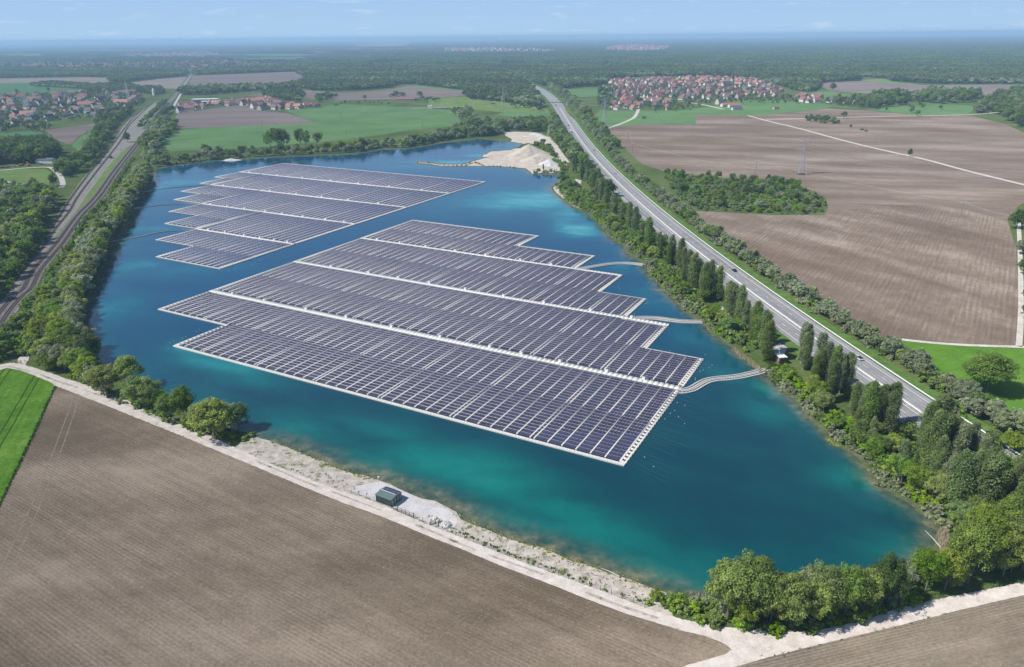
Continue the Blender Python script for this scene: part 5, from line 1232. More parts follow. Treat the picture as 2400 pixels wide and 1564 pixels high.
plant(along([(1515, 1400), (1560, 1420), (1605, 1434), (1660, 1448), (1730, 1462), (1800, 1466), (1870, 1462), (1940, 1450), (2010, 1432), (2080, 1408), (2140, 1392)], 2.1, 0, 1.3), [('bright', 5), ('midbush', 2)], (1.8, 4.4), 'the fringe of near right grove', 'bush fringe of the near right grove')
plant(along([(1530, 1388), (1580, 1400), (1640, 1415), (1720, 1430), (1800, 1432)], 2.6, 0, 1.5), [('bright', 4), ('greybush', 2)], (2.5, 4.5), 'the lake side of near right grove', 'bush fringe of the near right grove')
plant(scatter([(1512, 1392), (1560, 1384), (1610, 1392), (1660, 1410), (1690, 1448), (1610, 1434), (1550, 1416)], 2.5, .9), [('bright', 5), ('midbush', 2), ('greybush', 1)], (2.0, 4.6), 'the bush mass left of near right grove', 'bush fringe of the near right grove')
# right corner poplar wood
plant(scatter([(2095, 1095), (2125, 1070), (2200, 1055), (2262, 1062), (2330, 1095), (2420, 1150), (2500, 1330), (2420, 1330), (2300, 1240), (2215, 1215), (2150, 1150)], 4.8, .92), [('poplar', 4), ('paleop', 4), ('round', 1.4), ('yellow', 1)], {'poplar': (17, 25), 'paleop': (16, 24), 'round': (10, 16), 'yellow': (9, 14)}, 'the poplar wood in the right corner', 'poplar wood at the right')
plant(scatter([(1975, 1000), (2030, 1010), (2090, 1012), (2118, 1050), (2200, 1120), (2260, 1190), (2230, 1215), (2190, 1190), (2130, 1150), (2070, 1115), (2025, 1075), (1985, 1040)], 4.6, .9), [('bright', 3), ('round', 2.4), ('yellow', 1.5), ('midbush', 2), ('greybush', 1), ('paleop', .8)], {'bright': (3.5, 6), 'midbush': (3.5, 6), 'greybush': (3, 5), 'round': (7, 11), 'yellow': (7, 11), 'paleop': (11, 16)}, 'the thicket before the poplar wood', 'thicket before the poplar wood')
# right bank
rb = PP([(1303, 409), (1280, 437), (1310, 467), (1360, 493), (1400, 526), (1413, 549), (1447, 569), (1493, 609), (1510, 639), (1543, 676), (1587, 720), (1630, 746), (1653, 776), (1680, 792), (1710, 816), (1727, 832), (1760, 856), (1777, 869), (1793, 886), (1820, 912), (1850, 929), (1863, 949), (1887, 979), (1913, 996), (1948, 1035), (1989, 1061), (2019, 1098), (2056, 1139), (2103, 1165), (2139, 1188), (2176, 1232)])
rbr = resample(rb, 2.0)
reedy = PP([(1700, 800), (1700, 830), (1760, 875), (1790, 870), (1740, 815)])
near_rb = [p for p in resample(offset_line(rbr, -2.4), 3.6) if p[1] < 640 and not inside(p, reedy)]
plant([(x + rng.uniform(-.8, .8), y + rng.uniform(-.8, .8)) for x, y in near_rb], [('greybush', 4), ('bright', 2), ('midbush', 1)], (2.8, 5.2), 'the waterside bushes on the right bank', 'waterside bushes on the right bank')
plant([(x + rng.uniform(-1.2, 1.2), y + rng.uniform(-1.2, 1.2)) for x, y in resample(offset_line(rbr, -7.6), 5.2) if y < 640 and not inside((x, y), PP([(1700, 790), (1690, 850), (1760, 885), (1830, 850), (1800, 800)]))], [('bright', 4), ('round', 1.5), ('midbush', 2), ('yellow', 1.2)], {'bright': (4, 6.5), 'midbush': (4, 6), 'round': (7, 10), 'yellow': (7, 10.5)}, 'the second row of the right bank', 'second row on the right bank')
pop = [(1338, 400), (1352, 415), (1366, 432), (1380, 452), (1395, 472), (1410, 488), (1428, 505), (1445, 520), (1462, 535), (1475, 552), (1490, 566), (1506, 580), (1535, 600), (1560, 618), (1580, 632), (1600, 650), (1622, 668), (1646, 688), (1664, 695), (1700, 752), (1716, 764), (1730, 772), (1746, 786), (1758, 806), (1772, 822), (1782, 832), (1872, 838), (1900, 880), (1916, 896), (1934, 912), (1950, 915), (1962, 912), (1982, 968), (2004, 988), (2040, 990), (2070, 984), (1870, 860), (1925, 935), (1890, 900), (2020, 1008), (2060, 1018), (1995, 1010), (1690, 745), (1610, 675), (1590, 660), (1635, 700)]
pop += [(x + rng.uniform(-9, 9), y + rng.uniform(-7, 7)) for x, y in pop[:24] if rng.random() < .55] + [(x + rng.uniform(-12, 12), y + rng.uniform(-9, 9)) for x, y in pop[24:] if rng.random() < .55] + [(2140, 1062), (2165, 1068), (2190, 1060), (2215, 1058), (2235, 1062), (2262, 1072), (2290, 1080), (2310, 1090), (2340, 1100), (2175, 1085), (2250, 1090)]
plant([P(*p) for p in pop], [('poplar', 2.4), ('paleop', 2.4)], (13.5, 21), 'the row between lake and highway', 'poplars between lake and highway')
plant([(x + rng.uniform(-1, 1), y + rng.uniform(-1, 1)) for x, y in resample([(a, b) for a, b in RO(29.5) if 205 < b < 640], 5.0) if not inside((x, y), PP([(1790, 795), (1795, 850), (1850, 850), (1860, 800)]))], [('bright', 3), ('midbush', 3), ('round', 1)], {'bright': (2.5, 5), 'midbush': (2.5, 5), 'round': (6, 9)}, 'the brush left of the highway', 'brush left of the highway')
# lush filling between the waterside and the poplars
fill = [(x, y) for x, y in scatter(offset_line(rbr, -4)[::6] + [p for p in RO(27) if 200 < p[1] < 640][::-1], 5.0, .85, True) if not inside((x, y), PP([(1760, 800), (1760, 862), (1800, 880), (1840, 850), (1835, 790)])) and not inside((x, y), PP([(1645, 712), (1665, 705), (1710, 712), (1700, 735), (1650, 730)]))]
plant(fill, [('bright', 4), ('midbush', 3), ('round', 1), ('greybush', 1)], {'bright': (3, 6), 'midbush': (3, 6), 'round': (6, 10), 'greybush': (3, 5)}, 'the thicket between lake and highway', 'undergrowth between lake and highway')
fill = scatter([(1240, 300), (1290, 300), (1325, 330), (1345, 365), (1338, 398), (1310, 395), (1295, 340), (1270, 312)], 7)
# hedge right of the highway
plant([(x + rng.uniform(-1.2, 1.2), y + rng.uniform(-1.2, 1.2)) for x, y in resample([p for p in offset_line(ROAD, 9.8) if 226 < p[1] < 900], 4.4)], [('willow', 4), ('greybush', 2), ('midbush', 2), ('round', 1)], {'willow': (6.5, 10), 'greybush': (4, 6.5), 'midbush': (3.5, 6), 'round': (7, 10)}, 'the hedge right of highway', 'hedge right of the highway')
plant([(x + rng.uniform(-1.2, 1.2), y + rng.uniform(-1.2, 1.2)) for x, y in resample([p for p in offset_line(ROAD, 14.5) if 215 < p[1] < 900], 5.6)], [('midbush', 3), ('greybush', 2), ('willow', 2)], {'willow': (5.5, 8.5), 'greybush': (3, 5), 'midbush': (2.5, 4.5)}, 'the outer hedge right of highway', 'hedge right of the highway')
for px, k, h, ph in (((2290, 912), 'round', 15.0, 'great round solitary crown standing in the bright green meadow'), ((2200, 900), 'willow', 6.0, 'small one beside the farm track at the meadow edge'), ((2217, 965), 'bright', 5.0, 'dark clipped looking bush beside the farm track'), ((2270, 972), 'willow', 7.5, 'broad silvery one by the farm track'), ((2330, 1003), 'willow', 7.0, 'silvery one lower down the farm track'), ((2245, 960), 'willow', 6.0, 'silvery one next to the dark clipped bush'), ((2372, 1010), 'willow', 8.5, 'silvery one at the right frame edge'), ((2300, 1035), 'round', 6, 'low green one below the farm track'), ((2345, 1050), 'yellow', 7, 'yellowish one near the right frame edge'),
                     ((2362, 532), 'dark', 13, 'dark one at right frame edge beside the brown field, upper'), ((2376, 592), 'willow', 9, 'lighter one at the right frame edge beside the brown field'), ((2380, 640), 'dark', 10, 'dark one at right frame edge beside the brown field, middle'), ((2386, 700), 'dark', 8, 'dark small one at right frame edge beside the brown field'), ((2384, 742), 'dark', 8.5, 'dark one at right frame edge beside the brown field, lower'), ((2395, 560), 'dark', 13, 'tall dark one leaning over the right frame edge')):
    single(px, k, h * 1.1, ph, 'plants round the bright meadow', 1.35 if h > 14 else 1.1)
for px, k, h, ph in (((2114, 364), 'dark', 9, 'lone crown on the straight farm road across the brown field'), ((1961, 275), 'round', 12, 'lone crown on the far farm road'), ((2132, 270), 'round', 11, 'lone crown at the far end of the farm road'), ((1935, 212), 'dark', 20, 'single dark crown in front of the far brown field'), ((2118, 262), 'willow', 9, 'greyish crown beside the far orchard meadow'), ((2185, 256), 'round', 10, 'solitary crown within the orchard meadow'), ((1977, 297), 'dark', 5, 'tiny round crown on the thin field boundary'), ((2003, 303), 'midbush', 5, 'left bush of the tiny pair in the brown field'), ((2013, 306), 'midbush', 4, 'right bush of the tiny pair in the brown field'),
                     ((1497, 276), 'midbush', 6, 'single bush in the pasture below the village'), ((848, 232), 'round', 12, 'round crown left of the red barn'), ((976, 228), 'round', 17, 'round crown right of the red barn'), ((297, 331), 'dark', 14, 'single dark crown standing between the railway tracks'), ((40, 217), 'dark', 12, 'lone dark crown in the far left green field'), ((113, 215), 'round', 14, 'lone crown in the far left green field'), ((125, 434), 'dark', 13, 'dark pointed crown beside the left paddock lane'), ((1263, 397), 'paleop', 7, 'thin little one on the small spit by the heap')):
    single(px, k, h, ph, 'solitary trees in the fields')
plant(scatter([(1870, 281), (1890, 274), (1912, 277), (1932, 280), (1950, 288), (1935, 290), (1905, 286)], 9), [('dark', 2), ('midbush', 2), ('round', 1)], {'dark': (6, 9), 'midbush': (4, 6), 'round': (6, 9)}, 'the small copse in the brown field', 'small copse in the brown field')
# grove in the brown field
plant(scatter([(1592, 408), (1660, 416), (1750, 420), (1830, 422), (1866, 440), (1915, 462), (1918, 482), (1908, 499), (1787, 499), (1700, 492), (1620, 488), (1590, 470), (1560, 440), (1545, 410)], 6.4, .93), [('midbush', 3), ('bright', 3), ('round', 1.6), ('greybush', 2.2), ('dark', .6), ('willow', 1)], {'midbush': (2.5, 6), 'bright': (2.5, 5), 'greybush': (2, 5), 'round': (6, 9.5), 'dark': (6, 9), 'willow': (5, 8)}, 'the grove in the brown field', 'grove in the brown field')
# far lake shore
fs = [(362, 388), (385, 386), (440, 379), (520, 370), (600, 364), (667, 361), (793, 356), (827, 354), (887, 344), (943, 343), (1000, 332), (1040, 325), (1080, 321), (1115, 318), (1160, 312)]
plant(along(fs, 5.5, 0, 1.5), [('willow', 4), ('greybush', 2), ('round', 2)], {'willow': (6, 11), 'greybush': (3, 6), 'round': (8, 12)}, 'the waterside belt at far shore', 'belt on the far lake shore')
plant(along([(x, y - 4) for x, y in fs], 7, 0, 3), [('round', 3), ('willow', 2), ('dark', 1)], (8, 14), 'the rear belt at far shore', 'belt on the far lake shore')
for px, h, ph in (((628, 347), 25, 'leftmost of the tall group on the far lake shore'), ((645, 348), 28, 'broadest of the tall group on the far lake shore'), ((660, 347), 27, 'middle of the tall group on the far lake shore'), ((700, 343), 26, 'fourth of the tall group on the far lake shore'), ((712, 344), 24, 'fifth of the tall group on the far lake shore'), ((738, 340), 20, 'rightmost of the tall group on the far lake shore'), ((478, 362), 15, 'leftmost shorter one on the far lake shore')):
    single(px, 'round', h, ph, 'tall trees on the far lake shore', .72)
plant(scatter([(1055, 266), (1090, 262), (1110, 285), (1160, 294), (1215, 288), (1270, 290), (1290, 305), (1325, 335), (1345, 372), (1338, 395), (1318, 375), (1298, 345), (1282, 325), (1262, 308), (1180, 303), (1150, 316), (1105, 318), (1020, 328), (1010, 322), (1090, 300), (1068, 280)], 8.5), [('round', 3), ('dark', 3), ('willow', 2)], (8, 15), 'the wood behind the sand heap', 'wood behind the sand heap')
plant(scatter([(1233, 340), (1262, 334), (1278, 345), (1300, 372), (1318, 395), (1308, 398), (1290, 378), (1270, 356)], 6), [('bright', 3), ('midbush', 2), ('round', 1)], {'bright': (4, 6), 'midbush': (3, 6), 'round': (6, 9)}, 'the brush right of sand heap', 'brush right of the sand heap')
plant(along([(1232, 404), (1250, 404), (1268, 404), (1296, 404), (1304, 402)], 4.5, 0, 1.5), [('willow', 2), ('greybush', 3), ('round', 1)], {'willow': (5, 7), 'greybush': (2.5, 4.5), 'round': (5, 7)}, 'the little spit under the sand heap', 'plants on the little spit')
plant(along([(970, 377.5), (1000, 380), (1030, 384.5), (1060, 385.5), (1085, 385), (1105, 378), (1125, 388), (1150, 387), (1180, 388), (1205, 392)], 5, 0, 1.2), [('greybush', 3), ('midbush', 2)], (1.2, 2.6), 'the narrow spit left of the sand heap', 'bushes on the narrow spit')
# beyond the railway
plant(scatter([(-60, 455), (0, 452), (70, 446), (112, 446), (126, 478), (104, 535), (72, 590), (38, 640), (0, 684), (-60, 740)], 7.2, .95), [('round', 3), ('dark', 2.4), ('yellow', 1), ('willow', 1)], (8, 14), 'the wood left of the railway', 'wood left of the railway')
plant(along([(0, 696), (36, 650), (62, 612), (88, 574), (106, 545)], 5, 0, 1.5), [('bright', 3), ('midbush', 2)], (2.5, 5), 'the wood edge by left track', 'wood edge by the left track')
plant(scatter([(-60, 388), (0, 384), (60, 382), (128, 378), (140, 362), (122, 348), (60, 346), (-60, 348)], 8.5), [('dark', 4), ('round', 1)], (15, 19), 'the dark plantation at left edge', 'dark plantation at the left edge')
plant(along([(152, 412), (148, 398), (165, 400), (178, 404), (190, 392), (202, 384), (214, 368), (224, 358), (234, 340), (242, 328), (252, 312), (260, 296), (270, 284), (282, 272), (295, 264), (306, 256)], 8, 0, 3), [('round', 3), ('dark', 2)], (9, 14), 'the belt left of the railway yard', 'belt left of the railway yard')
plant(along([(140, 408), (150, 385), (172, 385), (190, 372), (212, 346), (226, 322), (240, 300)], 9, 0, 3), [('round', 3), ('dark', 2)], (9, 14), 'the outer belt left of the railway yard', 'belt left of the railway yard')
plant(scatter([(322, 350), (345, 322), (340, 302), (365, 288), (392, 284), (410, 296), (405, 312), (385, 322), (370, 345), (362, 380), (340, 385)], 9), [('round', 3), ('dark', 1), ('willow', 2)], (9, 14), 'the wood between railway and green field', 'wood between railway and green field')
plant(scatter([(1905, 240), (1990, 236), (2030, 230), (2100, 232), (2110, 244), (2060, 250), (2030, 256), (1990, 250)], 13, .7), [('dark', 2), ('round', 2)], (10, 17), 'the clump right of roadside houses', 'trees right of the roadside houses')
plant(along([(330, 300), (345, 280), (360, 265), (372, 250), (385, 240)], 9, 0, 3), [('round', 3), ('dark', 1)], (7, 11), 'the bushes between the railway lines', 'trees beside the far railway yard')
plant(along([(378, 272), (392, 262), (402, 258)], 10, 0, 3), [('dark', 1)], (9, 12), 'the trees beside the far railway yard', 'trees beside the far railway yard')
# highway hedges further off
plant([(x + rng.uniform(-2, 2), y + rng.uniform(-2, 2)) for x, y in resample([p for p in offset_line(ROAD, 13) if 900 < p[1] < 2100], 9)], [('willow', 3), ('round', 3)], (8, 14), 'the distant hedge right of highway', 'distant hedge right of the highway')
plant([(x + rng.uniform(-3, 3), y + rng.uniform(-3, 3)) for x, y in resample([p for p in offset_line(ROAD, 26) if 950 < p[1] < 2200], 11)], [('willow', 2), ('round', 3), ('dark', 1)], (9, 15), 'the outer distant highway hedge', 'distant hedge right of the highway')
plant([(x + rng.uniform(-3, 3), y + rng.uniform(-3, 3)) for x, y in resample([p for p in RO(32) if 640 < p[1] < 1350], 8)], [('round', 3), ('dark', 2), ('willow', 1)], (8, 14), 'the distant belt left of highway', 'distant belt left of the highway')
plant(scatter([(2020, 242), (2060, 244), (2100, 236), (2160, 244), (2240, 240), (2285, 235), (2280, 225), (2190, 222), (2100, 225), (2030, 230)], 15, .8), [('dark', 2), ('round', 3), ('willow', 1)], (11, 22), 'the line behind the orchard meadow', 'tree line behind the orchard meadow')
plant(scatter([(2250, 268), (2290, 262), (2330, 278), (2380, 306), (2480, 330), (2560, 290), (2480, 225), (2370, 215), (2320, 226), (2290, 240)], 14), [('dark', 2), ('round', 3), ('willow', 1)], (13, 19), 'the wood at the right frame edge', 'wood at the right frame edge')
plant(along([(900, 242), (880, 240), (855, 238), (800, 242), (780, 246)], 16, 0, 4), [('dark', 1), ('midbush', 1)], (5, 9), 'the hedge bushes in the far green field', 'hedge bushes in the far green field')
plant(scatter([(735, 240), (760, 238), (785, 228), (740, 226)], 16), [('dark', 1), ('round', 2)], (10, 15), 'the trees right of the hamlet', 'trees of the hamlet')

CAND.sort(key=lambda c: -c[0])
sel, rest = [], []
cnt = {'tree': 0, 'bush': 0}
for c in CAND:
    cat = KIND[c[4]][8]
    if cnt[cat] < (300 if cat == 'tree' else 290): cnt[cat] += 1; sel.append(c)
    else: rest.append(c)
counter = {}
LK = {}
for c in sorted(sel, key=lambda c: c[1] ** 2 + c[2] ** 2):
    _, x, y, h, k, v, ri = c
    sh_, H_, R_, b_, lm, bk, adj, nm, cat = KIND[k]; phrase, group = REG[ri]
    counter[ri, k] = counter.get((ri, k), 0) + 1
    if phrase.startswith('the '): lb = adj + ', ' + ordinal(counter[ri, k]) + ' from near end in ' + phrase
    else: lb = adj + ', ' + phrase
    d = math.hypot(dist2((x, y)), CAM_H); lod = 'near' if h / d > 0.026 else 'mid'
    s = h / H_
    r = empty(nm, (x, y, 0), rng.uniform(0, 6.28), lb, cat, group); w = rng.uniform(.9, 1.15) * WF.get((x, y), 1.0); r.scale = (s * w, s * w, s)
    link('trunk', PROTO[k, v, 'trunk'], r); link('crown', PROTO[k, v, lod], r)

# ---- masses of far plants: points carrying instances
hid = {}
def holder(nm, meshes):
    c = bpy.data.collections.new(nm)
    for i, me in enumerate(meshes):
        o = bpy.data.objects.new('%s_%02d' % (nm, i), me); c.objects.link(o)
    return c
def mass(name, pts, scales, coll, label, cat=None, pk=None):
    V = np.array([(x, y, 0) for x, y in pts], np.float32); n = len(V)
    if n == 0: return
    me = bpy.data.meshes.new(name); me.vertices.add(n); me.vertices.foreach_set('co', V.ravel())
    a = me.attributes.new('sc', 'FLOAT_VECTOR', 'POINT'); sc_ = np.asarray(scales, np.float32); sc_ = sc_ if sc_.ndim == 2 else np.repeat(sc_[:, None], 3, 1); a.data.foreach_set('vector', sc_.ravel())
    a = me.attributes.new('rt', 'FLOAT_VECTOR', 'POINT'); rt = np.zeros((n, 3), np.float32); rt[:, 2] = nr.uniform(0, 6.28, n); a.data.foreach_set('vector', rt.ravel())
    nk = len(coll.objects); a = me.attributes.new('pk', 'INT', 'POINT'); a.data.foreach_set('value', (nr.integers(0, nk, n) if pk is None else np.clip(pk, 0, nk - 1)).astype(np.int32))
    me.update()
    o = link(name, me); tag(o, label, cat, None, 'stuff')
    ng = bpy.data.node_groups.new(name + '_scatter', 'GeometryNodeTree')
    ng.interface.new_socket('Geometry', in_out='INPUT', socket_type='NodeSocketGeometry'); ng.interface.new_socket('Geometry', in_out='OUTPUT', socket_type='NodeSocketGeometry')
    gi, go = ng.nodes.new('NodeGroupInput'), ng.nodes.new('NodeGroupOutput')
    ip = ng.nodes.new('GeometryNodeInstanceOnPoints'); ci = ng.nodes.new('GeometryNodeCollectionInfo')
    ci.inputs['Collection'].default_value = coll; ci.inputs['Separate Children'].default_value = True; ci.inputs['Reset Children'].default_value = True
    ip.inputs['Pick Instance'].default_value = True
    rv = ng.nodes.new('GeometryNodeInputNamedAttribute'); rv.data_type = 'INT'; rv.inputs['Name'].default_value = 'pk'
    for nm2, sock in (('sc', 'Scale'), ('rt', 'Rotation')):
        na = ng.nodes.new('GeometryNodeInputNamedAttribute'); na.data_type = 'FLOAT_VECTOR'; na.inputs['Name'].default_value = nm2; ng.links.new(na.outputs['Attribute'], ip.inputs[sock])
    ng.links.new(gi.outputs[0], ip.inputs['Points']); ng.links.new(ci.outputs[0], ip.inputs['Instance']); ng.links.new(rv.outputs['Attribute'], ip.inputs['Instance Index']); ng.links.new(ip.outputs[0], go.inputs[0])
    md = o.modifiers.new('scatter', 'NODES'); md.node_group = ng
    return o
byreg = {}
for c in rest: byreg.setdefault((c[6], c[4]), []).append(c)
HOLD = {}
for (ri, k), cs in byreg.items():
    if k not in HOLD: HOLD[k] = holder('mid_' + k, [PROTO[k, v, 'mid'] for v in (0, 1)])
    H_ = KIND[k][1]
    mass('tree_mass' if KIND[k][8] == 'tree' else 'bush_mass', [(c[1], c[2]) for c in cs], [c[3] / H_ * rng.uniform(.95, 1.15) for c in cs], HOLD[k], 'remaining ' + KIND[k][6] + ' growth in ' + REG[ri][0].replace('the ', 'the ', 1))
# forests
FM = [crown_mesh('forest_crown', 'round', 13, 5.4, 1.0, 20, 17, 2.2, LEAF['forest'], 70 + i) for i in range(3)] + [crown_mesh('forest_crown', 'round', 13, 5.2, 1.0, 18, 15, 2.5, LEAF['dark'], 80), crown_mesh('forest_crown', 'round', 13, 5.2, 1.0, 18, 15, 2.4, LEAF['round'], 81), crown_mesh('forest_crown', 'round', 12, 5.2, .5, 18, 15, 2.4, LEAF['willow'], 82)]
FH = holder('forest_crown', FM)
FMAIN = [(690, 172), (720, 184), (795, 212), (905, 205), (925, 196), (960, 197), (1085, 212), (1078, 226), (1090, 232), (1150, 236), (1200, 243), (1262, 252), (1247, 225), (1229, 199), (1243, 196), (1262, 200), (1315, 206), (1410, 199), (1418, 185), (1500, 178), (1590, 178), (1690, 178), (1760, 187), (1815, 201), (1850, 212), (1878, 216), (1905, 206), (1905, 193), (1997, 188), (2003, 179), (2060, 184), (2066, 189), (2170, 196), (2367, 196), (2700, 188), (2700, 118), (2000, 122), (1500, 128), (690, 140)]
HOLES = [PP(f) for f in ([(852, 145), (940, 142), (955, 148), (865, 152)], [(1160, 147), (1222, 147), (1220, 153), (1165, 154)], [(690, 130), (760, 136), (765, 141), (690, 142)], [(1399, 149), (1420, 147), (1425, 157), (1404, 158)])]
def forest(name, px, spacing, hr, label, keep=1.0):
    q = scatter(px, spacing, keep)
    q = np.array(q)
    for hpoly in HOLES + [PP(f[1]) for f in FIELDS if f[3].startswith(('far tan', 'far green clearing'))]: q = q[~inside_np(q, hpoly)]
    rx = np.array([road_x(y) if y < 2700 else -9999 for y in q[:, 1]]); q = q[np.abs(q[:, 0] - rx + 11) > 22]
    h = nr.uniform(hr[0], hr[1], len(q)) / 13; w = h * nr.uniform(.95, 1.25, len(q)) * max(1.0, spacing / 10.0)
    # species change from stand to stand
    sv = np.sin(q[:, 0] / 83 + 2 * np.sin(q[:, 1] / 190)) + np.sin(q[:, 1] / 61 + q[:, 0] / 240) + nr.normal(0, .55, len(q))
    pk = np.where(sv < -.9, 3, np.where(sv < .35, nr.integers(0, 3, len(q)), np.where(sv < 1.25, 4, 5)))
    h = h * (1 + .12 * np.sin(sv * 2)); mass(name, q, np.stack([w, w, h], 1), FH, label, None, pk)
forest('forest', FMAIN, 11.0, (10, 19), 'wide dense riverside forest stretching behind the highway village')
forest('forest_belt', [(-140, 160), (0, 159), (200, 161), (330, 162), (430, 162), (438, 171), (420, 176), (330, 180), (262, 182), (180, 179), (0, 183), (-140, 186)], 12, (10, 15), 'tree belt in front of the far left villages', .9)
forest('forest_belt', [(250, 186), (290, 180), (360, 175), (430, 172), (434, 178), (365, 184), (300, 191), (262, 196)], 11, (10, 15), 'curving tree belt at the far left railway')
forest('forest_belt', [(72, 200), (100, 196), (130, 194), (210, 200), (300, 198), (330, 208), (360, 214), (330, 217), (200, 214), (190, 208), (110, 203), (80, 203)], 11, (9, 13), 'tree belt behind the left village')
forest('forest_belt', [(450, 164), (500, 164), (520, 161), (600, 158), (680, 150), (755, 152), (760, 166), (690, 167), (600, 170), (500, 174), (447, 176)], 12, (10, 15), 'tree belt below the red roofed far village', .9)
forest('forest_belt', [(412, 214), (440, 208), (500, 203), (560, 203), (640, 203), (690, 196), (720, 185), (795, 213), (730, 212), (690, 206), (620, 212), (560, 215), (480, 222), (420, 222)], 12, (10, 16), 'tree belt behind the hamlet', .9)
forest('forest_belt', [(330, 206), (375, 205), (385, 216), (375, 222), (345, 222), (330, 215)], 11, (8, 12), 'small wood left of the railway near the white silo')
forest('forest_belt', [(610, 222), (650, 216), (700, 214), (712, 232), (690, 238), (620, 228)], 12, (10, 15), 'trees within the hamlet', .6)
forest('forest_belt', [(900, 228), (920, 218), (990, 238), (1105, 240), (1140, 246), (1250, 252), (1262, 260), (1180, 250), (1085, 236)], 14, (8, 12), 'scattered trees beside the camp site', .25)
# the far plain beyond: patches of wood
def patch_mesh(i):
    g = np.random.default_rng(300 + i); b = None; Vs, Fs, Ts = [], [], []; base = 0
    src = crown_mesh('tmp', 'round', 13, 6.5, .5, 9, 7, 5.0, LEAF['forest'], 400 + i)
    v0 = np.empty(len(src.vertices) * 3, np.float32); src.vertices.foreach_get('co', v0); v0 = v0.reshape(-1, 3)
    t0 = np.empty(len(src.polygons), np.float32); src.attributes['tint'].data.foreach_get('value', t0)
    for _ in range(34):
        s = g.uniform(.8, 1.25); a = g.uniform(0, 6.28); R2 = np.array([[math.cos(a), -math.sin(a), 0], [math.sin(a), math.cos(a), 0], [0, 0, 1]])
        v = v0 @ R2.T * s + np.array([g.uniform(-40, 40), g.uniform(-40, 40), 0]); Vs.append(v); Fs.append(np.arange(len(v)).reshape(-1, 4) + base); base += len(v); Ts.append(np.clip(t0 + g.uniform(-.2, .2), 0, 1))
    bpy.data.meshes.remove(src)
    return mesh_np('wood_patch', np.concatenate(Vs), np.concatenate(Fs), [LEAF['forest']], tint=np.concatenate(Ts))
PH = holder('wood_patch', [patch_mesh(i) for i in range(3)])
def far_wood():
    out = []; sc_ = []
    yv = 3300.0
    fpoly = PP(FMAIN)
    vill = [PP(v) for v in VILL_FAR] + [PP(f[1]) for f in FIELDS if f[3].startswith(('very far', 'far pale', 'far tan', 'faint', 'far green clearing'))]
    while yv < 26000:
        st = 62 * (1 if yv < 9000 else (yv / 9000) ** 1.0)
        xs = np.arange(-0.80 * yv, 0.80 * yv, st) + rng.uniform(0, st)
        q = np.stack([xs + nr.uniform(-.4 * st, .4 * st, len(xs)), yv + nr.uniform(-.4 * st, .4 * st, len(xs))], 1)
        wv = np.sin(q[:, 0] / 610 + 1.3 + np.sin(q[:, 1] / 900)) + np.sin(q[:, 1] / 520 + q[:, 0] / 1500) + .6 * np.sin(q[:, 0] / 230 + q[:, 1] / 310)
        right = q[:, 0] > -0.12 * q[:, 1]
        keep = np.where(right, wv > -1.1, wv > -0.35) & ~inside_np(q, fpoly)
        for v in vill: keep &= ~inside_np(q, v)
        for hpoly in HOLES + [PP([(500, 137), (690, 131), (690, 141), (560, 145)])]: keep &= ~inside_np(q, hpoly)
        keep &= ~((q[:, 1] < 4300) & (q[:, 0] < -0.3 * q[:, 1]))
        out += [tuple(p) for p in q[keep]]; k = st / 62; sc_ += [(k, k, max(1, k * .45) * rng.uniform(.9, 1.2))] * int(keep.sum())
        yv += st
    mass('distant_forest', out, np.array(sc_), PH, 'hazy blue green woods covering the plain to the horizon')
VILL_FAR = [[(-60, 158), (-60, 148), (150, 147), (260, 150), (380, 146), (480, 146), (560, 145), (690, 151), (690, 160), (600, 161), (420, 159), (200, 160)],
            [(1020, 122), (1030, 114), (1150, 113), (1285, 117), (1285, 124), (1150, 124)], [(1405, 120), (1420, 109), (1480, 106), (1555, 110), (1550, 119), (1480, 122)], [(270, 132), (290, 127), (480, 121), (520, 126), (470, 133), (330, 136)], [(840, 104), (850, 98), (960, 99), (950, 106)]]
far_wood()
# ---------------------------------------------------------------- houses
ROOFS = {'red': (0.225, 0.095, 0.08), 'brown': (0.15, 0.085, 0.075), 'dark grey': (0.08, 0.08, 0.09), 'orange': (0.32, 0.145, 0.10), 'rusty brown': (0.185, 0.095, 0.08)}
WALLS = {'cream': (0.50, 0.43, 0.33), 'white': (0.58, 0.56, 0.53), 'pale yellow': (0.50, 0.42, 0.28), 'beige': (0.40, 0.34, 0.28)}
for k, c in ROOFS.items(): M['roof ' + k] = simple('roof_' + k.replace(' ', '_'), c, 0.8, vary=.3, scale=.8)
for k, c in WALLS.items(): M['wall ' + k] = simple('wall_' + k.replace(' ', '_'), c, 0.85, vary=.08, scale=.3)
M['window'] = simple('window_pane', (0.06, 0.065, 0.075), 0.15)
M['chimney'] = simple('chimney_brick', (0.30, 0.15, 0.11), 0.9)
win_me = MB().box((0, 0, 0), (1.1, 0.12, 1.3)).mesh('window', M['window'])
door_me = MB().box((0, 0, 0), (1.1, 0.12, 2.1)).mesh('door', M['wood_dark'])
chim_me = MB().box((0, 0, 0), (.7, .7, 1.5)).mesh('chimney', M['chimney'])
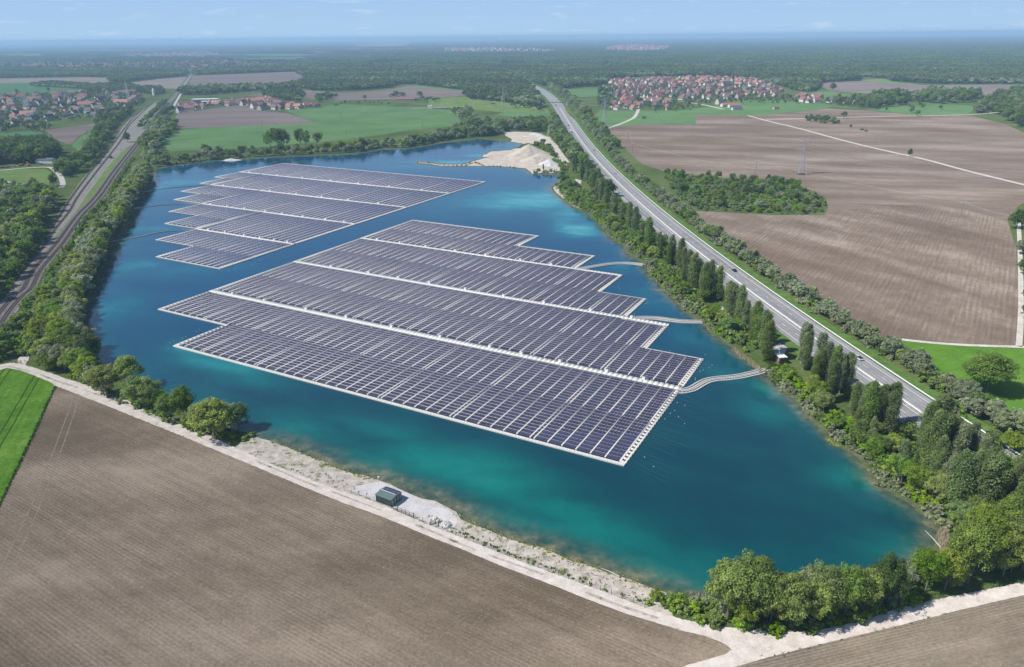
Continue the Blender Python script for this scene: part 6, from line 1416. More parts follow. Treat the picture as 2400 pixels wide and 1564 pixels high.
def gable(Lx, Wy, hw, hr, wall, roof):
    w = MB(); x, y = Lx / 2, Wy / 2
    w.add([(-x, -y, 0), (x, -y, 0), (x, y, 0), (-x, y, 0), (-x, -y, hw), (x, -y, hw), (x, y, hw), (-x, y, hw), (-x, 0, hw + hr), (x, 0, hw + hr)],
          [(0, 1, 5, 4), (2, 3, 7, 6), (1, 2, 6, 9, 5), (3, 0, 4, 8, 7)])
    r = MB(); o = .45; s = hr / y; zb = hw - o * s; X = x + .4; t = .16
    r.add([(-X, -y - o, zb), (X, -y - o, zb), (X, 0, hw + hr), (-X, 0, hw + hr), (X, y + o, zb), (-X, y + o, zb)] + [(-X, -y - o, zb + t), (X, -y - o, zb + t), (X, 0, hw + hr + t), (-X, 0, hw + hr + t), (X, y + o, zb + t), (-X, y + o, zb + t)],
          [(6, 7, 8, 9), (9, 8, 10, 11), (0, 3, 2, 1), (3, 5, 4, 2), (0, 1, 7, 6), (4, 5, 11, 10), (1, 2, 8, 7), (2, 4, 10, 8), (3, 0, 6, 9), (5, 3, 9, 11)])
    return w.mesh('wall', M['wall ' + wall]), r.mesh('roof', M['roof ' + roof])
HC = {}
def house(x, y, rz, label, group, detail, dims=None, roof=None, wall=None, cat='house', name='house'):
    Lx, Wy, hw, hr = dims
    key = (round(Lx), round(Wy), round(hw * 2), round(hr * 2), wall, roof)
    if key not in HC: HC[key] = gable(round(Lx), round(Wy), round(hw * 2) / 2, round(hr * 2) / 2, wall, roof)
    Lx, Wy, hw, hr = round(Lx), round(Wy), round(hw * 2) / 2, round(hr * 2) / 2
    r = empty(name, (x, y, .1), rz, label, cat, group)
    link('wall', HC[key][0], r); rf_ = link('roof', HC[key][1], r)
    if cat == 'house': link('chimney', chim_me, rf_, (Lx * .22, Wy * .13, hw + hr + .1))
    if detail:
        for sx in (-.28, .28):
            for s in (-1, 1): link('window', win_me, r, (Lx * sx, s * (Wy / 2 + .02), hw * .6 + .3))
        for s in (-1, 1):
            for sy in (-.22, .22): link('window', win_me, r, (s * (Lx / 2 + .02), Wy * sy, hw * .62), math.pi / 2)
        link('door', door_me, r, (0, -(Wy / 2 + .02), 1.06))
    return r
VILLAGES = [
    ('highway village', 'houses of the village beside the highway', [(1420, 190), (1484, 186), (1530, 185), (1599, 183), (1666, 182), (1700, 184), (1753, 187), (1800, 200), (1818, 212), (1822, 224), (1770, 229), (1724, 232), (1660, 231), (1599, 235), (1560, 232), (1500, 235), (1450, 232), (1425, 224), (1418, 205)], 34, 200, {'red': 2, 'brown': 4, 'rusty brown': 4, 'dark grey': 2, 'orange': .5}, {'cream': 3, 'white': 2, 'pale yellow': 1, 'beige': 2}),
    ('lower highway village', 'houses at the near edge of the highway village', [(1425, 234), (1560, 238), (1550, 257), (1495, 254), (1428, 257), (1418, 244)], 27, 20, {'red': 2, 'brown': 2, 'orange': 1.4, 'dark grey': 2}, {'cream': 2, 'white': 4}),
    ('eastern hamlet', 'houses east of the highway village', [(1850, 226), (1905, 226), (1900, 240), (1866, 241)], 24, 8, {'red': 3, 'rusty brown': 1}, {'cream': 1, 'white': 1}),
    ('roadside row', 'houses east of the highway village', [(1915, 232), (2000, 234), (2000, 243), (1922, 243)], 25, 8, {'red': 1.5, 'rusty brown': 2, 'dark grey': 1}, {'cream': 1, 'white': 2}),
    ('left village', 'houses of the left hand village', [(-40, 224), (60, 222), (165, 218), (230, 214), (300, 212), (325, 222), (338, 236), (330, 246), (300, 252), (270, 256), (230, 268), (215, 276), (150, 283), (88, 286), (60, 292), (-40, 290)], 40, 100, {'red': 1.5, 'brown': 3, 'orange': .8, 'dark grey': 5, 'rusty brown': 2}, {'white': 4, 'cream': 2, 'beige': 1}),
    ('railway hamlet', 'houses of the hamlet right of the railway', [(415, 252), (440, 246), (480, 244), (520, 240), (560, 238), (575, 232), (630, 234), (640, 244), (700, 246), (745, 247), (742, 253), (660, 256), (600, 257), (560, 246), (500, 249), (450, 257), (418, 262)], 21, 34, {'red': 2, 'brown': 2, 'orange': 2, 'dark grey': 1, 'rusty brown': 2}, {'white': 3, 'cream': 2}),
]
AVOID = []
def spot(px): AVOID.append(P(*px)); return AVOID[-1]
# landmarks first
cx_, cy_ = spot((1688, 206))
ch = empty('church', (cx_, cy_, .1), R(25), 'cream village church with grey roofed nave and slender dark spire', 'church')
w, r = gable(30, 12, 10, 8, 'cream', 'dark grey'); link('wall', w, ch); link('roof', r, ch)
tw = MB().box((18, 0, 12), (7, 7, 24)).build('tower', M['wall cream'], ch); MB().add([(14.2, -3.8, 24), (21.8, -3.8, 24), (21.8, 3.8, 24), (14.2, 3.8, 24), (18, 0, 44)], [(0, 1, 4), (1, 2, 4), (2, 3, 4), (3, 0, 4), (3, 2, 1, 0)]).build('spire', M['roof dark grey'], tw)
for i in range(4):
    for s in (-1, 1): MB().box((-10 + i * 6, s * 6.05, 5.5), (1.6, .12, 5)).build('window', M['window'], ch)
for px, rz, dims, roof, wall, lb, nm, cat in (
        ((1690, 248), .3, (26, 9, 4, 3.2), 'orange', 'white', 'long barn with bright orange roof at the village edge, left one', 'barn', 'barn'), ((1706, 250), .3, (24, 8, 4, 3), 'orange', 'white', 'long barn with bright orange roof at the village edge, right one', 'barn', 'barn'), ((1712, 256), .1, (18, 9, 3.5, 2.5), 'dark grey', 'white', 'small white barn with grey roof beside the pale yard', 'barn', 'barn'), ((1672, 243), .5, (14, 11, 6, 6), 'dark grey', 'cream', 'tall cream house with dark grey roof beside the orange barns', 'house', 'house'), ((1803, 254), .2, (10, 7, 3, 2.5), 'rusty brown', 'beige', 'tiny rusty roofed shed in the pasture at the village edge', 'shed', 'shed'),
        ((942, 234), .05, (42, 12, 3.5, 3), 'red', 'beige', 'long low red roofed barn in the far green fields', 'barn', 'barn'), ((965, 233), .05, (20, 10, 3, 2.5), 'dark grey', 'beige', 'dark grey roofed shed adjoining the long red barn', 'barn', 'barn'), ((108, 379.5), -.05, (20, 8, 4.5, 1.5), 'dark grey', 'white', 'grey white machine shed beside the dark plantation', 'shed', 'shed'),
        ((433, 258), .12, (32, 11, 6, 5), 'rusty brown', 'cream', 'long rusty roofed house nearest the railway in the hamlet', 'house', 'house'), ((501, 247), .2, (15, 12, 5, 5), 'orange', 'white', 'broad orange roofed house in the middle of the hamlet', 'house', 'house'), ((713, 249), .7, (14, 9, 4.5, 6), 'orange', 'white', 'steep orange gabled house, left of the pair ending the hamlet', 'house', 'house'), ((731, 250), .7, (14, 9, 4.5, 6), 'orange', 'white', 'steep orange gabled house, right of the pair ending the hamlet', 'house', 'house'),
        ((1142, 228), .1, (30, 14, 5, 2), 'brown', 'white', 'white low building of the camp site below the forest', 'house', 'building'), ((1133, 224), .1, (16, 8, 4, 2), 'brown', 'white', 'small white rear building of the camp site', 'house', 'building'), ((202, 248), .05, (34, 14, 5, 6), 'red', 'white', 'long red roofed barn in the middle of the left village', 'barn', 'barn'), ((283, 243), .1, (30, 13, 5, 6), 'orange', 'white', 'broad orange roofed barn near the lattice mast', 'barn', 'barn'), ((65, 272), .2, (24, 13, 5, 6), 'orange', 'cream', 'big orange roofed house at the near edge of left village', 'house', 'house')):
    x, y = spot(px); house(x, y, rz, lb, None, False, dims, roof, wall, cat, nm)
x, y = spot((478, 238)); hall = empty('hall', (x, y, .1), .06, 'long flat white hall with blue front in the railway hamlet', 'hall')
MB().box((0, 0, 3.5), (56, 16, 7)).build('wall', M['wall white'], hall); MB().box((0, 0, 7.15), (57, 17, .35)).build('roof', M['white_paint'], hall); MB().box((0, -8.06, 3.8), (50, .12, 2.6)).build('window_band', simple('blue_band', (.12, .2, .34), .4), hall)
x, y = spot((492, 241)); hall2 = empty('hall', (x, y, .1), .06, 'lower pale blue annexe in front of the white hall', 'hall')
MB().box((0, 0, 2.5), (44, 12, 5)).build('wall', simple('pale_blue', (.42, .5, .58), .7), hall2); MB().box((0, 0, 5.1), (45, 13, .3)).build('roof', M['white_paint'], hall2)
hcand = []
for vi, (nm, grp, px, spc, cap, rw, ww) in enumerate(VILLAGES):
    q = scatter(px, spc, .93)
    q = [p for p in q if all(math.dist(p, a) > 22 for a in AVOID)]
    q.sort(key=dist2); q = q[:cap * 2]
    for i, p in enumerate(q): hcand.append((1 / dist2(p), p, vi, i < cap))
hcand.sort(reverse=True); chosen = [h for h in hcand if h[3]][:282]; chs = set(id(h) for h in chosen)
rowsz = 15
for vi, (nm, grp, px, spc, cap, rw, ww) in enumerate(VILLAGES):
    mine = sorted([h for h in chosen if h[2] == vi], key=lambda h: h[1][1]); fl = R(22) if vi < 4 else R(-18)
    for ri in range(0, len(mine), rowsz):
        row = sorted(mine[ri:ri + rowsz], key=lambda h: h[1][0] / h[1][1])
        for j, (_, p, _, _) in enumerate(row):
            roof = rng.choices(list(rw), list(rw.values()))[0]; wall = rng.choices(list(ww), list(ww.values()))[0]
            lb = f'{wall} house, {roof} roof, {ordinal(j + 1)} from left in {ordinal(ri // rowsz + 1)} rank of {nm}'
            rz = fl + rng.choice((0, math.pi / 2)) + rng.uniform(-.25, .25)
            house(p[0], p[1], rz, lb, grp, dist2(p) < 1640, (rng.choice((10, 11, 12, 14, 17)), rng.choice((8, 9, 10)), rng.choice((3, 4.5, 5.5)), rng.choice((4.5, 5.5, 6.5))), roof, wall)
def house_mass(name, pts, label, scale=1.0):
    b = MB(); keys = list(ROOFS); wk = list(WALLS)
    for x, y in pts:
        Lx, Wy, hw, hr = rng.uniform(11, 22) * scale, rng.uniform(9, 12) * scale, rng.uniform(4, 6.5) * scale, rng.uniform(4, 6) * scale; a = rng.choice((.4, 1.97)) + rng.uniform(-.2, .2); c, s = math.cos(a), math.sin(a)
        X, Y = Lx / 2, Wy / 2; vs = [(-X, -Y, 0), (X, -Y, 0), (X, Y, 0), (-X, Y, 0), (-X, -Y, hw), (X, -Y, hw), (X, Y, hw), (-X, Y, hw), (-X, 0, hw + hr), (X, 0, hw + hr)]
        vs = [(x + u * c - v * s, y + u * s + v * c, z) for u, v, z in vs]
        wi = rng.choice((0, 1, 1, 0)); b.add(vs, [(0, 1, 5, 4), (2, 3, 7, 6), (1, 2, 6, 9, 5), (3, 0, 4, 8, 7)], wi); b.add(vs, [(4, 5, 9, 8), (6, 7, 8, 9)], 4 + rng.choice((0, 1, 3, 4, 4)))
    return tag(b.build(name, [M['wall ' + k] for k in wk] + [M['roof ' + k] for k in keys]), label, None, None, 'stuff')
house_mass('houses', [h[1] for h in hcand if id(h) not in chs], 'rearmost crowded roofs of the nearer villages')
house_mass('houses', scatter(VILL_FAR[0], 48, .5), 'red and white houses of the far villages at upper left', 1.25)
fq = np.array(scatter(VILL_FAR[0], 34, .5)); mass('garden_trees', fq, nr.uniform(9, 15, len(fq)) / 13 * 1.4, FH, 'trees between the houses of the far villages')
house_mass('houses', scatter(VILL_FAR[1], 95, .5), 'whitish houses of the far settlement in the forest', 1.8)
house_mass('houses', scatter(VILL_FAR[2], 70, .6), 'reddish houses of the far hill village at upper right', 2.0)
house_mass('houses', scatter(VILL_FAR[3], 80, .4), 'scattered houses far off at upper left', 1.5)
house_mass('houses', scatter(VILL_FAR[4], 260, .3), 'tiny white buildings near the horizon', 3)
# trees between the houses
for vi, (nm, grp, px, spc, cap, rw, ww) in enumerate(VILLAGES):
    q = np.array(scatter(px, 12.5, .6)); d = np.array([min(math.dist(p, h[1]) for h in hcand if h[2] == vi) for p in q]); q = q[d > 7.5]
    h = nr.uniform(4.5, 10, len(q)) / 13; mass('garden_trees', q, h, FH, 'garden trees between the houses of the ' + nm)
for px, sp, hr, lb in (([(1395, 205), (1425, 215), (1425, 255), (1400, 258), (1388, 235)], 15, (9, 14), 'trees at the left edge of the highway village'), ([(1505, 240), (1600, 238), (1680, 236), (1740, 232), (1830, 226), (1865, 230), (1850, 243), (1770, 241), (1700, 241), (1640, 244), (1600, 258), (1520, 262)], 17, (6, 11), 'garden trees in front of the highway village'),
                       ([(2000, 240), (2040, 242), (2050, 252), (2000, 252)], 14, (8, 13), 'trees right of the roadside houses'), ([(-40, 292), (40, 290), (90, 287), (120, 300), (100, 312), (60, 305), (-40, 312)], 14, (7, 11), 'orchard trees before the left village'), ([(220, 286), (240, 262), (300, 256), (305, 268), (262, 290), (235, 312)], 12, (9, 14), 'trees between left village and railway'),
                       ([(2050, 250), (2200, 248), (2200, 258), (2060, 262)], 42, (7, 10), 'loose fruit trees in the orchard meadow')):
    q = scatter(px, sp, .75); mass('garden_trees', q, nr.uniform(hr[0], hr[1], len(q)) / 13, FH, lb)

# ---------------------------------------------------------------- pylons, poles, masts
def pylon(px, H, rz, label, arms=True):
    x, y = P(*px); root = empty('power_pylon', (x, y, 0), rz, label, 'pylon', 'lattice power pylons'); b = MB(); lv = [0, .16, .31, .44, .56, .67, .77, .86, 1.0]
    hw_ = lambda t: (.095 * (1 - t / .62) + .022 if t < .62 else .022) * H
    for i in range(len(lv) - 1):
        a, c = lv[i], lv[i + 1]; wa, wc = hw_(a), hw_(c); th = .26 if H > 33 else .22
        pa = [(sx * wa, sy * wa, a * H) for sx, sy in ((-1, -1), (1, -1), (1, 1), (-1, 1))]; pc = [(sx * wc, sy * wc, c * H) for sx, sy in ((-1, -1), (1, -1), (1, 1), (-1, 1))]
        for k in range(4):
            b.bar(pa[k], pc[k], th); b.bar(pa[k], pc[(k + 1) % 4], th * .6); b.bar(pa[(k + 1) % 4], pc[k], th * .6); b.bar(pc[k], pc[(k + 1) % 4], th * .6)
    b.build('lattice_tower', M['pylon_steel'], root)
    for t, l, up in ((.72, .20, 0), (.965, .17, 0), (1.0, .17, .06)):
        a = MB(); z = t * H
        for s in (-1, 1):
            tip = (s * l * H, 0, z + up * H)
            for sy in (-1, 1): a.bar((s * .02 * H, sy * .022 * H, z), tip, .2); a.bar((s * .02 * H, sy * .022 * H, z + .035 * H), tip, .16)
            if not up: a.bar((s * l * H, 0, z), (s * l * H, 0, z - .05 * H), .16); a.bar((s * l * H * .55, 0, z), (s * l * H * .55, 0, z - .05 * H), .14)
        a.build('cross_arm', M['pylon_steel'], root)
    for sx in (-1, 1):
        for sy in (-1, 1): MB().box((sx * hw_(0), sy * hw_(0), .2), (.9, .9, .5)).build('footing', M['concrete'], root)
    return (x, y, H)
p1 = pylon((1863, 405), 34, R(-8), 'big grey lattice pylon standing alone in the brown field')
p2 = pylon((1405, 297), 43, R(35), 'tall lattice pylon at the field corner beside the highway hedge')
p3 = pylon((1170, 254), 42, R(20), 'slender distant lattice pylon left of the highway bridge')
plant_n = len(sel)
x, y = P(1863, 406); wd = MB()
for i in range(90):
    a, r_ = rng.uniform(0, 6.28), math.sqrt(rng.random()) * 4.6; h_ = rng.uniform(.4, 1.1); wd.add([(x + r_ * math.cos(a) - .3, y + r_ * math.sin(a), .1), (x + r_ * math.cos(a) + .3, y + r_ * math.sin(a) + .2, .1), (x + r_ * math.cos(a), y + r_ * math.sin(a) + .1, h_ + .1)], [(0, 1, 2)])
tag(wd.build('weeds', LEAF['bright']), 'green weeds growing at the foot of the big pylon', kind='stuff')
# lattice telecom mast of the left village and white silo
x, y = P(301, 243); tm = empty('lattice_mast', (x, y, 0), .3, 'tall white grey lattice mast beside the left village', 'mast'); b = MB(); Hm = 45
for i in range(15):
    z0, z1 = Hm * i / 15, Hm * (i + 1) / 15; w0, w1 = 3.4 * (1 - i / 19), 3.4 * (1 - (i + 1) / 19)
    for k in range(4):
        c0 = [(-1, -1), (1, -1), (1, 1), (-1, 1)][k]; c1 = [(-1, -1), (1, -1), (1, 1), (-1, 1)][(k + 1) % 4]
        b.bar((c0[0] * w0, c0[1] * w0, z0), (c0[0] * w1, c0[1] * w1, z1), .5); b.bar((c0[0] * w0, c0[1] * w0, z0), (c1[0] * w1, c1[1] * w1, z1), .3); b.bar((c0[0] * w1, c0[1] * w1, z1), (c1[0] * w1, c1[1] * w1, z1), .3)
b.build('lattice_tower', M['white_paint'], tm); MB().tube([(0, 0, Hm), (0, 0, Hm + 6)], .2, 6).build('antenna', M['white_paint'], tm)
x, y = P(358, 222); sl = empty('silo', (x, y, 0), 0, 'slim white silo in the small wood left of the railway', 'silo'); MB().tube([(0, 0, 0), (0, 0, 15)], 3, 14).build('tank', M['white_paint'], sl); MB().tube([(0, 0, 15), (0, 0, 17)], [3.1, .4], 14).build('cap', M['galvanised'], sl)
poles = {}
def pole(px, H, label, cross=True, mt='wood_grey'):
    x, y = P(*px); r = empty('utility_pole', (x, y, 0), R(-20), label, 'utility pole', 'utility poles in the fields'); MB().tube([(0, 0, 0), (0, 0, H)], [.34, .2], 6).build('pole', M[mt], r)
    if cross:
        MB().box((0, 0, H - .5), (2.6, .16, .18)).build('cross_arm', M['galvanised'], r)
        ins = MB()
        for k in (-1.2, 0, 1.2): ins.tube([(k, 0, H - .4), (k, 0, H + .05)], .09, 5)
        ins.build('insulators', M['white_paint'], r)
    poles[label] = (x, y, H); return (x, y, H)
q1 = pole((1757, 397), 11, 'wooden pole in the brown field, farther one behind the grove'); q2 = pole((1752, 416), 10, 'wooden pole at the back edge of the grove'); q3 = pole((2233, 502), 11, 'pale leaning pole in the right half of brown field')
q4 = pole((1460, 328), 14, 'pole at the left edge of brown field, upper one'); q5 = pole((1469, 354), 11, 'pole at the left edge of the brown field, lower one'); q6 = pole((194, 336.5), 14, 'pole in the green wedge by the railway belt, nearer'); q7 = pole((204, 317), 12, 'pole in the green wedge by the railway belt, farther')
q8 = pole((983, 299), 15, 'pole at the far shore belt in front of green field'); q9 = pole((610, 294), 12, 'pole at the front edge of the hamlet field'); q10 = pole((793, 276), 13, 'pole in the far green field, left'); q11 = pole((1535, 282), 10, 'pole pair member left in village pasture'); q12 = pole((805, 320), 12, 'pole near the far shore in the green field')
q13 = pole((1060, 238), 15, 'pole left of a pair near the substation'); q14 = pole((1064, 238), 15, 'pole right of a pair near the substation'); q15 = pole((1160, 258), 10, 'pole beside the distant pylon, left'); q16 = pole((1164, 258), 10, 'pole beside the distant pylon, right'); q17 = pole((986, 225), 22, 'tall thin pole behind the far brown field')
def cable(a, b, sag, r=.045, n=14, off=(0, 0)):
    m_ = MB(); pts = []
    for i in range(n + 1):
        t = i / n; pts.append((a[0] + (b[0] - a[0]) * t + off[0], a[1] + (b[1] - a[1]) * t + off[1], a[2] + (b[2] - a[2]) * t - sag * 4 * t * (1 - t)))
    return m_.tube(pts, r, 3, cap=False)
def line_(a, b, sag, label, offs=((-1.2, 0), (0, 0), (1.2, 0)), drop=(0, 0, 0), r=.022):
    root = empty('power_cable', (0, 0, 0), 0, label, 'power cable')
    for o, d in zip(offs, drop): cable((a[0], a[1], a[2] - d), (b[0], b[1], b[2] - d), sag, r, off=o).build('wire', M['galvanised'], root)
e1 = P(2420, 545); line_(q1, q3, 3, 'thin wires between the pole behind the grove and the pale leaning pole'); line_(q3, (e1[0], e1[1], 11), 3, 'thin wires from the pale leaning pole to the right frame edge')
e2 = P(2480, 505); offs6 = ((-5, 0), (5, 0), (-5, .5), (5, .5)); line_(p1, (e2[0], e2[1], 34), 6, 'high cables from the big pylon towards the right frame edge', offs6, (1.5, 1.5, 10, 10), .035); line_(p2, p1, 9, 'high cables between the corner pylon and the big pylon', offs6, (1.5, 1.5, 10, 10), .035); line_(p3, p2, 8, 'high cables crossing the highway between two pylons', offs6, (1.5, 1.5, 10, 10), .035)
line_(q4, q5, 1, 'short wires between the two poles at the left field edge'); line_(q5, q2, 3, 'thin wires from the left field edge to the grove pole')
# substation
x, y = P(1018, 252); ss = empty('substation', (x, y, 0), .05, 'fenced electricity substation with white kiosk and grey gantries', 'substation')
MB().box((-16, 0, 3), (9, 7, 6)).build('kiosk', M['wall white'], ss); MB().box((4, -1, 1.2), (30, 9, .3)).build('plinth', M['concrete'], ss)
for i in range(6): MB().box((-6 + i * 5, -2, 3), (2.2, 2.6, 3.6)).build('transformer', M['pylon_steel'], ss)
for i in range(5):
    g = MB()
    for s in (-3, 3): g.bar((-8 + i * 6.5, s, 0), (-8 + i * 6.5, s, 9), .35)
    g.bar((-8 + i * 6.5, -3, 8.5), (-8 + i * 6.5, 3, 8.5), .35); g.build('gantry', M['galvanised'], ss)
# bridge over the highway
bx, by = P(1289, 246); fb = empty('overbridge', (bx, by, 0), R(-2), 'slim dark bridge crossing high over the highway on a centre pier', 'bridge')
MB().box((0, 0, 6.4), (54, 2.6, .9)).build('deck', M['dark_metal'], fb)
for s in (-1, 1):
    rl = MB().box((0, s * 1.25, 7.9), (54, .1, .1))
    for i in range(28): rl.box((-27 + i * 2, s * 1.25, 7.35), (.1, .1, 1.1))
    rl.build('railing', M['pylon_steel'], fb)
MB().box((2, 0, 3), (1.0, 2.0, 6)).build('pier', M['concrete'], fb)
for s in (-1, 1): MB().box((s * 25, 0, 3.6), (4.5, 4, 7.2)).build('abutment', M['concrete'], fb)

# ---------------------------------------------------------------- vehicles
CARC = {'white': (.75, .75, .74), 'black': (.012, .012, .014), 'dark blue': (.012, .02, .06), 'blue': (.02, .07, .25), 'grey': (.2, .2, .21), 'silver': (.45, .46, .48), 'red': (.3, .02, .02)}
for k, c in CARC.items():
    mt, nt, out = nmat('paint_' + k.replace(' ', '_')); b = N(nt, 'ShaderNodeBsdfPrincipled', Roughness=.3); b.inputs['Base Color'].default_value = c4(c); b.inputs['Coat Weight'].default_value = .6; b.inputs['Coat Roughness'].default_value = .08; L(nt, b.outputs[0], out.inputs[0]); M['paint ' + k] = mt
wheel_me = MB().tube([(0, -.11, 0), (0, .11, 0)], .33, 14).mesh('wheel', M['rubber']); rim_me = MB().tube([(0, -.125, 0), (0, .125, 0)], .19, 10).mesh('rim', M['galvanised'])
def profile(b, pts, w0, w1, mi=0):
    """side outline (x, z, narrowing) lofted over the width"""
    n = len(pts); vs = []
    for s in (-1, 1):
        for x, z, k in pts: vs.append((x, s * (w0 + (w1 - w0) * k) / 2, z))
    fs = [tuple(range(n)), tuple(range(2 * n - 1, n - 1, -1))] + [(i, n + i, n + (i + 1) % n, (i + 1) % n) for i in range(n)]
    return b.add(vs, fs, mi)
def car(px, color, label, ahead=True, kind='hatch', xy=None):
    x, y = xy or P(*px); a = math.atan2(60, road_x(y + 30) - road_x(y - 30)) + (0 if ahead else math.pi)
    r = empty('car', (x, y, .2), a, label, 'car', 'cars on the highway')
    b = MB(); profile(b, [(-2.15, .35, .1), (2.1, .33, .1), (2.18, .55, .06), (2.12, .72, .08), (1.25, .88, .1), (-.1, .93, .06), (-1.95, .95, .08), (-2.18, .75, .06)], 1.82, 1.5); b.build('body', M['paint ' + color], r)
    b = MB(); profile(b, [(-1.98, .94, 0), (1.15, .90, 0), (.35, 1.40, 1), (-1.55, 1.40, 1)], 1.62, 1.22); b.build('windows', M['dark_glass'], r)
    b = MB(); profile(b, [(.36, 1.395, 0), (.2, 1.46, 1), (-1.35, 1.46, 1), (-1.56, 1.395, 0)], 1.26, 1.05); b.build('roof', M['dark_glass'] if kind == 'glassroof' else M['paint ' + color], r)
    for wx in (-1.32, 1.32):
        for s in (-1, 1): wh = link('wheel', wheel_me, r, (wx, s * .80, .33)); link('rim', rim_me, wh)
    for s in (-1, 1): MB().box((2.12, s * .62, .66), (.12, .36, .14)).build('headlight', M['lamp_glass'], r); MB().box((-2.12, s * .64, .80), (.12, .3, .16)).build('tail_light', M['paint red'], r)
    return r
def on_road(y, d): 
    q = min(RO(d), key=lambda p: abs(p[1] - y)); return (q[0] + (road_x(y) - road_x(q[1])), y)
def lane(px, d):
    y = P(*px)[1]; return on_road(y, d)
car(None, 'white', 'white car with dark roof nearest on the right carriageway', True, 'glassroof', lane((2000, 836), 4.6))
car(None, 'black', 'black car on the right carriageway opposite the tall poplars', True, 'hatch', lane((1707, 631), 4.4))
car(None, 'dark blue', 'dark blue car half hidden by poplars on the near carriageway', False, 'hatch', lane((2037, 919), 18.2))
car(None, 'blue', 'blue car behind the thin poplars on the near carriageway', False, 'hatch', lane((1766, 722), 18.2))
car(None, 'white', 'white car directly behind the blue one behind thin poplars', False, 'hatch', lane((1776, 733), 18.2))
car(None, 'black', 'small black car on the left carriageway beside the sand yard', False, 'hatch', lane((1327, 293), 14.6))
car(None, 'grey', 'grey car on the right carriageway, farther of two beyond the pile', True, 'hatch', lane((1397, 351), 4.4))
car(None, 'dark blue', 'dark car on the left carriageway level with the sand heap', False, 'hatch', lane((1387, 375), 18.2))
car(None, 'white', 'small white car on the right carriageway near the brown field corner', True, 'hatch', lane((1444, 403), 4.4))
car(None, 'black', 'tiny dark car just below the highway bridge, left', False, 'hatch', lane((1284, 245), 14.6))
car(None, 'red', 'tiny reddish car just before the highway bridge, right', False, 'hatch', lane((1288, 241), 18.4))
x, y = lane((1337, 308), 17.5); a = math.atan2(60, road_x(y + 30) - road_x(y - 30)) + math.pi
tk = empty('truck', (x, y, .2), a, 'white truck with dark flat bed on the left carriageway', 'truck')
b = MB(); profile(b, [(2.2, .8, .1), (4.3, .8, .1), (4.35, 1.9, .1), (4.0, 3.2, .4), (2.3, 3.3, .4)], 2.5, 2.3); b.build('cab', M['paint white'], tk); MB().box((4.25, 0, 2.4), (.25, 2.0, .8)).build('windscreen', M['dark_glass'], tk)
MB().box((-1.4, 0, 2.2), (6.6, 2.5, 2.4)).build('cargo_box', M['paint white'], tk); MB().box((0, 0, .9), (8.4, 1.1, .3)).build('chassis', M['dark_metal'], tk)
for wx in (-3.6, -2.4, 3.2):
    for s in (-1, 1): MB().tube([(wx, s * 1.05, .5), (wx, s * 1.3, .5)], .5, 12).build('wheel', M['rubber'], tk)
# wagon on the siding
i_ = min(range(len(RT3)), key=lambda i: math.dist(RT3[i], P(264, 366))); x, y = RT3[i_]; a = math.atan2(RT3[i_ + 1][1] - RT3[i_ - 1][1], RT3[i_ + 1][0] - RT3[i_ - 1][0])
wg = empty('freight_wagon', (x + 4.5, y, .2), a, 'small rusty brown freight wagon standing beside the left tracks', 'wagon'); MB().box((0, 0, 1.9), (9, 2.6, 1.5)).build('body', simple('wagon_rust', (.07, .045, .04), .8), wg); MB().box((0, 0, 1.05), (9.6, 2.2, .3)).build('frame', M['dark_metal'], wg)
for wx in (-3, 3):
    for s in (-1, 1): MB().tube([(wx, s * .65, .5), (wx, s * .8, .5)], .45, 12).build('wheel', M['rust_rail'], wg)
def machine(px, col, label, rz):
    x, y = P(*px); r = empty('excavator', (x, y, .1), rz, label, 'construction machine'); mt = simple('machine_' + label[:6].strip(), col, .5)
    for s in (-1, 1): MB().box((0, s * 1.1, .5), (4, .6, 1)).build('track', M['dark_metal'], r)
    MB().box((-.5, 0, 1.7), (3.4, 2.4, 1.3)).build('body', mt, r); MB().box((.5, .6, 2.7), (1.4, 1.1, 1.4)).build('cab', M['dark_glass'], r)
    MB().bar((.9, -.4, 1.8), (3.6, -.4, 4.2), .45).bar((3.6, -.4, 4.2), (5.4, -.4, 1.2), .35).build('boom', mt, r); MB().box((5.5, -.4, .9), (.9, 1.2, .8)).build('bucket', M['dark_metal'], r)
machine((50, 386), (.55, .22, .03), 'orange excavator parked beside the dark plantation, left of two', .3); machine((66, 386), (.50, .25, .08), 'orange excavator parked beside the dark plantation, right of two', 2.4)
for px, c, lb in (((35, 388), 'silver', 'silver car parked left of the orange excavators'), ((92, 382), 'silver', 'silver car parked next to the grey machine shed'), ((98, 383), 'black', 'black car parked next to the grey machine shed'), ((20, 390), 'black', 'black car parked at the left paddock lane, right of three'), ((10, 391), 'black', 'black car parked at the left paddock lane, middle of three'), ((2, 391.5), 'dark blue', 'dark blue car parked at the left paddock lane, leftmost')):
    r = car(px, c, lb); r.rotation_euler[2] = rng.uniform(.2, .6); r['group'] = 'cars parked at the left'
# signal and relay boxes by the railway
x, y = P(251, 402); sg = empty('railway_signal', (x, y, .1), 0, 'small white railway signal on the grass strip between tracks', 'signal'); MB().tube([(0, 0, 0), (0, 0, 4)], .09, 6).build('pole', M['galvanised'], sg); MB().box((0, 0, 4), (.6, .3, 1.1)).build('signal_head', M['white_paint'], sg)
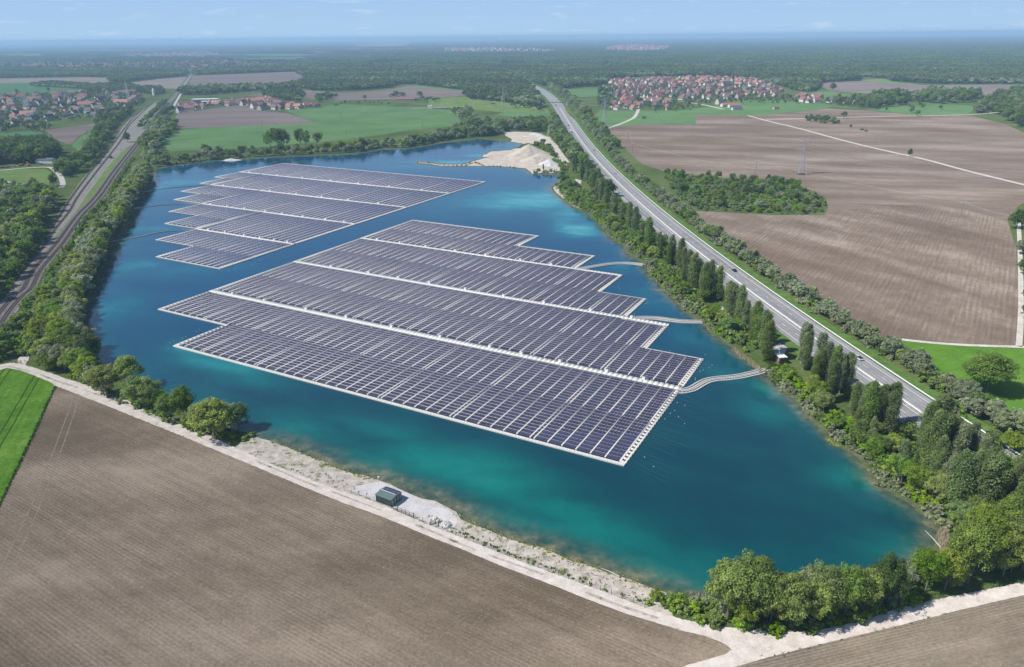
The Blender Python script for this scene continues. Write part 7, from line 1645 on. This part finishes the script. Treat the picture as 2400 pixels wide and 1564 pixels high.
# ---- bits of growth: grass tufts on the shore strip, reeds, yellow water weed, stones
def tufts(name, pts, hr, mt, label, n=5, wid=.14, spread=.5):
    b = MB()
    for x, y in pts:
        for _ in range(n):
            a = rng.uniform(0, 6.28); r_ = rng.uniform(0, spread); h_ = rng.uniform(*hr); px_, py_ = x + r_ * math.cos(a), y + r_ * math.sin(a); a2 = rng.uniform(0, 6.28); c, s = math.cos(a2) * wid, math.sin(a2) * wid
            b.add([(px_ - c, py_ - s, 0.05), (px_ + c, py_ + s, .05), (px_ + rng.uniform(-.25, .25), py_ + rng.uniform(-.25, .25), h_)], [(0, 1, 2)])
    return tag(b.build(name, mt), label, kind='stuff')
fl = PP([(1040, 1234), (1145, 1274), (1229, 1308), (1329, 1344), (1430, 1381), (1500, 1408)])
tufts('weeds', [(x + rng.gauss(0, .5), y + rng.gauss(0, .5) + .6) for x, y in resample(fl, .8) if rng.random() < .62], (.3, .9), LEAF['bright'], 'clumps of green weeds along the wire fence on the shore strip', 9, .2, .45)
tufts('weeds', [p for p in scatter([(600, 1066), (700, 1085), (793, 1110), (860, 1140), (850, 1158), (793, 1138), (700, 1105), (610, 1070)], 1.6, .55)], (.15, .5), LEAF['greybush'], 'grey green weeds on the shore strip left of the hut', 6, .16, .5)
tufts('weeds', scatter([(1060, 1215), (1262, 1283), (1463, 1355), (1520, 1385), (1500, 1405), (1329, 1340), (1145, 1272), (1060, 1238)], 1.5, .55), (.15, .5), LEAF['greybush'], 'sparse grey green weeds on the pale shore strip', 5, .16, .5)
shl = PP([(660, 1036), (793, 1093), (830, 1106), (870, 1116)]); shr_ = PP([(1061, 1195), (1128, 1231), (1262, 1278), (1329, 1305), (1396, 1325), (1463, 1351), (1520, 1372)])
tufts('water_weed', [(x + rng.gauss(0, .5), y + rng.gauss(.2, .5)) for ln in (shl, shr_) for x, y in resample(ln, .35) if rng.random() < .7], (.15, .5), M['flower_yellow'], 'yellow green water weed fringe along the near shore', 7, .2, .5)
ye = PP([(1926, 1022), (1937, 1032), (1950, 1037)]); tufts('water_weed', [(x + rng.gauss(0, .5) - .4, y + rng.gauss(0, .4)) for x, y in resample(ye, .2)], (.15, .5), M['flower_yellow'], 'yellow water weed patch under the right bank bushes', 9, .22, .6)
tufts('reeds', scatter([(1700, 812), (1716, 818), (1745, 840), (1772, 862), (1768, 872), (1755, 860), (1728, 836), (1705, 822)], .55), (1.0, 2.2), M['reed'], 'straw coloured dry reed belt on the right bank', 5, .06, .3)
tufts('reeds', scatter([(2186, 1222), (2202, 1240), (2206, 1290), (2186, 1296), (2178, 1250)], .55), (1.2, 2.4), M['reed'], 'straw coloured reed bed in the right corner of the lake', 5, .06, .3)
tufts('reeds', scatter([(1600, 1380), (1640, 1384), (1640, 1398), (1600, 1392)], .6), (1.0, 2.0), M['reed'], 'small straw coloured reeds at the left foot of near right grove', 5, .06, .3)
tufts('weeds', scatter([(120, 893), (131, 897), (250, 944), (360, 985), (430, 1016), (420, 1018), (330, 980), (200, 927)], 1.5, .5), (.15, .45), LEAF['bright'], 'thin grass fringe between track and sown field', 5, .16, .5)
tufts('weeds', scatter([(1710, 1512), (1788, 1526), (1908, 1494), (2089, 1452), (2223, 1418), (2223, 1424), (2089, 1460), (1908, 1503), (1780, 1536)], 1.2, .6), (.15, .5), LEAF['bright'], 'grass fringe between track and tan stubble field', 6, .16, .5)
tufts('weeds', scatter([(1805, 850), (1830, 845), (1838, 870), (1800, 900), (1785, 880), (1775, 868), (1790, 850), (1770, 840), (1785, 830), (1800, 845)], .9), (.4, 1.3), LEAF['bright'], 'lush green weeds around the brown hut', 6, .2, .5)
tufts('rape_flowers', scatter([(1312, 252), (1318, 252), (1328, 268), (1326, 272), (1318, 262)], 1.6), (.6, 1.2), M['flower_yellow'], 'yellow flowering patch beside the highway bridge', 6, .4, .8)
tufts('crop_edge', scatter([(128, 897), (131, 899), (72, 1031), (0, 1180), (-60, 1320), (-66, 1316), (-4, 1176), (66, 1030)], .5), (.5, .8), simple('crop_leaf', (.05, .13, .015), .9, vary=.3), 'standing edge of the green cereal field', 5, .14, .4)

# ---------------------------------------------------------------- haze: a thin even layer of air over the whole plain
hz = MB().box((0, 28000, 74), (130000, 66000, 150)); hm_, nt, out = nmat('haze_air')
pv = N(nt, 'ShaderNodeVolumePrincipled'); pv.inputs['Color'].default_value = (0.46, 0.69, 0.95, 1); pv.inputs['Density'].default_value = HAZE; pv.inputs['Anisotropy'].default_value = 0.0
L(nt, pv.outputs[0], out.inputs['Volume'])
tag(hz.build('haze', hm_), 'thin blue haze lying over the whole plain', kind='stuff')
